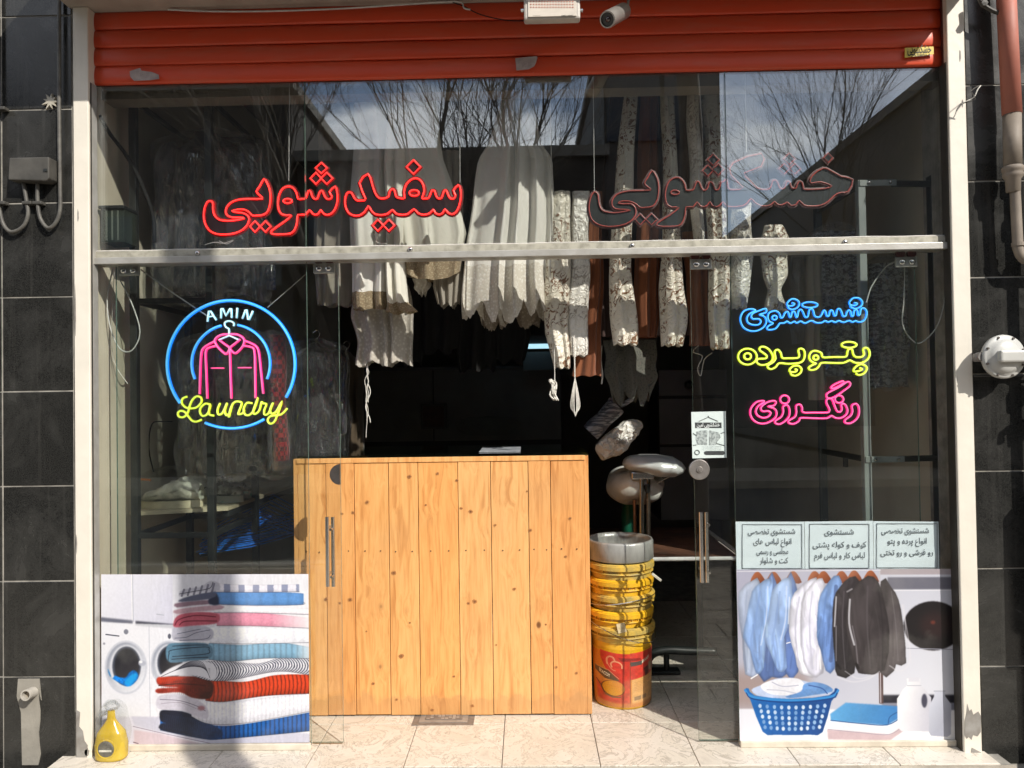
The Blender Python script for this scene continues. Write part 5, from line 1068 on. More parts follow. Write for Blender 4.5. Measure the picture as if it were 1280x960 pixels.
hang('lace_cloth', 'wide white lace cloth with pointed scalloped edge hanging in the middle of the doorway', [(100, 632, 660), (180, 612, 676), (200, 600, 690), (300, 582, 694), (380, 576, 697), (390, 577, 697)], .31, M_SHEER, GC, 'lace cloth', hem_mat=M_LACE, hemfrac=.80, pleats=6, amp=.028, depth=.07, zig=.05, seed=9, nu=160, nv=36)
hang('lace_cloth', 'inner beige lace layer showing in points below the white lace cloth', [(330, 600, 680), (380, 598, 682), (398, 604, 674)], .40, cloth('beige_lace', (.46, .40, .32), (.38, .33, .26), 'lace', (.28, .23, .17), 70, .3), None, 'lace cloth', pleats=4, amp=.014, zig=.05, seed=10)
hang('curtain', 'dark maroon curtain backing behind the brocade columns', [(98, 765, 906), (200, 752, 900), (300, 745, 893), (420, 750, 885)], .56, M_MAROON, GC, pleats=12, amp=.02, depth=.05, seed=11, nu=160)
for i, (lab, st_, mt, kw) in enumerate([
    ('brocade curtain roll with brown leaves, leftmost of the brocade rolls', [(240, 690, 712), (300, 684, 714), (360, 678, 712), (420, 682, 712), (460, 692, 712)], M_BROC, dict(pleats=2.2)),
    ('silver white brocade curtain roll beside the leftmost brown leaved roll', [(240, 714, 736), (320, 714, 737), (380, 709, 736), (445, 710, 734)], M_BROCS, dict(pleats=2.0)),
    ('cream brocade curtain roll tied at the bottom, right of the hanging rope loop', [(98, 781, 797), (200, 772, 793), (290, 763, 789), (340, 762, 790), (400, 762, 797), (431, 766, 796)], M_BROC, dict(pleats=2.2)),
    ('cream brocade curtain roll left of the right door hanger', [(98, 826, 843), (200, 828, 845), (300, 829, 852), (360, 822, 853), (400, 825, 860), (432, 828, 854)], M_BROC, dict(pleats=2.4)),
    ('slim brocade curtain roll between two wider rolls above the transom', [(98, 858, 872), (200, 861, 877), (290, 866, 880), (302, 868, 878)], M_BROCS, dict(pleats=2)),
    ('silver brocade curtain roll by the edge of the right glass door', [(98, 875, 898), (200, 881, 906), (300, 884, 911), (380, 886, 913), (436, 889, 912)], M_BROC, dict(pleats=2.4)),
    ('pale brocade curtain roll behind the upper end of the right fixed glass', [(230, 915, 938), (310, 914, 940), (360, 912, 938), (385, 914, 932)], M_BROCS, dict(pleats=2)),
    ('brocade curtain roll knotted with string, rightmost of the brocade rolls', [(282, 955, 978), (300, 950, 986), (345, 952, 984), (362, 962, 976), (388, 954, 984)], M_BROC, dict(pleats=2.4))]):
    hang('curtain_roll', lab, st_, .30 + .02 * (i % 2), mt, GC, depth=.045, amp=.009, rag=.006, seed=20 + i, nu=72, **kw)
hang('curtain', 'rust brown velvet curtain with fringed end, left of the rope loop', [(240, 738, 752), (330, 734, 754), (430, 722, 752), (470, 713, 751)], .40, M_RUST, GC, pleats=3, amp=.012, depth=.04, rag=.004, seed=30, nu=72)
hang('curtain', 'rust brown velvet curtain between two cream brocade rolls', [(98, 800, 822), (250, 797, 826), (400, 792, 824), (422, 794, 820)], .42, M_RUST, GC, pleats=3.5, amp=.014, depth=.04, seed=31, nu=72)
hang('curtain', 'rust brown velvet curtain beside the right door hanger', [(290, 852, 886), (380, 860, 892), (432, 862, 890)], .43, M_RUST, GC, pleats=4, amp=.014, depth=.04, seed=32, nu=72)
hang('lace_cloth', 'dark grey green lace cloth with leaf shaped edge under the brocade rolls', [(425, 756, 820), (470, 756, 822), (492, 768, 812)], .62, M_DGREEN, None, 'lace cloth', pleats=4, amp=.02, zig=.05, seed=33)
# curtain rail
rl = WZ(640, 104, .4)
tag(MB().tube([(XI0 + .05, .34, rl + .03), (XI1 - .05, .34, rl + .03)], .012, 10).build('curtain_rail', M_BLACK), 'black pipe rail carrying the curtains near the ceiling', 'rail')
# black garments farther inside
for i, (a, b_, p) in enumerate([(480, 530, 455), (522, 580, 440), (572, 622, 462), (612, 662, 452), (650, 664, 425)]):
    hang('dark_garment', ['black garment at the left end of the dim inner row', 'black garment second in the dim inner row', 'black garment in the middle of the dim inner row', 'black garment right of the middle in the dim inner row', 'narrow black garment at the right end of the dim inner row'][i],
         [(250, a + 8, b_ - 8), (330, a, b_), (p - 20, a, b_), (p, a + 3, b_ - 4)], 1.0 + .04 * i, M_BLKC, 'dark garments hanging inside', 'garment', pleats=3, amp=.03, rag=.02, seed=40 + i, nu=48, nv=14)
# cords and rope bundles
def cord(name, label, pts, r, mat=M_ROPE, cat='cord'):
    return tag(MB().tube(smoothline([tuple(W(*p)) for p in pts], 3), r, 6).build(name, mat), label, cat)
def tangle(c, rx, rz, n, turns, r, seed, par, nm='rope_coil', mat=M_ROPE):
    rnd = random.Random(seed); pts = []
    for i in range(n):
        a = i / n * turns * 6.283; q = .6 + .4 * math.sin(i * 1.7); pts.append((c[0] + rx * q * math.cos(a) + rnd.uniform(-.003, .003), c[1] + .012 * math.sin(a * 1.7), c[2] + rz * (math.sin(a * .93 + rnd.uniform(-.2, .2))) * (.7 + .3 * rnd.random())))
    return MB().tube(smoothline(pts, 3), r, 5).build(nm, mat, par)
c = W(692, 487, .26); t = thing('rope_bundle', 'knotted bundle of white rope hanging on a thin cord beside the brocade', 'rope', (c.x, c.y, c.z - .06))
a = W(691, 330, .26); MB().tube([(a.x, .26, rl), (a.x + .002, .26, a.z), (c.x + .006, .26, c.z + .04)], .0022, 5).build('cord', M_ROPE, t)
tangle((c.x, c.y, c.z), .022, .052, 46, 7, .0034, 3, t)
c = W(719, 500, .27); t = thing('rope_loop', 'slack white rope loops hanging under the rust brown curtain', 'rope', (c.x, c.y, c.z - .07))
for k in range(4):
    wd = .006 + .005 * k; MB().tube(smoothline([(c.x, .27, c.z + .10), (c.x - wd * .6, .27, c.z + .04), (c.x - wd, .27 + .004 * k, c.z - .03), (c.x, .27, c.z - .075 + .006 * k), (c.x + wd, .27, c.z - .03), (c.x + wd * .6, .27, c.z + .04), (c.x + .001, .27, c.z + .10)], 4), .0021, 5).build('loop', M_ROPE, t)
MB().tube([(c.x, .27, c.z + .1), (c.x, .27, c.z + .3)], .003, 5).build('cord', M_ROPE, t)
c = W(459, 500, .36); t = thing('frayed_string', 'frayed white string dangling under the long tattered lace', 'string', (c.x, c.y, W(459, 552, .36).z))
for k in range(3):
    MB().tube(smoothline([tuple(W(458 + random.uniform(-1, 1) + k * .8, 455 + j * (92 - k * 22) / 9, .36) + Vector((random.uniform(-.006, .006), 0, 0))) for j in range(10)], 3), .0016, 5).build('strand', M_ROPE, t)
MB().tube(smoothline([tuple(W(460 + 3 * math.sin(j), 480 + j * 6, .36)) for j in range(9)], 3), .0022, 5).build('strand', M_ROPE, t)
cord('cord', 'thin white cord with tassel hanging right of the rust curtain end', [(752, 432, .45), (751, 450, .45), (753, 468, .45), (752, 480, .45)], .004)
cord('cord', 'loose white cord above the coat behind the glass door', [(873, 432, .45), (866, 440, .45), (878, 445, .45), (872, 460, .45), (876, 470, .45), (880, 450, .45), (890, 441, .45)], .0022)
cord('cord', 'white wire hook hanging below the lit red sign', [(470, 296, .1), (470, 301, .1), (474, 304, .1), (484, 304.5, .1)], .002)
# folded net bag behind the lit sign
c = W(470, 288, .3); t = thing('net_bundle', 'coiled beige net bundle behind the lower edge of the lit red sign', 'net', (c.x, c.y, c.z - .06))
for k in range(8):
    rx, rz = .012 + .012 * k, .008 + .0065 * k
    MB().tube([(c.x - .02 + .01 * k * 0 + rx * math.cos(a_) * .95 + .02, .30 + .003 * k, c.z + rz * math.sin(a_) - .18 * rx * math.cos(a_)) for a_ in [i * math.pi / 14 for i in range(29)]], .0042, 5).build('coil', M_FRIN, t)

# ------------------------------------------------------------------ garments in clear bags, racks and shelves on the left
def coat(parent, cx, y, zt, wd, ln, mat, seed=0, sleeves=True, lap=None, depth=.09, nm='coat_body'):
    rnd = random.Random(seed); ph = [rnd.uniform(0, 6) for _ in range(4)]
    prof = [(0, .17), (.03, .30), (.07, .62), (.12, .93), (.2, .96), (.45, .86), (.75, .92), (1, .97)]
    def fn(u, v):
        a = 2 * math.pi * u; hw = np.interp(v, [p[0] for p in prof], [p[1] for p in prof]) * wd / 2 * (.78 if sleeves else 1)
        ca, sa = math.cos(a), math.sin(a); d = depth * min(1, .35 + v * 6)
        f = .010 * math.sin(5 * ca * 3 + ph[0] + v * 3) * min(1, v * 3) + .006 * math.sin(11 * ca + ph[1] - v * 5)
        return (cx + hw * math.copysign(abs(ca) ** .8, ca), y + d * sa + f, zt - ln * v + .008 * math.sin(6 * ca + ph[2]) * v)
    mb = MB(); mb.grid(fn, 48, 26); o = mb.build(nm, mat, parent, smooth=True)
    if sleeves:
        for s in (-1, 1):
            x0 = cx + s * wd * .30; pts = [(x0, y - .01, zt - ln * .09), (cx + s * wd * .40, y - .012, zt - ln * .16), (cx + s * wd * .455, y - .02, zt - ln * .4), (cx + s * wd * .47, y - .03, zt - ln * .82)]
            pts = smoothline(pts, 4); n = len(pts); MB().tube(pts, [wd * (.075 + .055 * math.sin(math.pi * min(1, i / n * 1.6)) - .02 * i / n) for i in range(n)], 14).build('sleeve', mat, parent, smooth=True)
    return o
def bag(parent, cx, y, zt, wd, ln, seed=0, depth=.13):
    rnd = random.Random(seed); ph = [rnd.uniform(0, 6) for _ in range(6)]
    def fn(u, v):
        a = 2 * math.pi * u; hw = wd / 2 * min(1, .2 + 5.5 * v ** .75) * (1 + .03 * math.sin(9 * v + ph[0])); ca, sa = math.cos(a), math.sin(a)
        f = .009 * math.sin(7 * ca + 9 * v + ph[1]) + .007 * math.sin(13 * ca - 17 * v + ph[2]) + .004 * math.sin(29 * ca + 31 * v + ph[3])
        return (cx + hw * math.copysign(abs(ca) ** .7, ca) + .006 * math.sin(15 * v + ph[4]), y + depth * (sa) * min(1, .3 + v * 4) + f, zt - ln * v + .012 * math.sin(9 * ca + ph[5]) * v)
    mb = MB(); mb.grid(fn, 56, 48); return mb.build('plastic_cover', M_PLASTIC, parent, smooth=True)
def hook(parent, cx, y, z):
    pts = [(cx, y, z - .05), (cx, y, z + .01), (cx + .012, y, z + .025), (cx + .02, y, z + .045), (cx + .005, y, z + .062), (cx - .016, y, z + .05)]
    MB().tube(smoothline(pts, 4), .0022, 5).build('hanger_hook', M_STEEL, parent)
M_SUIT = cloth('charcoal_wool', (.055, .055, .058), (.042, .042, .046), None, None, 20, 0, rough=.9)
M_SUITB = cloth('blackish_wool', (.012, .013, .014), (.018, .018, .02), None, None, 20, 0, rough=.85)
M_CHECK = cloth('red_black_check', (.42, .025, .03), (.36, .02, .025), 'check', (.07, .012, .014), 46, 0)
M_BROWNC = cloth('brown_coat', (.075, .05, .025), (.05, .034, .018), None, None, 20, 0)
def bagged(label, px, py, pw, ph_, y, mat, seed, name='bagged_coat', cat='coat', extra=None, bagscale=1.12, body=True):
    c = W(px, py, y); wd = pw / 931 * (3.2 + y); ln = ph_ / 931 * (3.2 + y)
    t = thing(name, label, cat, (c.x, y, c.z - ln)); coat(t, c.x, y, c.z, wd, ln, mat, seed)
    bag(t, c.x, y, c.z + .02, wd * bagscale, ln * 1.06, seed); hook(t, c.x, y, c.z)
    return t, c, wd, ln
t, c, wd, ln = bagged('large charcoal coat in a shiny plastic cover behind the lit red sign', 264, 168, 132, 205, .40, M_SUIT, 1)
# darker open front of the coat
MB().prism([(c.x - .035, c.z - .02), (c.x + .04, c.z - .02), (c.x + .03, c.z - .25), (c.x + .012, c.z - ln + .02), (c.x - .008, c.z - ln + .02), (c.x - .03, c.z - .25)], c.y - .106, c.y - .098).build('dark_lapel', M_SUITB, t)
t, c, wd, ln = bagged('black suit in wrinkled clear plastic behind the round neon sign', 292, 416, 128, 176, .46, M_SUITB, 2)
t2, c, wd, ln = bagged('bulky clear plastic bag with black clothes hanging left of the counter', 395, 428, 74, 140, .62, M_SUITB, 3)
c = W(354, 420, .40); t = thing('checked_shirt', 'red and black checked shirt seen edge on behind the round neon sign', 'shirt', (c.x, c.y, c.z - .62))
def fs(u, v):
    a = 2 * math.pi * u; return (c.x - .02 + .004 * math.sin(8 * v) + .034 * math.cos(a) + .014 * v, c.y - .03 + .055 * math.sin(a) + .006 * math.sin(9 * v + 3 * u), c.z - .60 * v)
MB().grid(fs, 24, 20).build('sleeve', M_CHECK, t, smooth=True)
MB().grid(lambda u, v: (c.x - .02 + .008 * math.sin(v * 6) + .045 * math.cos(2 * math.pi * u) + .014 * v, c.y - .03 + .1 * math.sin(2 * math.pi * u), c.z + .02 - .66 * v), 28, 30).build('plastic_cover', M_PLASTIC, t, smooth=True)
c = W(433, 440, 1.0); t = thing('brown_coat', 'dull brown coat hanging behind the glass door left of the doorway', 'coat', (c.x, c.y, c.z - .6)); coat(t, c.x, c.y, c.z, .20, .58, M_BROWNC, 6, sleeves=False); hook(t, c.x, c.y, c.z)
c = W(287, 325, .9); t = thing('pale_garment', 'pale grey green garment in plastic seen under the transom at left', 'garment', (c.x, c.y, c.z - .3)); coat(t, c.x, c.y, c.z + .1, .38, .36, cloth('pale_sage_cloth', (.18, .19, .16), (.14, .15, .13), None, None, 20, 0), 8, sleeves=False); bag(t, c.x, c.y, c.z + .12, .42, .4, 8)
MB().prism([(W(332, 330, .78).x, W(332, 328, .78).z), (W(343, 328, .78).x, W(332, 328, .78).z), (W(344, 362, .78).x, W(344, 362, .78).z), (W(333, 362, .78).x, W(344, 362, .78).z)], .78, .80).build('patterned_strip', cloth('blue_white_pattern', (.42, .44, .5), (.36, .38, .45), 'damask', (.05, .08, .2), 60, 0), t)

def bar(mb_or_parent, p, q, s, mat, name='bar', s2=None):
    p, q = Vector(p), Vector(q); d = q - p; L_ = d.length; zax = d.normalized(); up = Vector((0, 1, 0)) if abs(zax.y) < .9 else Vector((1, 0, 0)); xax = up.cross(zax).normalized(); yax = zax.cross(xax)
    M_ = Matrix((xax, yax, zax)).transposed().to_4x4(); M_.translation = p; s2 = s2 or s
    return MB().box(-s / 2, s / 2, -s2 / 2, s2 / 2, 0, L_, M=M_).build(name, mat, mb_or_parent, bevel=.0015, seg=1)
def rack(name, label, xa, xb, y0, y1, z1, bars, matF, matB=None, s=.032):
    t = thing(name, label, 'rack', ((xa + xb) / 2, y0, 0)); matB = matB or matF
    for x in (xa, xb):
        for y in (y0, y1): bar(t, (x, y, 0), (x, y, z1), s, matF if x == xa or True else matB, 'upright')
    for z in bars + [z1 - s / 2]:
        for y in (y0, y1): bar(t, (xa + s / 2, y, z), (xb - s / 2, y, z), s * .8, matF, 'cross_bar', s * .5)
        for x in (xa, xb): bar(t, (x, y0 + s / 2, z), (x, y1 - s / 2, z), s * .8, matF, 'side_bar', s * .5)
    return t
YR = .22
rack('steel_rack', 'dark steel hanging rack with bolted cross bars at the left wall', WX(169, 500, YR), WX(263, 400, YR), YR, YR + .55, WZ(215, 120, YR), [WZ(215, 376, YR), WZ(215, 669, YR)], M_BLACK)
# bolts on the rack
xr1 = WX(1079, 400, YR)
rk2 = thing('steel_rack', 'grey green steel rack with bolted brackets at the right wall', 'rack', ((xr1 + XI1) / 2, YR, 0))
bar(rk2, (xr1, YR, 0), (xr1, YR, WZ(1079, 226, YR)), .033, M_GREYG, 'upright')
xr2 = WX(1168, 250, YR + .02)
bar(rk2, (xr2, YR + .03, 0), (xr2, YR + .03, WZ(1168, 218, YR)), .042, M_BLACK, 'upright')
bar(rk2, (xr1, YR + .5, 0), (xr1, YR + .5, WZ(1079, 226, YR)), .033, M_GREENB, 'upright')
for pz, pe in ((230, 1118), (574, 1128)):
    z_ = WZ(1090, pz, YR); bar(rk2, (xr1 - .012, YR - .018, z_), (WX(pe, pz, YR), YR - .018, z_), .028, M_GREYG, 'bracket', .006); bar(rk2, (WX(pe - 3, pz, YR), YR, z_), (xr2 - .02, YR + .02, z_), .026, M_BLACK, 'cross_bar', .02)
    bar(rk2, (xr1, YR + .017, z_), (xr1, YR + .48, z_), .026, M_BLACK, 'side_bar', .02)
    for px in (xr1 + .03, WX(pe - 8, pz, YR)):
        MB().lathe([(0, .006), (.006, .005), (.007, 0)], (0, 0, 0), 10, M=Matrix.Translation((px, YR - .021, z_)) @ Matrix.Rotation(R(90), 4, 'X')).build('bolt', M_STEEL, rk2)
# wooden shelf along the left wall, sneakers in bags on it, wire hangers below
shf = thing('plywood_shelf', 'pale plywood shelf along the left wall behind the glass', 'shelf', (XI0 + .2, .7, .93))
zsh = WZ(250, 634, .42)
A_ = [(XI0 + .004, .30), (WX(178, 634, .30) , .30), (WX(285, 634, .42), .42), (WX(376, 605, 1.5), 1.5), (XI0 + .004, 1.5)]
def slabxy(pts, z0, z1):
    n = len(pts); return MB().add([(p[0], p[1], z0) for p in pts] + [(p[0], p[1], z1) for p in pts], [tuple(range(n))[::-1], tuple(range(n, 2 * n))] + [(i, (i + 1) % n, (i + 1) % n + n, i + n) for i in range(n)])
slabxy(A_, zsh - .018, zsh).build('board', P('pale_plywood', (.56, .50, .36), (.45, .40, .28), 6, .6, stretch=(1, .2, 1)), shf)
bar(shf, (A_[2][0] - .02, A_[2][1] + .02, zsh - .035), (A_[3][0] - .02, A_[3][1] - .02, zsh - .035), .03, M_BLACK, 'shelf_rail')
def shoe(parent, x, y, z, L_, mats, ang=0, seed=0):
    rnd = random.Random(seed); M_ = Matrix.Translation((x, y, z)) @ Matrix.Rotation(ang, 4, 'Z')
    def body(u, v):
        a = math.pi * 2 * u; lx = -L_ / 2 + L_ * v; w_ = L_ * (.16 + .05 * math.sin(math.pi * min(1, v * 1.15)) - .03 * abs(v - .4)) * (1 - .55 * max(0, v - .9) * 10) ; h = L_ * np.interp(v, [0, .08, .3, .5, .75, .95, 1], [.26, .40, .42, .33, .22, .15, .07])
        return M_ @ Vector((lx, w_ * math.cos(a), .03 + h / 2 + h / 2 * math.sin(a) + .004 * math.sin(20 * v + 9 * u)))
    MB().grid(body, 18, 18).build('upper', mats[0], parent, smooth=True)
    def sole(u, v):
        a = math.pi * 2 * u; return M_ @ Vector((L_ * .53 * math.cos(a), L_ * (.19 + .02 * math.cos(a)) * math.sin(a), .036 * v))
    mb = MB(); mb.grid(sole, 24, 2); mb.build('sole', mats[1], parent, smooth=True)
    for k in range(4):
        xx = -L_ * .02 + k * L_ * .06; MB().tube([tuple(M_ @ Vector((xx, s * L_ * .08, .035 + L_ * (.33 - .05 * k)))) for s in (-1, 0, 1)], .004, 5).build('lace', M_ROPE, parent)
def sbag(parent, x, y, z, rx, ry, rz, seed, mat=None):
    rnd = random.Random(seed); ph = [rnd.uniform(0, 6) for _ in range(4)]
    def fn(u, v):
        a = 2 * math.pi * u; t_ = math.pi * v; k = 1 + .06 * math.sin(5 * a + 7 * v + ph[0]) + .05 * math.sin(9 * a - 11 * v + ph[1]); r_ = math.sin(t_) ** .6
        return (x + rx * k * r_ * math.cos(a), y + ry * k * r_ * math.sin(a), z + rz * (1 + math.cos(t_)) * .5 * (1 + .05 * math.sin(4 * a + ph[2])))
    MB().grid(fn, 40, 28).build('clear_bag', mat or M_BAGCLR, parent, smooth=True)
M_SHW = P('dirty_white_leather', (.82, .80, .68), (.52, .52, .42), 24, .6, bmp=.4, lo=.42, hi=.62); M_SHG = P('white_black_mesh', (.70, .74, .74), (.08, .09, .09), 42, .5, lo=.5, hi=.54); M_TEAL = P('teal_sole', (.04, .36, .28), (.6, .62, .58), 18, .5, lo=.45, hi=.5); M_SOLE = P('yellowed_sole', (.66, .60, .42), (.5, .45, .32), 20, .7)
p = W(214, 628, .45); t = thing('bagged_sneakers', 'pair of dirty cream sneakers in a clear bag on the plywood shelf', 'shoes', (p.x, .45, zsh))
shoe(t, p.x + .02, .42, zsh + .002, .28, (M_SHW, M_SOLE), R(184), 1); shoe(t, p.x - .0, .56, zsh + .002, .28, (M_SHW, M_SOLE), R(176), 2); sbag(t, p.x, .49, zsh - .004, .19, .15, .19, 1)
MB().tube(smoothline([(p.x - .16, .40, zsh + .13), (p.x - .11, .37, zsh + .145), (p.x - .06, .37, zsh + .14)], 3), .006, 5).build('orange_band', P('orange_band', (.6, .2, .03), (.5, .16, .03), 20, .5), t)
p = W(274, 618, .62); t = thing('bagged_sneakers', 'black and white mesh sneakers with teal soles in a clear bag on the shelf', 'shoes', (p.x, .62, zsh))
shoe(t, p.x + .0, .60, zsh + .002, .27, (M_SHG, M_TEAL), R(-8), 3); shoe(t, p.x - .02, .74, zsh + .002, .27, (M_SHG, M_TEAL), R(0), 4); sbag(t, p.x, .67, zsh - .004, .18, .15, .19, 2)
p = W(330, 612, 1.0); t = thing('clear_bag', 'crumpled empty looking clear plastic bag at the right end of the shelf', 'bag', (p.x, 1.0, zsh)); sbag(t, p.x - .03, 1.0, zsh, .2, .14, .10, 5)
# blue wire hangers in a bundle on the lower rail
M_BLUEW = P('blue_coated_wire', (.02, .14, .62), (.03, .22, .8), 40, .25, spec=.9)
hb = thing('hanger_bundle', 'stacked bundle of shiny blue wire coat hangers on the lower rail', 'coat hangers', tuple(W(310, 690, .7)))
p0, p1, p2 = W(246, 684, .66), W(366, 660, .72), W(322, 645, .9)
for k in range(16):
    d_ = Vector((random.uniform(-.014, .014) + .0015 * k, .008 * k, .0075 * k - .035)); tri = [p0 + d_, (p0 + p1) / 2 + d_ + Vector((.02, 0, -.014)), p1 + d_, p2 + d_ * .8 + Vector((.003 * k, 0, .003 * k))]
    MB().tube([tuple(q) for q in smoothline([tuple(tri[0]), tuple(tri[1]), tuple(tri[2])], 2)] + [tuple(tri[3])], .0024, 5, closed=True).build('wire_hanger', M_BLUEW, hb)
bar(hb, W(250, 694, .75), W(372, 668, .8), .02, M_BLACK, 'rail')
# transformer box and cables at the left post
p = W(141, 304, .08); t = thing('power_box', 'black metal power supply box with glass face above the transom at left', 'power supply', (p.x, .08, p.z))
xa, xb, zb, za = WX(126, 285, .06), WX(155, 285, .06), WZ(141, 303, .06), WZ(141, 260, .06)
MB().box(xa, xb, .06, .17, zb, za).build('case', P('box_dark_green', (.035, .045, .035), (.02, .026, .02), 12, .3), t, bevel=.003)
MB().box(xa - .006, xb + .004, .05, .175, za - .004, za + .01).build('top_flange', M_BLACK, t, bevel=.002)
for f in (.25, .5, .75): MB().box(xa + (xb - xa) * f - .003, xa + (xb - xa) * f + .003, .056, .0605, zb + .01, za - .012).build('fin', P('fin_grey', (.16, .18, .15), (.1, .12, .1), 10, .4), t)
def cable(label, pts, r, mat=M_WIRE, cat='cable'): return tag(MB().tube(smoothline([tuple(W(*q)) for q in pts], 4), r, 6).build('cable', mat), label, cat)
cable('thick black cable sagging down the left inner wall above the transom', [(124, 144, .08), (138, 168, .12), (155, 190, .14), (170, 215, .16), (185, 250, .18), (192, 275, .18), (193, 303, .18)], .0085, M_WIREB)
cable('thin white cable looping from the left door hanger', [(141, 336, .1), (134, 375, .1), (138, 410, .1), (150, 436, .1), (165, 438, .1), (175, 415, .1), (165, 380, .1), (150, 350, .1)], .0028)
cable('thin grey cable hanging down the left inner wall', [(143, 340, .14), (140, 400, .14), (142, 450, .14), (160, 480, .14)], .0015, M_ALU)
cable('grey cable curving up from the shelf by the left wall', [(192, 590, .5), (186, 560, .5), (190, 530, .5), (205, 527, .5), (215, 527, .55)], .003, M_WIREB)
cable('thin white cable looping under the right door hanger', [(1131, 333, .09), (1130, 375, .09), (1128, 405, .09), (1140, 425, .09), (1152, 428, .09), (1170, 410, .09), (1180, 380, .09), (1182, 340, .09)], .0025)
cable('tangled thin white wires lying on the transom under the lit sign', [(256, 306, .06), (268, 303, .06), (280, 304, .06), (292, 300, .06), (283, 305, .06), (274, 301, .06)], .0016)

# ------------------------------------------------------------------ right side: blanket covers
M_DAM = cloth('navy_grey_damask', (.50, .54, .55), (.40, .44, .46), 'damask', (.018, .028, .055), 70, 0, bmp=.2)
for lab, st_, sd in (('navy and silver damask blanket cover in plastic at the right rack', [(290, 1014, 1076), (380, 1014, 1074), (470, 1018, 1070)], 1), ('second damask cover with rows of motifs, nearest to the right wall', [(330, 1086, 1134), (400, 1086, 1134), (484, 1088, 1134)], 2)):
    y = .60; t = thing('damask_cover', lab, 'blanket cover', (WX((st_[0][1] + st_[0][2]) / 2, 400, y), y, WZ(1050, st_[-1][0], y)))
    drape(st_, y, pleats=2, amp=.008, depth=.06, seed=50 + sd, nu=64).build('cover', M_DAM, t, smooth=True)
    z0, z1 = WZ(1050, st_[-1][0] + 4, y), WZ(1050, st_[0][0] - 12, y); bag(t, (WX(st_[1][1], 400, y) + WX(st_[1][2], 400, y)) / 2, y, z1, .27, z1 - z0, 20 + sd, .10)
hang('curtain', 'plain beige curtain hanging between the brocade rolls and the damask cover', [(320, 1008, 1028), (420, 1008, 1026), (500, 1010, 1034)], .55, cloth('beige_plain', (.36, .34, .27), (.30, .28, .22), None, None, 20, .1), GC, pleats=3, amp=.008, depth=.04, seed=60, nu=48)
hang('bagged_cloth', 'dark cloth in plastic between the brocade rolls behind the right glass', [(320, 988, 1006), (400, 986, 1006), (430, 990, 1004)], .6, M_PLASTIC, None, 'cloth', pleats=3, amp=.01, seed=61, nu=48)
p = W(1060, 578, 1.4); tag(MB().box(p.x - .02, p.x + .03, 1.4, 1.43, p.z - .03, p.z + .03).build('wall_socket', P('dark_socket', (.03, .03, .03), (.02, .02, .02), 10, .4), bevel=.004), 'small dark wall box behind the right glass', 'socket')

# ------------------------------------------------------------------ back of the shop
M_DG = P('dark_grey_cabinet', (.15, .145, .14), (.11, .105, .10), 3, .4)
YB = 3.4
def cabinet(label, px0, px1, py0, py1, y, depth, doors, mat, name='cabinet', cat='cabinet'):
    a, b_ = W(px0, py0, y), W(px1, py1, y); x0, x1, z1, z0 = a.x, b_.x, a.z, max(b_.z, 0)
    t = thing(name, label, cat, ((x0 + x1) / 2, y, z0)); MB().box(x0, x1, y, y + depth, z0, z1).build('carcass', M_DARKW, t, bevel=.004)
    for (ux0, ux1, uz0, uz1) in doors: MB().box(x0 + (x1 - x0) * ux0 + .006, x0 + (x1 - x0) * ux1 - .006, y - .018, y - .001, z0 + (z1 - z0) * uz0 + .006, z0 + (z1 - z0) * uz1 - .006).build('door_panel', mat, t, bevel=.003)
    return t
cb = cabinet('low dark grey cabinet row across the dim back of the shop', 452, 705, 462, 700, YB, .5, [(0, .36, .62, 1), (.36, 1, .62, 1), (0, .36, 0, .6), (.36, 1, 0, .6)], M_DG)
MB().box(WX(445, 460, YB), WX(712, 460, YB), YB - .04, YB + .5, WZ(560, 463, YB) + .002, WZ(560, 463, YB) + .03).build('worktop', P('cabinet_edge', (.10, .10, .105), (.07, .07, .075), 5, .3), cb)
cg = cabinet('grey panelled cabinet with a black knob behind the right side of the doorway', 822, 912, 462, 650, 2.6, .5, [(0, 1, .82, 1), (0, 1, .5, .81), (0, 1, 0, .49)], P('grey_panel', (.19, .19, .20), (.15, .15, .155), 3, .4))
p = W(861, 481, 2.58); MB().lathe([(0, .03), (.03, .026), (.035, .01), (.02, 0)], (0, 0, 0), 16, M=Matrix.Translation((p.x, 2.578, p.z)) @ Matrix.Rotation(R(90), 4, 'X')).build('knob', M_BLACK, cg, smooth=True)
# lit tube lamp over the work surface
a, b_ = W(647, 433, 3.0), W(693, 433, 3.0)
lt = thing('tube_lamp', 'lit bluish white tube lamp seen between the black garments and the brocade', 'lamp', ((a.x + b_.x) / 2, 3.0, a.z))
MB().box(a.x, b_.x, 3.0, 3.05, a.z - .018, a.z + .018).build('lit_tube', emit('tube_light', (.42, .72, .85), 1.15), lt)
MB().box(a.x - .02, b_.x + .02, 3.01, 3.12, a.z + .02, a.z + .09).build('lamp_housing', P('lamp_housing_grey', (.12, .14, .15), (.09, .1, .11), 3, .4), lt)
a, b_ = W(654, 440, 3.2), W(706, 462, 3.2)
tag(MB().box(a.x, b_.x, 3.2, 3.24, b_.z, a.z).build('splash_panel', P('blue_grey_panel', (.09, .10, .11), (.06, .07, .08), 3, .35)), 'blue grey wall panel just below the lit tube lamp', 'panel')
a, b_ = W(526, 505, YB - .1), W(558, 536, YB - .1)
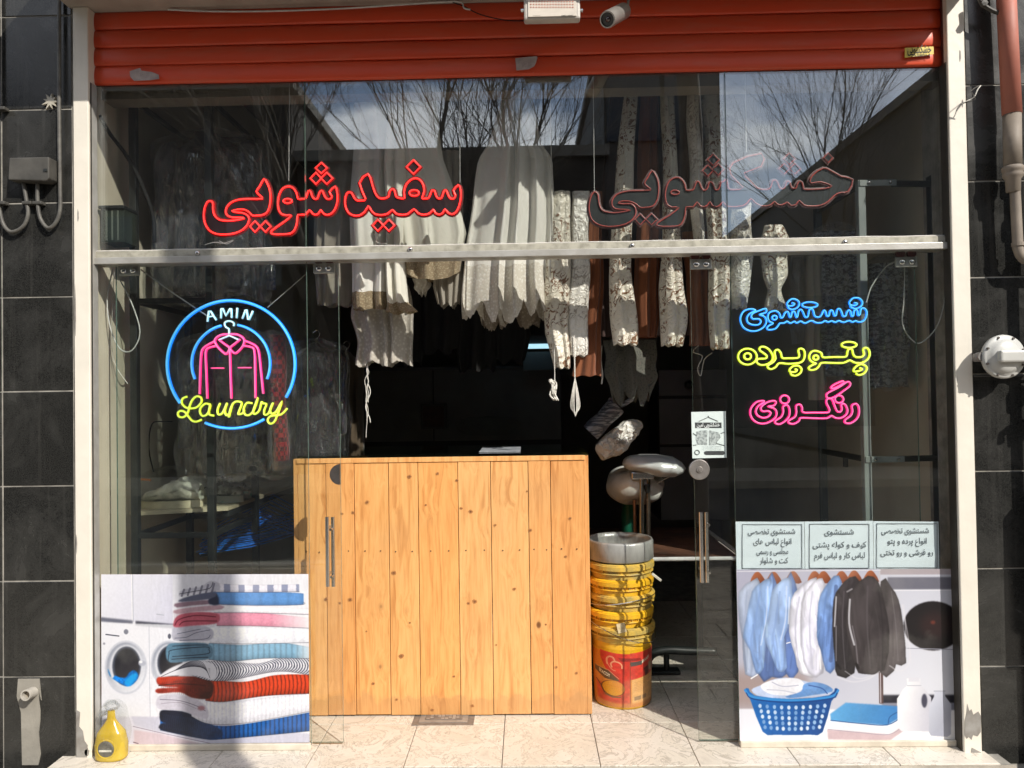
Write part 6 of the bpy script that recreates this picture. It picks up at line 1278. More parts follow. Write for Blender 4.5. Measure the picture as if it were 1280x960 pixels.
bx = thing('framed_box', 'small brown framed box on the dim back cabinet', 'box', (a.x, YB - .1, b_.z)); MB().box(a.x, b_.x, YB - .1, YB - .02, b_.z, a.z).build('frame', P('frame_grey_brown', (.07, .06, .055), (.05, .045, .04), 10, .5), bx, bevel=.004); MB().box(a.x + .02, b_.x - .02, YB - .104, YB - .101, b_.z + .02, a.z - .02).build('picture', P('picture_brown', (.07, .03, .02), (.045, .02, .015), 20, .5), bx)
p = W(611, 540, YB - .2); t = thing('clear_bag', 'flat clear bag lying on the dim back cabinet', 'bag', (p.x, p.y, p.z)); sbag(t, p.x, p.y, p.z - .03, .28, .1, .16, 9)

# ------------------------------------------------------------------ ironing station behind the buckets
M_SILV = P('silver_press_cover', (.80, .82, .82), (.62, .64, .64), 9, .3, metal=.15, spec=.9, bmp=.25, bscale=10)
M_SILC = P('silver_padding_cloth', (.86, .87, .82), (.66, .67, .63), 10, .38, bmp=.5, bscale=12, spec=.9, metal=.15)
YI = 1.05
ir = thing('ironing_station', 'silver ironing press with two padded arms on a steel column behind the buckets', 'ironing press', (WX(803, 650, YI), YI, 0))
c = W(803, 600, YI); k = (3.2 + YI) / 931
def pt(px, py, dy=0): q = W(px, py, YI + dy); return Vector((q.x, YI + dy, q.z))
# upper arm: long sleeve board, round at the left, pointed at the right
def arm(u, v):
    a = 2 * math.pi * u; q = v; px = 777 + 79 * q; ry = np.interp(q, [0, .04, .12, .3, .55, .8, .93, 1], [.0, 6.5, 10, 12, 15, 13.5, 8, 1]); cy = np.interp(q, [0, .3, .6, 1], [579, 579.5, 583, 585]); b0 = pt(px, cy)
    return (b0.x, YI - .02 + ry * k * 2.1 * math.cos(a), b0.z + ry * k * math.sin(a) * (1 if math.sin(a) > 0 else .85))
MB().grid(arm, 28, 30).build('sleeve_board', M_SILV, ir, smooth=True)
q0, q1 = pt(822, 604, -.06), pt(856, 586, -.06); MB().tube([q0, q1], .004, 6).build('edge_wire', M_CHROME, ir)
q = pt(802, 593, -.03); MB().box(q.x - 14 * k, q.x + 14 * k, YI - .08, YI + .02, q.z - 5 * k, q.z + 4 * k).build('clamp_block', M_STEEL, ir, bevel=.006)
q0, q1 = pt(802, 596, -.04), pt(802, 682, -.04); MB().tube([q0, q1], 3.2 * k, 14).build('column', M_STEEL, ir)
q0, q1 = pt(810, 598, -.02), pt(810, 680, -.02); MB().tube([q0, q1], 3.0 * k, 12).build('column', P('brown_chrome', (.3, .25, .2), (.1, .08, .07), 16, .25, metal=.9, stretch=(1, 1, .3)), ir)
q0, q1 = pt(793, 625, 0), pt(794, 672, 0); MB().tube([q0, q1], 2.0 * k, 10).build('thin_rod', P('copper_rod', (.5, .28, .18), (.4, .2, .12), 20, .3, metal=.8), ir)
q = pt(809, 605, -.04); MB().lathe([(3 * k, 0), (4 * k, -.01), (3.4 * k, -.035), (2 * k, -.05)], (q.x, q.y, q.z), 14).build('black_knob', M_BLACK, ir, smooth=True)
def pad(u, v):
    a = 2 * math.pi * u; t_ = math.pi * v; q = pt(793, 606, .12); rr_ = math.sin(t_) ** .75; wob = 1 + .04 * math.sin(5 * a + 6 * v) + .03 * math.sin(11 * a - 9 * v)
    return (q.x + 36 * k * rr_ * wob * math.cos(a), q.y + .16 * rr_ * math.sin(a), q.z + (22 * k) * math.cos(t_) - 8 * k * math.cos(a) * 0 + 3 * k * math.sin(3 * a))
MB().grid(pad, 44, 28).build('padded_board', M_SILC, ir, smooth=True)
q = pt(845, 612, .12)
tz = WZ(820, 683, YI); x0, x1 = WX(742, 683, YI), WX(911, 681, YI)
MB().box(x0, x1 - .03, YI - .3, YI + .6, tz - .005, tz).build('table_top', P('brown_table_cloth', (.13, .055, .03), (.05, .022, .014), 7, .7, bmp=.5), ir)
MB().tube([(x0, YI - .31, tz - .004), (x1 - .05, YI - .31, tz - .004), (x1 - .012, YI - .29, tz - .004), (x1, YI - .25, tz - .004), (x1, YI + .6, tz - .004)], .011, 8).build('table_edge', P('white_edge_trim', (.66, .67, .66), (.5, .5, .5), 20, .3), ir)
for xx in (x0 + .06, x1 - .16): MB().box(xx, xx + .03, YI + .1, YI + .13, 0, tz - .006).build('leg', M_BLACK, ir)
# floor foot
q = G(838, 842); fx = q.x; fy_ = q.y
ft = thing('machine_foot', 'black cast metal foot of a machine on the marble right of the buckets', 'machine foot', (fx, fy_, 0))
MB().tube(smoothline([(fx - .14, fy_, .02), (fx - .10, fy_, .10), (fx - .02, fy_, .125), (fx + .1, fy_, .12), (fx + .25, fy_, .115)], 4), .022, 8).build('arched_foot', M_BLACK, ft, smooth=True)
MB().box(fx - .13, fx + .05, fy_ - .03, fy_ + .04, .003, .022).build('foot_pad', M_BLACK, ft, bevel=.005); MB().tube([(fx - .02, fy_, .12), (fx - .02, fy_, .02)], .016, 8).build('foot_post', M_BLACK, ft)
# plastic wrapped shirt hanging with printed bands and a white crumpled bag
YS_ = .95
sh1 = thing('wrapped_bundle', 'tilted bundle wrapped in printed plastic hanging by the brocade curtains', 'bundle', tuple(W(745, 560, YS_)))
M_PRT = P('printed_plastic_blue_grey', (.10, .11, .14), (.42, .43, .46), 30, .3, lo=.48, hi=.54, stretch=(.4, 1, 3), spec=.8); M_FOIL = P('crumpled_white_plastic', (.86, .85, .80), (.70, .69, .65), 8, .3, bmp=1.0, bscale=9, spec=.9, bdist=.03)
A0, A1 = W(738, 541, YS_), W(771, 507, YS_); d = (A1 - A0).normalized()
def bnd(u, v):
    a = 2 * math.pi * u; p_ = A0 + (A1 - A0) * v; n_ = Vector((-d.z, 0, d.x)); w_ = .052 * (1 + .06 * math.sin(9 * v)); return tuple(p_ + n_ * w_ * math.cos(a) + Vector((0, .045 * math.sin(a), 0)))
mb = MB(); mb.grid(bnd, 20, 10); mb.build('printed_wrap', M_PRT, sh1, smooth=True)
for f, g_ in ((-.3, (766, 494, 768)), (.4, (787, 495, 779))):
    p_ = A1 + Vector((-d.z, 0, d.x)) * .05 * (-f * 2); e = W(g_[2] if f < 0 else 790, 496 if f > 0 else 498, YS_); MB().tube(smoothline([tuple(A1 + (e - A1) * .0 + Vector((f * .06, 0, 0))), tuple(A1 + (e - A1) * .5 + Vector((f * .10, 0, .01))), tuple(e)], 4), [.014] * 9, 8).build('strap_end', M_PRT, sh1, smooth=True)
F0 = [W(*q, YS_ + .02) for q in ((752, 575), (745, 556), (762, 540), (786, 524), (803, 530), (794, 548), (779, 566), (762, 572))]
def foil():
    mb = MB(); c_ = sum(F0, Vector()) / len(F0); bo = smoothline([tuple(p) for p in F0], 4, True); n = len(bo); vs = []; K = 8
    for side in (1, -1):
        for j in range(K + 1):
            for i in range(n):
                b = Vector(bo[i]); r_ = 1 - j / K; p_ = c_ + (b - c_) * r_; vs.append((p_.x, p_.y - side * .045 * (1 - r_ ** 2) ** .5 + .008 * math.sin(i * 1.9 + j * 2.3) * (1 - r_), p_.z))
        b0 = (0 if side == 1 else (K + 1) * n)
    fs = []
    for s_i in (0, 1):
        for j in range(K):
            for i in range(n):
                q = [s_i * (K + 1) * n + j * n + i, s_i * (K + 1) * n + j * n + (i + 1) % n, s_i * (K + 1) * n + (j + 1) * n + (i + 1) % n, s_i * (K + 1) * n + (j + 1) * n + i]; fs.append(tuple(q if s_i else q[::-1]))
    return mb.add(vs, fs)
fo = foil(); fo.v = [tuple(np.array(p) + np.array([random.uniform(-.006, .006), random.uniform(-.012, .012), random.uniform(-.006, .006)])) for p in fo.v]; fo.build('white_wrap', M_FOIL, sh1, smooth=False)
# green bin behind the buckets
p0, p1 = W(737, 808, .8), W(752, 858, .8); t = thing('green_bin', 'teal green plastic bin half hidden between counter and buckets', 'bin', (p0.x + .06, .85, 0))
MB().lathe([(0, .001), (.13, .001), (.16, .36), (.175, .37), (.175, .39), (.155, .39), (.12, .02), (0, .02)], (p0.x + .14, .95, 0), 28).build('body', P('teal_plastic', (.03, .26, .19), (.025, .2, .15), 8, .4), t, smooth=True)
MB().tube(smoothline([(p0.x - .0, .78, .18), (p0.x + .03, .77, .12), (p0.x + .03, .78, .06)], 4), .004, 6).build('handle', M_BLACK, t)
p0 = W(786, 640, 1.3); t = thing('green_canister', 'narrow dark green canister behind the steel column of the ironing press', 'canister', (p0.x, 1.3, 0)); MB().lathe([(0, 0), (.045, 0), (.045, .78), (.03, .86), (.02, .9), (0, .9)], (p0.x, 1.3, .0), 18).build('body', P('dark_green_enamel', (.01, .16, .09), (.008, .1, .06), 8, .35), t, smooth=True)

# ------------------------------------------------------------------ yellow bucket stack
g0 = G(783, 888); BX, BY = g0.x, g0.y + .14
bs = thing('bucket_stack', 'stack of nested yellow paint buckets with a taped grey rim right of the counter', 'bucket', (BX, BY, 0))
M_YEL = P('yellow_bucket_plastic', (.83, .47, .02), (.66, .36, .02), 10, .32, bmp=.1, spec=.6)
M_YELD = P('dirty_yellow_plastic', (.66, .42, .06), (.34, .27, .10), 18, .5, lo=.4, hi=.7)
M_TAPE = P('silver_duct_tape', (.40, .40, .38), (.22, .22, .21), 12, .35, metal=.3, bmp=.5, bscale=24, stretch=(1, 1, .4))
topz = W(783, 679, BY - .14).z
MB().lathe([(0, .004), (.128, .004), (.134, .0), (.138, .01), (.146, .30), (.150, .33)], (BX, BY, 0), 48).build('lowest_bucket', [M_YEL], bs, smooth=True)
zk = .315; dz_ = (topz - .10 - .315) / 5
for i in range(5):
    z0 = zk + i * dz_; h_ = dz_; ox, oy = BX + random.uniform(-.006, .006), BY + random.uniform(-.005, .005)
    pr = [(.148, 0), (.1485, h_ * .30), (.158, h_ * .32), (.1595, h_ * .345), (.158, h_ * .40), (.150, h_ * .42), (.150, h_ * .56), (.161, h_ * .575), (.164, h_ * .60), (.1645, h_ * .86), (.161, h_ * .885), (.161, h_ * .93), (.154, h_ * .99), (.148, h_ * 1.0)]
    MB().lathe(pr, (ox, oy, z0), 48).build('nested_bucket', M_YEL if i % 2 else M_YELD, bs, smooth=False)
    for kk in range(30):
        a_ = kk * 2 * math.pi / 30 + i
        if math.sin(a_) > .3: continue
        if kk % 3 == 0 or i % 2: MB().box(-.0035, .0035, -.002, .003, 0, .014, M=Matrix.Translation((ox + .153 * math.cos(a_), oy + .153 * math.sin(a_), z0 + h_ * .49 - .007)) @ Matrix.Rotation(a_ + math.pi / 2, 4, 'Z')).build('rim_rib', M_YELD, bs)
MB().lathe([(.158, 0), (.163, .004), (.1625, .085), (.158, .094), (.150, .094), (.147, .07), (.14, -.2), (0, -.2)], (BX, BY, topz - .094), 48).build('taped_rim', M_TAPE, bs, smooth=True)
for k in range(2): # wire handles
    z0 = zk + (k * 2 + .6) * dz_; pts = [(BX + .165 * math.cos(a_), BY + .165 * math.sin(a_) - .012, z0 + .045 * math.cos((a_ + 1.57) * 1.3) * (1 if k != 1 else -.5)) for a_ in [math.pi + i * (math.pi / 16) for i in range(17)]]
    MB().tube(pts, .0022, 6).build('wire_handle', M_STEEL, bs)
MB().box(0, .055, -.006, .006, -.006, .006, M=Matrix.Translation((BX + .135, BY - .12, topz - .15)) @ Matrix.Rotation(R(38), 4, 'Y')).build('handle_grip', P('white_plastic_grip', (.7, .66, .55), (.5, .47, .4), 20, .5), bs, bevel=.002)
tg = MB(); tg.box(-.02, .02, -.003, .003, -.022, .022, M=Matrix.Translation((BX - .02, BY - .166, zk + 1.1 * dz_)) @ Matrix.Rotation(R(-12), 4, 'Y')); tg.build('paper_tag', P('stained_tag', (.6, .5, .3), (.4, .3, .15), 40, .6), bs)
# printed wrap on the lowest bucket (a curved label sheet)
A = Art(60, 10, 940, 950, (232, 150, 60))
A.poly([(60, 10), (940, 10), (940, 90), (60, 60)], (240, 180, 10)); A.poly([(60, 60), (160, 60), (190, 300), (60, 330)], (232, 140, 12), soft=8)
A.poly([(150, 40), (350, 60), (560, 70), (560, 640), (480, 620), (380, 520), (260, 420), (200, 300), (150, 160)], (222, 46, 34), soft=3, tex=.2); A.poly([(560, 60), (940, 40), (940, 440), (560, 500)], (226, 60, 50), soft=2, tex=.2)
A.poly([(480, 500), (560, 500), (560, 930), (100, 860), (90, 560), (400, 700)], (222, 76, 50), soft=14, tex=.2)
A.poly([(390, 130), (720, 150), (740, 190), (430, 190)], (150, 30, 30), 4)
A.line(smoothline([(240, 250), (235, 170), (270, 125), (320, 135), (345, 190)], 5), 26, (244, 150, 110)); A.line(smoothline([(300, 290), (290, 240), (330, 200), (400, 210), (440, 250), (445, 300)], 5), 24, (246, 160, 120)); A.line(smoothline([(250, 260), (300, 330), (350, 350)], 5), 14, (240, 140, 104))
A.poly([(80, 330), (250, 360), (420, 520), (330, 510), (200, 500), (80, 410)], (98, 76, 52), 2); A.line([(90, 332), (250, 350), (400, 480)], 6, (232, 190, 140))
A.ell(315, 645, 170, 132, (110, 60, 30), 3); A.ell(322, 640, 158, 124, (244, 176, 26), 3, grad=((232, 150, 70), (200, 700), (420, 560))); A.line([(230, 600), (400, 612)], 4, (220, 120, 40)); A.line([(200, 760), (300, 790), (420, 780)], 16, (110, 100, 60)); A.line([(95, 560), (150, 640), (190, 740)], 20, (110, 60, 36))
A.poly([(560, 205), (750, 200), (750, 265), (575, 275)], (84, 74, 74)); A.poly([(850, 265), (920, 250), (920, 420), (860, 400)], (180, 160, 130), 4); A.poly([(770, 340), (850, 300), (860, 440), (800, 470), (790, 380)], (90, 40, 40), 6)
A.poly([(590, 500), (940, 450), (940, 880), (590, 910)], (246, 186, 112), 2, tex=.12)
for k in range(6): A.line([(625, 545 + k * 26), (905 - 40 * (k % 3), 525 + k * 26)], 7, (216, 146, 84), .8, 4)
A.poly([(625, 780), (730, 772), (730, 835), (625, 842)], (130, 104, 74), 2)
for k in range(10): A.line([(632 + k * 10, 784), (632 + k * 10, 836)], 4, (210, 160, 100), .8)
A.poly([(750, 772), (820, 764), (820, 826), (750, 834)], (150, 116, 80), 4, a=.8); A.line([(565, 190), (562, 930)], 9, (120, 40, 20)); A.poly([(60, 880), (940, 880), (940, 950), (60, 950)], (224, 140, 64), 14, a=.8)
A.put(np.clip(A.n2 + .1, 0, .35), (170, 120, 70), .8)
lb_ = MB(); vs = []; uv = []; nu, nv = 40, 12
for j in range(nv + 1):
    for i in range(nu + 1):
        u, v = i / nu, j / nv; a_ = R(-172 + 164 * u); z0 = .012 + .272 * (1 - v); rr_ = .1392 + (z0 / .3) * .008 + .0006; vs.append((BX + rr_ * math.cos(a_), BY + rr_ * math.sin(a_), z0))
        uv.append(((1 + math.sin(R(-82 + 164 * u)) / math.sin(R(82))) / 2, 1 - v))
lb_.add(vs, [(j * (nu + 1) + i, (j + 1) * (nu + 1) + i, (j + 1) * (nu + 1) + i + 1, j * (nu + 1) + i + 1) for j in range(nv) for i in range(nu)])
lb_.build('printed_wrap', printmat('bucket_print', A.image('bucket_print'), .4), bs, smooth=True, uv=uv)
def cyl_at(dx, dz):
    a_ = R(-90) + dx / .142; rr_ = .1415 + (dz / .3) * .008 + .0008; return (BX + rr_ * math.cos(a_), BY + rr_ * math.sin(a_), dz)
mb = MB(); textmesh(mb, 'EKACOY', 0, 0, 0, .022, width=.062, rtl=False, bold=.03, fn=lambda x_, z_: cyl_at(-.105 + x_ * 1.0, .168 + z_ - x_ * .30)); mb.build('lettering', P('cream_print', (.75, .68, .5), (.65, .58, .42), 30, .5), bs)
mb = MB(); textmesh(mb, 'SANAFF', 0, 0, 0, .020, width=.05, rtl=False, bold=.03, fn=lambda x_, z_: cyl_at(.105 + x_, .232 + z_ + x_ * .3)); mb.build('lettering', P('cream_print', (.75, .68, .5), None), bs)

# ------------------------------------------------------------------ bottle in a clear bag by the left post
g0 = G(140, 947); bx_, by_ = g0.x + .003, -.075
t = thing('bagged_bottle', 'yellow oil bottle in a knotted clear bag standing on the threshold by the left post', 'bottle', (bx_, by_, 0))
M_OIL = P('yellow_oil_plastic', (.60, .40, .02), (.70, .52, .07), 9, .22, spec=.8, trans=.25)
def btl(u, v):
    a = 2 * math.pi * u; hw = np.interp(v, [0, .03, .3, .55, .72, .82, 1], [.056, .064, .066, .056, .030, .017, .014]); lean = -.0; return (bx_ + hw * math.copysign(abs(math.cos(a)) ** .75, math.cos(a)), by_ + hw * .62 * math.copysign(abs(math.sin(a)) ** .8, math.sin(a)), .002 + .2 * v)
MB().grid(btl, 36, 30).build('bottle', M_OIL, t, smooth=True)
MB().lathe([(0, .006), (.030, .006), (.034, .004), (.036, 0)], (0, 0, 0), 28, M=Matrix.Translation((bx_ - .002, by_ - .036, .056)) @ Matrix.Rotation(R(92), 4, 'X')).build('round_label', P('grey_label', (.09, .085, .07), (.17, .16, .13), 34, .5), t)
MB().tube([(bx_ - .002 + .037 * math.cos(a_), by_ - .037, .056 + .037 * math.sin(a_)) for a_ in [i * math.pi / 16 for i in range(32)]], .0045, 6, closed=True).build('label_ring', M_OIL, t)
MB().box(bx_ - .028, bx_ + .024, by_ - .0455, by_ - .0435, .048, .056).build('label_stripe', P('pale_stripe', (.62, .6, .52), (.5, .48, .4), 50, .5), t)
sbag(t, bx_ + .004, by_, .0, .070, .05, .235, 12)
mb = MB().tube(smoothline([(bx_ + .003, by_, .2), (bx_ - .02, by_ - .01, .225), (bx_ + .01, by_, .24), (bx_ + .03, by_, .215), (bx_ + .0, by_, .205), (bx_ - .05, by_, .19), (bx_ - .04, by_, .18), (bx_ - .01, by_, .2)], 4), [.006] * 29, 6); mb.build('bag_knot', M_PLASTIC, t, smooth=True)

# ------------------------------------------------------------------ things on the outer walls
# flood lamp and camera under the canopy
yf = -.30
a, b_ = W(655, 24.5, yf), W(725, -12, yf)
fl2 = thing('flood_lamp', 'white flat flood lamp with dotted diffuser under the canopy above the shutter', 'flood lamp', ((a.x + b_.x) / 2, yf, a.z))
M_LAMP = P('off_white_housing', (.55, .51, .46), (.44, .41, .37), 9, .45)
MB().box(a.x, b_.x, yf, yf + .045, a.z, b_.z).build('housing', M_LAMP, fl2, bevel=.008)
a2_, b2_ = W(660, 21.5, yf - .002), W(720, -10, yf - .002)
MB().box(a2_.x, b2_.x, yf - .004, yf - .001, a2_.z, b2_.z).build('front_plate', P('cream_front_plate', (.66, .60, .52), (.55, .5, .44), 10, .4), fl2, bevel=.001)
dm = P('pink_led_dot', (.55, .24, .18), (.45, .2, .15), 20, .5); mb = MB()
for r_ in range(5):
    for c_ in range(16):
        q = W(663.5 + c_ * 3.5, 9 - r_ * 3.6, yf - .0045); mb.box(q.x - .0028, q.x + .0028, yf - .0055, yf - .0042, q.z - .0022, q.z + .0022)
o = mb.build('led_dots', dm, fl2); o['kind'] = 'stuff'
q = W(709, 19.6, yf - .0048); mb = MB(); textmesh(mb, 'SMD 50W', q.x, q.z, yf - .0048, .0075, width=.045, rtl=False, bold=.02); mb.build('lettering', P('black_print', (.02, .02, .015), None), fl2)
q = W(671, 19.5, yf - .0048); mb = MB(); textmesh(mb, 'noor', q.x, q.z, yf - .0048, .006, width=.03, rtl=False); mb.build('lettering', P('grey_print', (.3, .28, .22), None), fl2)
for px in (653, 727): q = W(px, 13, yf + .02); MB().lathe([(0, .006), (.007, .005), (.007, -.006), (0, -.006)], (0, 0, 0), 10, M=Matrix.Translation((q.x, yf + .02, q.z)) @ Matrix.Rotation(R(90), 4, 'Y')).build('side_screw', M_CHROME, fl2)
MB().box((a.x + b_.x) / 2 - .08, (a.x + b_.x) / 2 + .08, yf + .045, yf + .055, b_.z - .02, ZC).build('bracket', M_ALU, fl2)
p0, p1 = W(760, 24, -.34), W(779, 14, -.20)
cm = thing('security_camera', 'small silver cylindrical security camera pointing down left under the canopy', 'camera', tuple((p0 + p1) / 2))
axis = (p1 - p0).normalized(); Mq = axis.to_track_quat('Z', 'Y').to_matrix().to_4x4(); Mq.translation = p0; L_ = (p1 - p0).length
M_CAMG = P('silver_camera_shell', (.40, .38, .35), (.3, .28, .26), 12, .3, metal=.5)
MB().lathe([(.026, -.008), (.031, -.008), (.032, 0), (.032, L_), (.03, L_ + .006), (0, L_ + .006)], (0, 0, 0), 28, M=Mq).build('shell', M_CAMG, cm, smooth=False)
MB().lathe([(0, .0), (.026, .0), (.027, -.006)], (0, 0, 0), 24, M=Mq).build('dark_face', P('camera_face', (.02, .02, .022), (.03, .03, .032), 20, .15), cm)
MB().lathe([(0, -.006), (.008, -.005), (.011, .0)], (0, 0, 0), 18, M=Mq).build('lens', P('lens_glass', (.03, .02, .02), (.05, .03, .03), 30, .05, spec=1), cm, smooth=True)
MB().tube(smoothline([tuple(p1), tuple(p1 + Vector((.02, .03, .02))), (p1.x + .035, p1.y + .02, ZC)], 4), .006, 8).build('stalk', M_CAMG, cm)
cable('thin white cable running along the canopy soffit edge over the shutter', [(210, 12, -.04), (260, 14, -.035), (330, 14, -.04), (420, 11, -.045), (500, 6, -.045), (570, 2, -.04), (580, 10, -.04), (588, 12, -.04)], .0038)
cable('dark sagging cable behind the flood lamp on the red shutter', [(566, 3, -.04), (580, 8, -.04), (600, 18, -.035), (630, 25, -.035), (655, 26, -.035), (690, 24, -.035)], .0022, M_WIREB)

# left wall: box, conduits, bent metal star, pipe stub with mortar
YW_ = -.05
M_DUSTY = P('dusty_black_metal', (.085, .08, .07), (.04, .038, .033), 7, .6, bmp=.2)
a, b_ = W(10, 227, YW_ - .06), W(61, 196, YW_ - .06)
jb = thing('junction_box', 'dusty dark metal junction box on the left granite wall', 'junction box', ((a.x + b_.x) / 2, YW_ - .03, a.z))
MB().prism([(a.x, a.z + .008), (b_.x - .012, a.z), (b_.x, a.z + .012), (b_.x, b_.z), (a.x + .006, b_.z)], YW_ - .06, YW_ - .001).build('box', M_DUSTY, jb, bevel=.004)
MB().box(b_.x - .022, b_.x - .006, YW_ - .063, YW_ - .0605, (a.z + b_.z) / 2 - .012, (a.z + b_.z) / 2).build('latch', M_BLACK, jb)
M_COND = P('dusty_conduit', (.12, .115, .10), (.06, .056, .05), 20, .55)
def conduit(label, pts, r=.008, mat=M_COND): return tag(MB().tube(smoothline(pts, 4), r, 8).build('conduit', mat, smooth=True), label, 'conduit')
wy = YW_ - .022
def Wt(px, py, y=wy): return tuple(W(px, py, y))
conduit('dusty conduit looping from the junction box to the left', [Wt(29, 227), Wt(33, 250), Wt(35, 268), Wt(29, 283), Wt(15, 290), Wt(5, 282), Wt(0, 265), Wt(-3, 240), Wt(-4, 120), Wt(-4, -60)])
conduit('dusty conduit looping from the junction box up the wall to the right', [Wt(47, 227), Wt(47, 250), Wt(50, 272), Wt(60, 285), Wt(70, 278), Wt(75, 262), Wt(75, 230), Wt(74, 150), Wt(74, 70), Wt(74, -60)])
for k, (px, py) in enumerate(((35, 254), (48, 254), (2, 254), (2, 136))):
    q = W(px, py, wy); t = thing('pipe_clip', ['pipe clip left of centre under the junction box', 'pipe clip right of centre under the junction box', 'pipe clip at the photo edge level with the conduit loops', 'pipe clip high at the photo edge beside the wall joint'][k], 'pipe clip', (q.x, wy, q.z)); MB().box(q.x - .02, q.x + .02, wy - .012, YW_ - .001, q.z - .007, q.z + .007).build('strap', M_DUSTY, t, bevel=.003)
q = W(63, 127, YW_ - .012); t = thing('metal_star', 'bent pale sheet metal star stuck in the granite joint at upper left', 'metal scrap', (q.x, q.y, q.z - .03)); pts = []
for i in range(18): a_ = i * math.pi / 9; r_ = (.035 if i % 2 == 0 else .016) * random.uniform(.8, 1.15); pts.append((q.x + r_ * math.cos(a_), q.z + r_ * math.sin(a_)))
MB().prism(pts, YW_ - .014, YW_ - .002).build('star', P('pale_scrap', (.5, .46, .38), (.3, .28, .22), 40, .6), t)
a, b_ = W(24, 945, YW_), W(50, 848, YW_)
mp_ = thing('mortar_patch', 'smooth grey mortar strip with a cut pipe stub in the lowest left granite tile', 'mortar patch', ((a.x + b_.x) / 2, YW_, ZS))
pts = [(a.x + .016, ZS), (b_.x - .006, ZS)] + [(b_.x + .004 * math.sin(k * 1.7), ZS + (b_.z - ZS) * k / 8) for k in range(1, 8)] + [(b_.x + .008, WZ(30, 875, YW_)), (b_.x, b_.z), (a.x, b_.z), (a.x - .006, WZ(30, 870, YW_)), (a.x + .012, WZ(30, 890, YW_))]
MB().prism(pts, YW_ - .006, YW_ - .0005).build('mortar', P('smooth_mortar', (.30, .28, .24), (.22, .205, .175), 8, .85, bmp=.3), mp_)
q = W(33, 871, YW_ - .04); Mp = Matrix.Translation((q.x + .006, YW_, q.z + .006)) @ Matrix.Rotation(R(84), 4, 'X')
MB().lathe([(.017, 0), (.017, .055), (.0225, .055), (.0225, 0)], (0, 0, 0), 24, M=Mp).build('pipe_stub', P('pale_pvc', (.45, .42, .37), (.32, .3, .26), 12, .6), mp_, smooth=False)
MB().lathe([(0, .03), (.0172, .03)], (0, 0, 0), 20, M=Mp).build('stub_plug', P('dirt_plug', (.4, .35, .28), (.2, .17, .13), 30, .9), mp_)

# right wall: downpipe, gas pipes, regulator
M_REDP = P('faded_red_pipe', (.42, .13, .085), (.34, .12, .085), 6, .6, bmp=.2); M_BRWP = P('dusty_brown_pipe', (.24, .20, .16), (.17, .14, .11), 8, .65)
yp = -.17
yp = -.124
dpn = thing('downpipe', 'faded red and brown iron downpipe on the right granite wall', 'pipe', tuple(W(1268, 330, yp)))
top, mid, b1_, b2_ = W(1255, -60, yp), W(1265, 143, yp), W(1266, 215, yp), W(1272, 320, yp)
MB().tube([top, mid], .036, 20).build('red_length', M_REDP, dpn, smooth=True); MB().tube([mid, b1_], .0335, 20).build('brown_length', M_BRWP, dpn, smooth=True)
MB().lathe([(.02, -.085), (.026, -.08), (.028, -.03), (.036, -.022), (.038, -.01), (.036, 0), (.040, .004), (.040, .018), (.035, .024)], (b1_.x, yp, b1_.z), 24).build('socket_joint', M_BRWP, dpn, smooth=True)
MB().tube(smoothline([(b1_.x + .006, yp, b1_.z - .03), (b1_.x + .012, yp, b1_.z - .28), (b1_.x + .014, yp, b2_.z + .03), (b1_.x + .03, yp, b2_.z - .005), (b1_.x + .08, yp, b2_.z - .018), (b1_.x + .4, yp, b2_.z - .018)], 4), .0195, 18).build('narrow_length', M_BRWP, dpn, smooth=True)
MB().tube([(b1_.x + .014, yp, b2_.z + .055), (b1_.x + .014, yp, b2_.z + .04)], .024, 18).build('collar', M_BRWP, dpn)
M_GAS = P('black_gas_pipe', (.02, .02, .02), (.03, .03, .028), 10, .6)
yg = -.085
gx = WX(1269, 500, -.05) + .074 * SX
gp2 = thing('gas_riser', 'gas riser pipe with couplings just right of the regulator, its shadow falling on the granite', 'pipe', (gx, -.124, ZS))
MB().tube([(gx, -.124, ZS), (gx, -.124, 2.55)], .019, 16).build('main_run', M_GAS, gp2, smooth=True)
for z_ in (2.4, 2.22, 2.02, 1.62, 1.5, 1.36): MB().tube([(gx, -.124, z_), (gx, -.124, z_ + .06)], .03, 12).build('coupling', M_GAS, gp2)
MB().tube([(gx, -.124, 1.43), (gx - .05, -.14, 1.40), (gx - .05, -.14, 1.37)], .013, 8).build('valve_stub', M_GAS, gp2)
MB().box(gx - .03, gx + .2, -.17, -.07, .45, 1.08).build('meter_box', M_REG if 'M_REG' in globals() else M_GAS, gp2, bevel=.01)
q = W(1254, 446, -.125); rg = thing('gas_regulator', 'round pale grey gas regulator with bolted rim on the right granite wall', 'gas regulator', (q.x, q.y, q.z - .09))
M_REG = P('pale_grey_enamel', (.50, .50, .47), (.42, .42, .40), 6, .35)
Mr = Matrix.Translation(q) @ Matrix.Rotation(R(90), 4, 'X') @ Matrix.Rotation(R(4), 4, 'Y')
MB().lathe([(0, -.06), (.05, -.045), (.078, -.02), (.088, -.012), (.090, 0), (.089, .008), (.082, .012), (.074, .012), (.066, .024), (.05, .034), (0, .036)], (0, 0, 0), 48, M=Mr).build('dome', M_REG, rg, smooth=True)
MB().box(-.05, .10, -.024, .024, .0, .058, M=Mr).build('housing_block', M_REG, rg, bevel=.008)
for i in range(8):
    a_ = i * math.pi / 4 + .35; MB().lathe([(0, .018), (.0045, .018), (.005, .010)], (0, 0, 0), 8, M=Mr @ Matrix.Translation((.081 * math.cos(a_), .081 * math.sin(a_), 0))).build('rim_bolt', P('bolt_dark', (.14, .12, .11), (.09, .08, .07), 20, .5, metal=.6), rg)
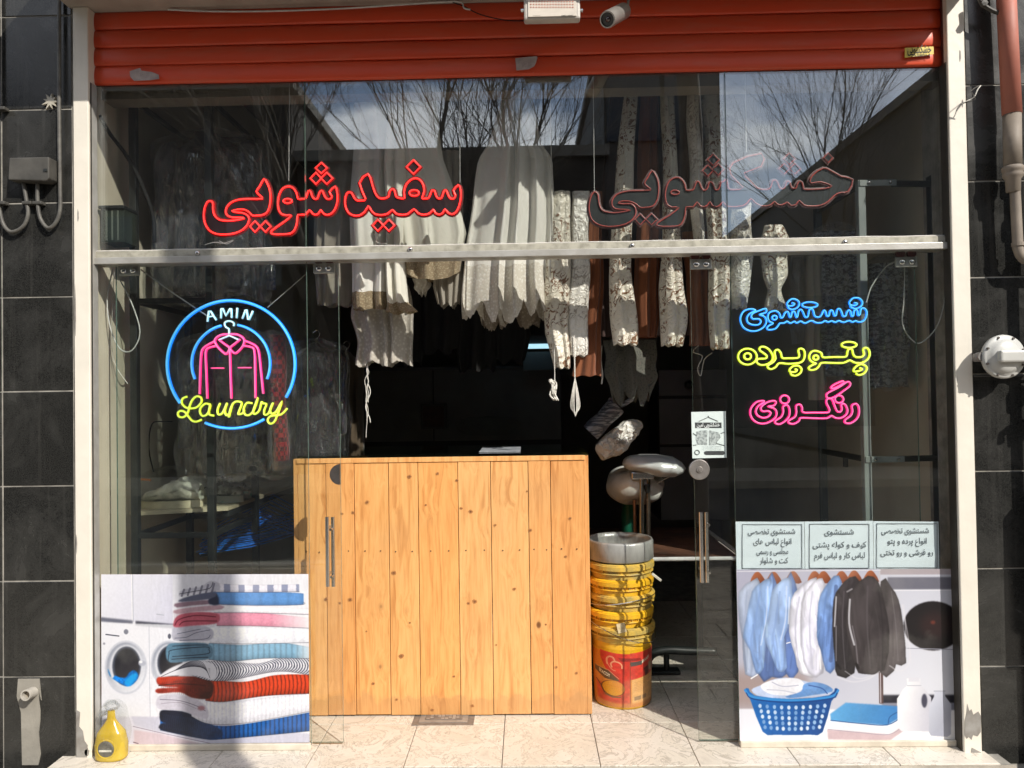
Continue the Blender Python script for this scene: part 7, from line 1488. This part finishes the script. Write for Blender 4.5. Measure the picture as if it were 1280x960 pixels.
q2 = W(1222, 447, -.10); MB().tube([(q2.x - .012, -.098, q2.z), (q.x, -.10, q2.z)], .0175, 14).build('inlet_pipe', P('grey_pipe', (.2, .19, .18), (.14, .13, .12), 10, .5), rg, smooth=True)
MB().tube([(q.x + .02, -.11, q2.z), (gx, -.124, q2.z)], .02, 12).build('back_stub', M_GAS, rg)
q3 = W(1223, 446, -.10); MB().lathe([(.010, .03), (.019, .03), (.019, 0), (.01, 0)], (0, 0, 0), 20, M=Matrix.Translation((q3.x, -.10, q3.z)) @ Matrix.Rotation(R(90), 4, 'X')).build('open_port', P('grey_pipe', (.2, .19, .18), None), rg)
MB().tube([Wt(1218, 470, -.075), Wt(1300, 469, -.075)], .005, 6).build('support_rod', M_GAS, rg)
q = W(1222, 118, -.07); t = thing('tie_wire', 'twisted pale tie wire sticking out between the cream post and the gas pipe', 'wire', tuple(q))
MB().tube(smoothline([Wt(1226, 107, -.11), Wt(1222, 112, -.12), Wt(1217, 122, -.12), Wt(1205, 128, -.11), Wt(1197, 135, -.09), Wt(1194, 144, -.08)], 3), .0022, 5).build('strand', M_ROPE, t)
MB().tube(smoothline([Wt(1224, 107, -.11), Wt(1214, 114, -.13), Wt(1219, 124, -.12), Wt(1200, 130, -.10)], 3), .0018, 5).build('strand', M_COND, t)
q = W(1226, 6, -.1); t = thing('pipe_bracket', 'rusty bracket with a bolt between gas pipe and red downpipe at the top', 'bracket', tuple(q))
MB().tube([Wt(1222, -6, -.11), Wt(1228, 6, -.12), Wt(1240, 13, -.12), Wt(1250, 17, -.12)], .009, 8).build('arm', M_DUSTY, t); MB().lathe([(0, .014), (.014, .012), (.016, 0)], (0, 0, 0), 6, M=Matrix.Translation(Wt(1229, 5, -.125)) @ Matrix.Rotation(R(90), 4, 'X')).build('bolt', M_DUSTY, t)

# ------------------------------------------------------------------ across the street: seen only mirrored in the glass, and it shades the shop front
def vx(px, D): return W(px, 300, D).x
def vz(px, py, D): return W(px, py, D).z
def facade(name, label, x0, x1, y0, depth, h, mat, cols, rows, wmat):
    t = thing(name, label, 'building', ((x0 + x1) / 2, y0, 0))
    MB().box(x0, x1, y0 - depth, y0, ZS, h).build('wall', mat, t)
    MB().box(x0 - .1, x1 + .1, y0 - depth - .1, y0 + .12, h + .003, h + .22).build('parapet', P('parapet_stone', (.2, .18, .16), (.14, .13, .11), 2, .8), t)
    for i in range(cols):
        for j in range(rows):
            wx = x0 + (x1 - x0) * (i + .5) / cols; wz = .9 + j * 2.9
            if wz + 1.5 > h - .2: continue
            MB().box(wx - .55, wx + .55, y0 + .002, y0 + .05, wz, wz + 1.45).build('window', wmat, t)
    return t
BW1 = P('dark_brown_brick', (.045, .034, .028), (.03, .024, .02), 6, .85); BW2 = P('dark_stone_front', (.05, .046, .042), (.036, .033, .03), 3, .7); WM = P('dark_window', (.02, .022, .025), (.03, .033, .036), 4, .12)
D1 = 12.0
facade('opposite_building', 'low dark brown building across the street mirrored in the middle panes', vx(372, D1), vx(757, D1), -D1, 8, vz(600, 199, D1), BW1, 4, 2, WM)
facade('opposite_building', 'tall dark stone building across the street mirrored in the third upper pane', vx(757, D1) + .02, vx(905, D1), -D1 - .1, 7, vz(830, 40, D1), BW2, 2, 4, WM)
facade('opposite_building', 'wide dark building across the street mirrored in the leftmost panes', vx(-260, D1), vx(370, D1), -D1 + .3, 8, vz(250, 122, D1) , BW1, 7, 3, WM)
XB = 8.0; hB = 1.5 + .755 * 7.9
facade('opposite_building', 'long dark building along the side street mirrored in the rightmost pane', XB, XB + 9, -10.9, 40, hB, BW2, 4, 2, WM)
def tree(name, label, x, y, h, seed, parent_tree=None, spread=.5, r0=.1, depth=6):
    rnd = random.Random(seed); t = thing(name, label, 'tree', (x, y, ZS)); tk = MB(); br = MB(); count = [0]
    def grow(p, d, L_, r, lv):
        pts = [p]; q = p.copy(); dd = d.copy(); n = 3 if lv > 2 else 4
        for i in range(n): dd = (dd + Vector((rnd.uniform(-.16, .16), rnd.uniform(-.16, .16), rnd.uniform(-.02, .12)))).normalized(); q = q + dd * L_ / n; pts.append(q.copy())
        (tk if lv < 2 else br).tube([tuple(a) for a in pts], [r * (1 - .45 * i / n) for i in range(n + 1)], 7 if lv < 2 else 4 if lv < 4 else 3, cap=False); count[0] += 1
        if lv >= depth: return
        for k in range(4 if lv in (2, 3) else 3 if lv < 6 else 2):
            f = rnd.uniform(.35, 1) if k else 1; i = min(n - 1, int(f * n)); b = pts[i] + (pts[i + 1] - pts[i]) * (f * n - i if f < 1 else 1)
            az = rnd.uniform(0, 6.28); tilt = rnd.uniform(.25, .7) * (1 if k else .5); u = dd.orthogonal().normalized(); v_ = dd.cross(u)
            nd = (dd * math.cos(tilt) + (u * math.cos(az) + v_ * math.sin(az)) * math.sin(tilt) + Vector((0, 0, .10))).normalized()
            grow(b, nd, L_ * rnd.uniform(.62, .82), r * (.62 if k == 0 else .45), lv + 1)
    grow(Vector((x, y, ZS)), Vector((.02, .02, 1)), h * .34, r0, 0)
    M_BARK = P('bare_bark', (.15, .125, .10), (.10, .085, .07), 10, .9)
    tk.build('trunk', M_BARK, t); o = br.build('crown', M_BARK, t); o['kind'] = 'stuff'
    return t
tree('bare_tree', 'bare tree across the street mirrored left of the white drapes', vx(430, 10.5), -10.5, 9.5, 3, depth=7, r0=.13)
tree('bare_tree', 'bushy bare tree mirrored in front of the low building in the middle pane', vx(560, 10.2), -10.2, 9.8, 5, depth=7, r0=.14)
tree('bare_tree', 'bare tree across the street mirrored above the white lace cloth', vx(660, 10.6), -10.6, 10.2, 8, depth=7, r0=.13)
tree('bare_tree', 'bare tree mirrored in the rightmost pane against the clouds', vx(1075, 13.5), -13.5, 9.0, 13, depth=6, r0=.10)
# the street pole whose soft shadow falls across the towels poster
DPOL = 3.3                                 # metres in front of the glass, at the kerb
px_ = WX(248, 800, 0) + DPOL * SX; py_ = -DPOL
rnd = random.Random(4)
tp = thing('street_tree', 'old leafless street tree at the kerb, its trunk shading the towels poster', 'tree', (px_, py_, ZS))
tk = MB(); n = 14; tk.tube([(px_ + .03 * math.sin(i * .9), py_ + .03 * math.cos(i * .7), ZS + 5.9 * i / n) for i in range(n + 1)], [.118 - .03 * i / n for i in range(n + 1)], 14)
tk.build('trunk', P('bare_bark', (.075, .06, .045), None), tp, smooth=True)
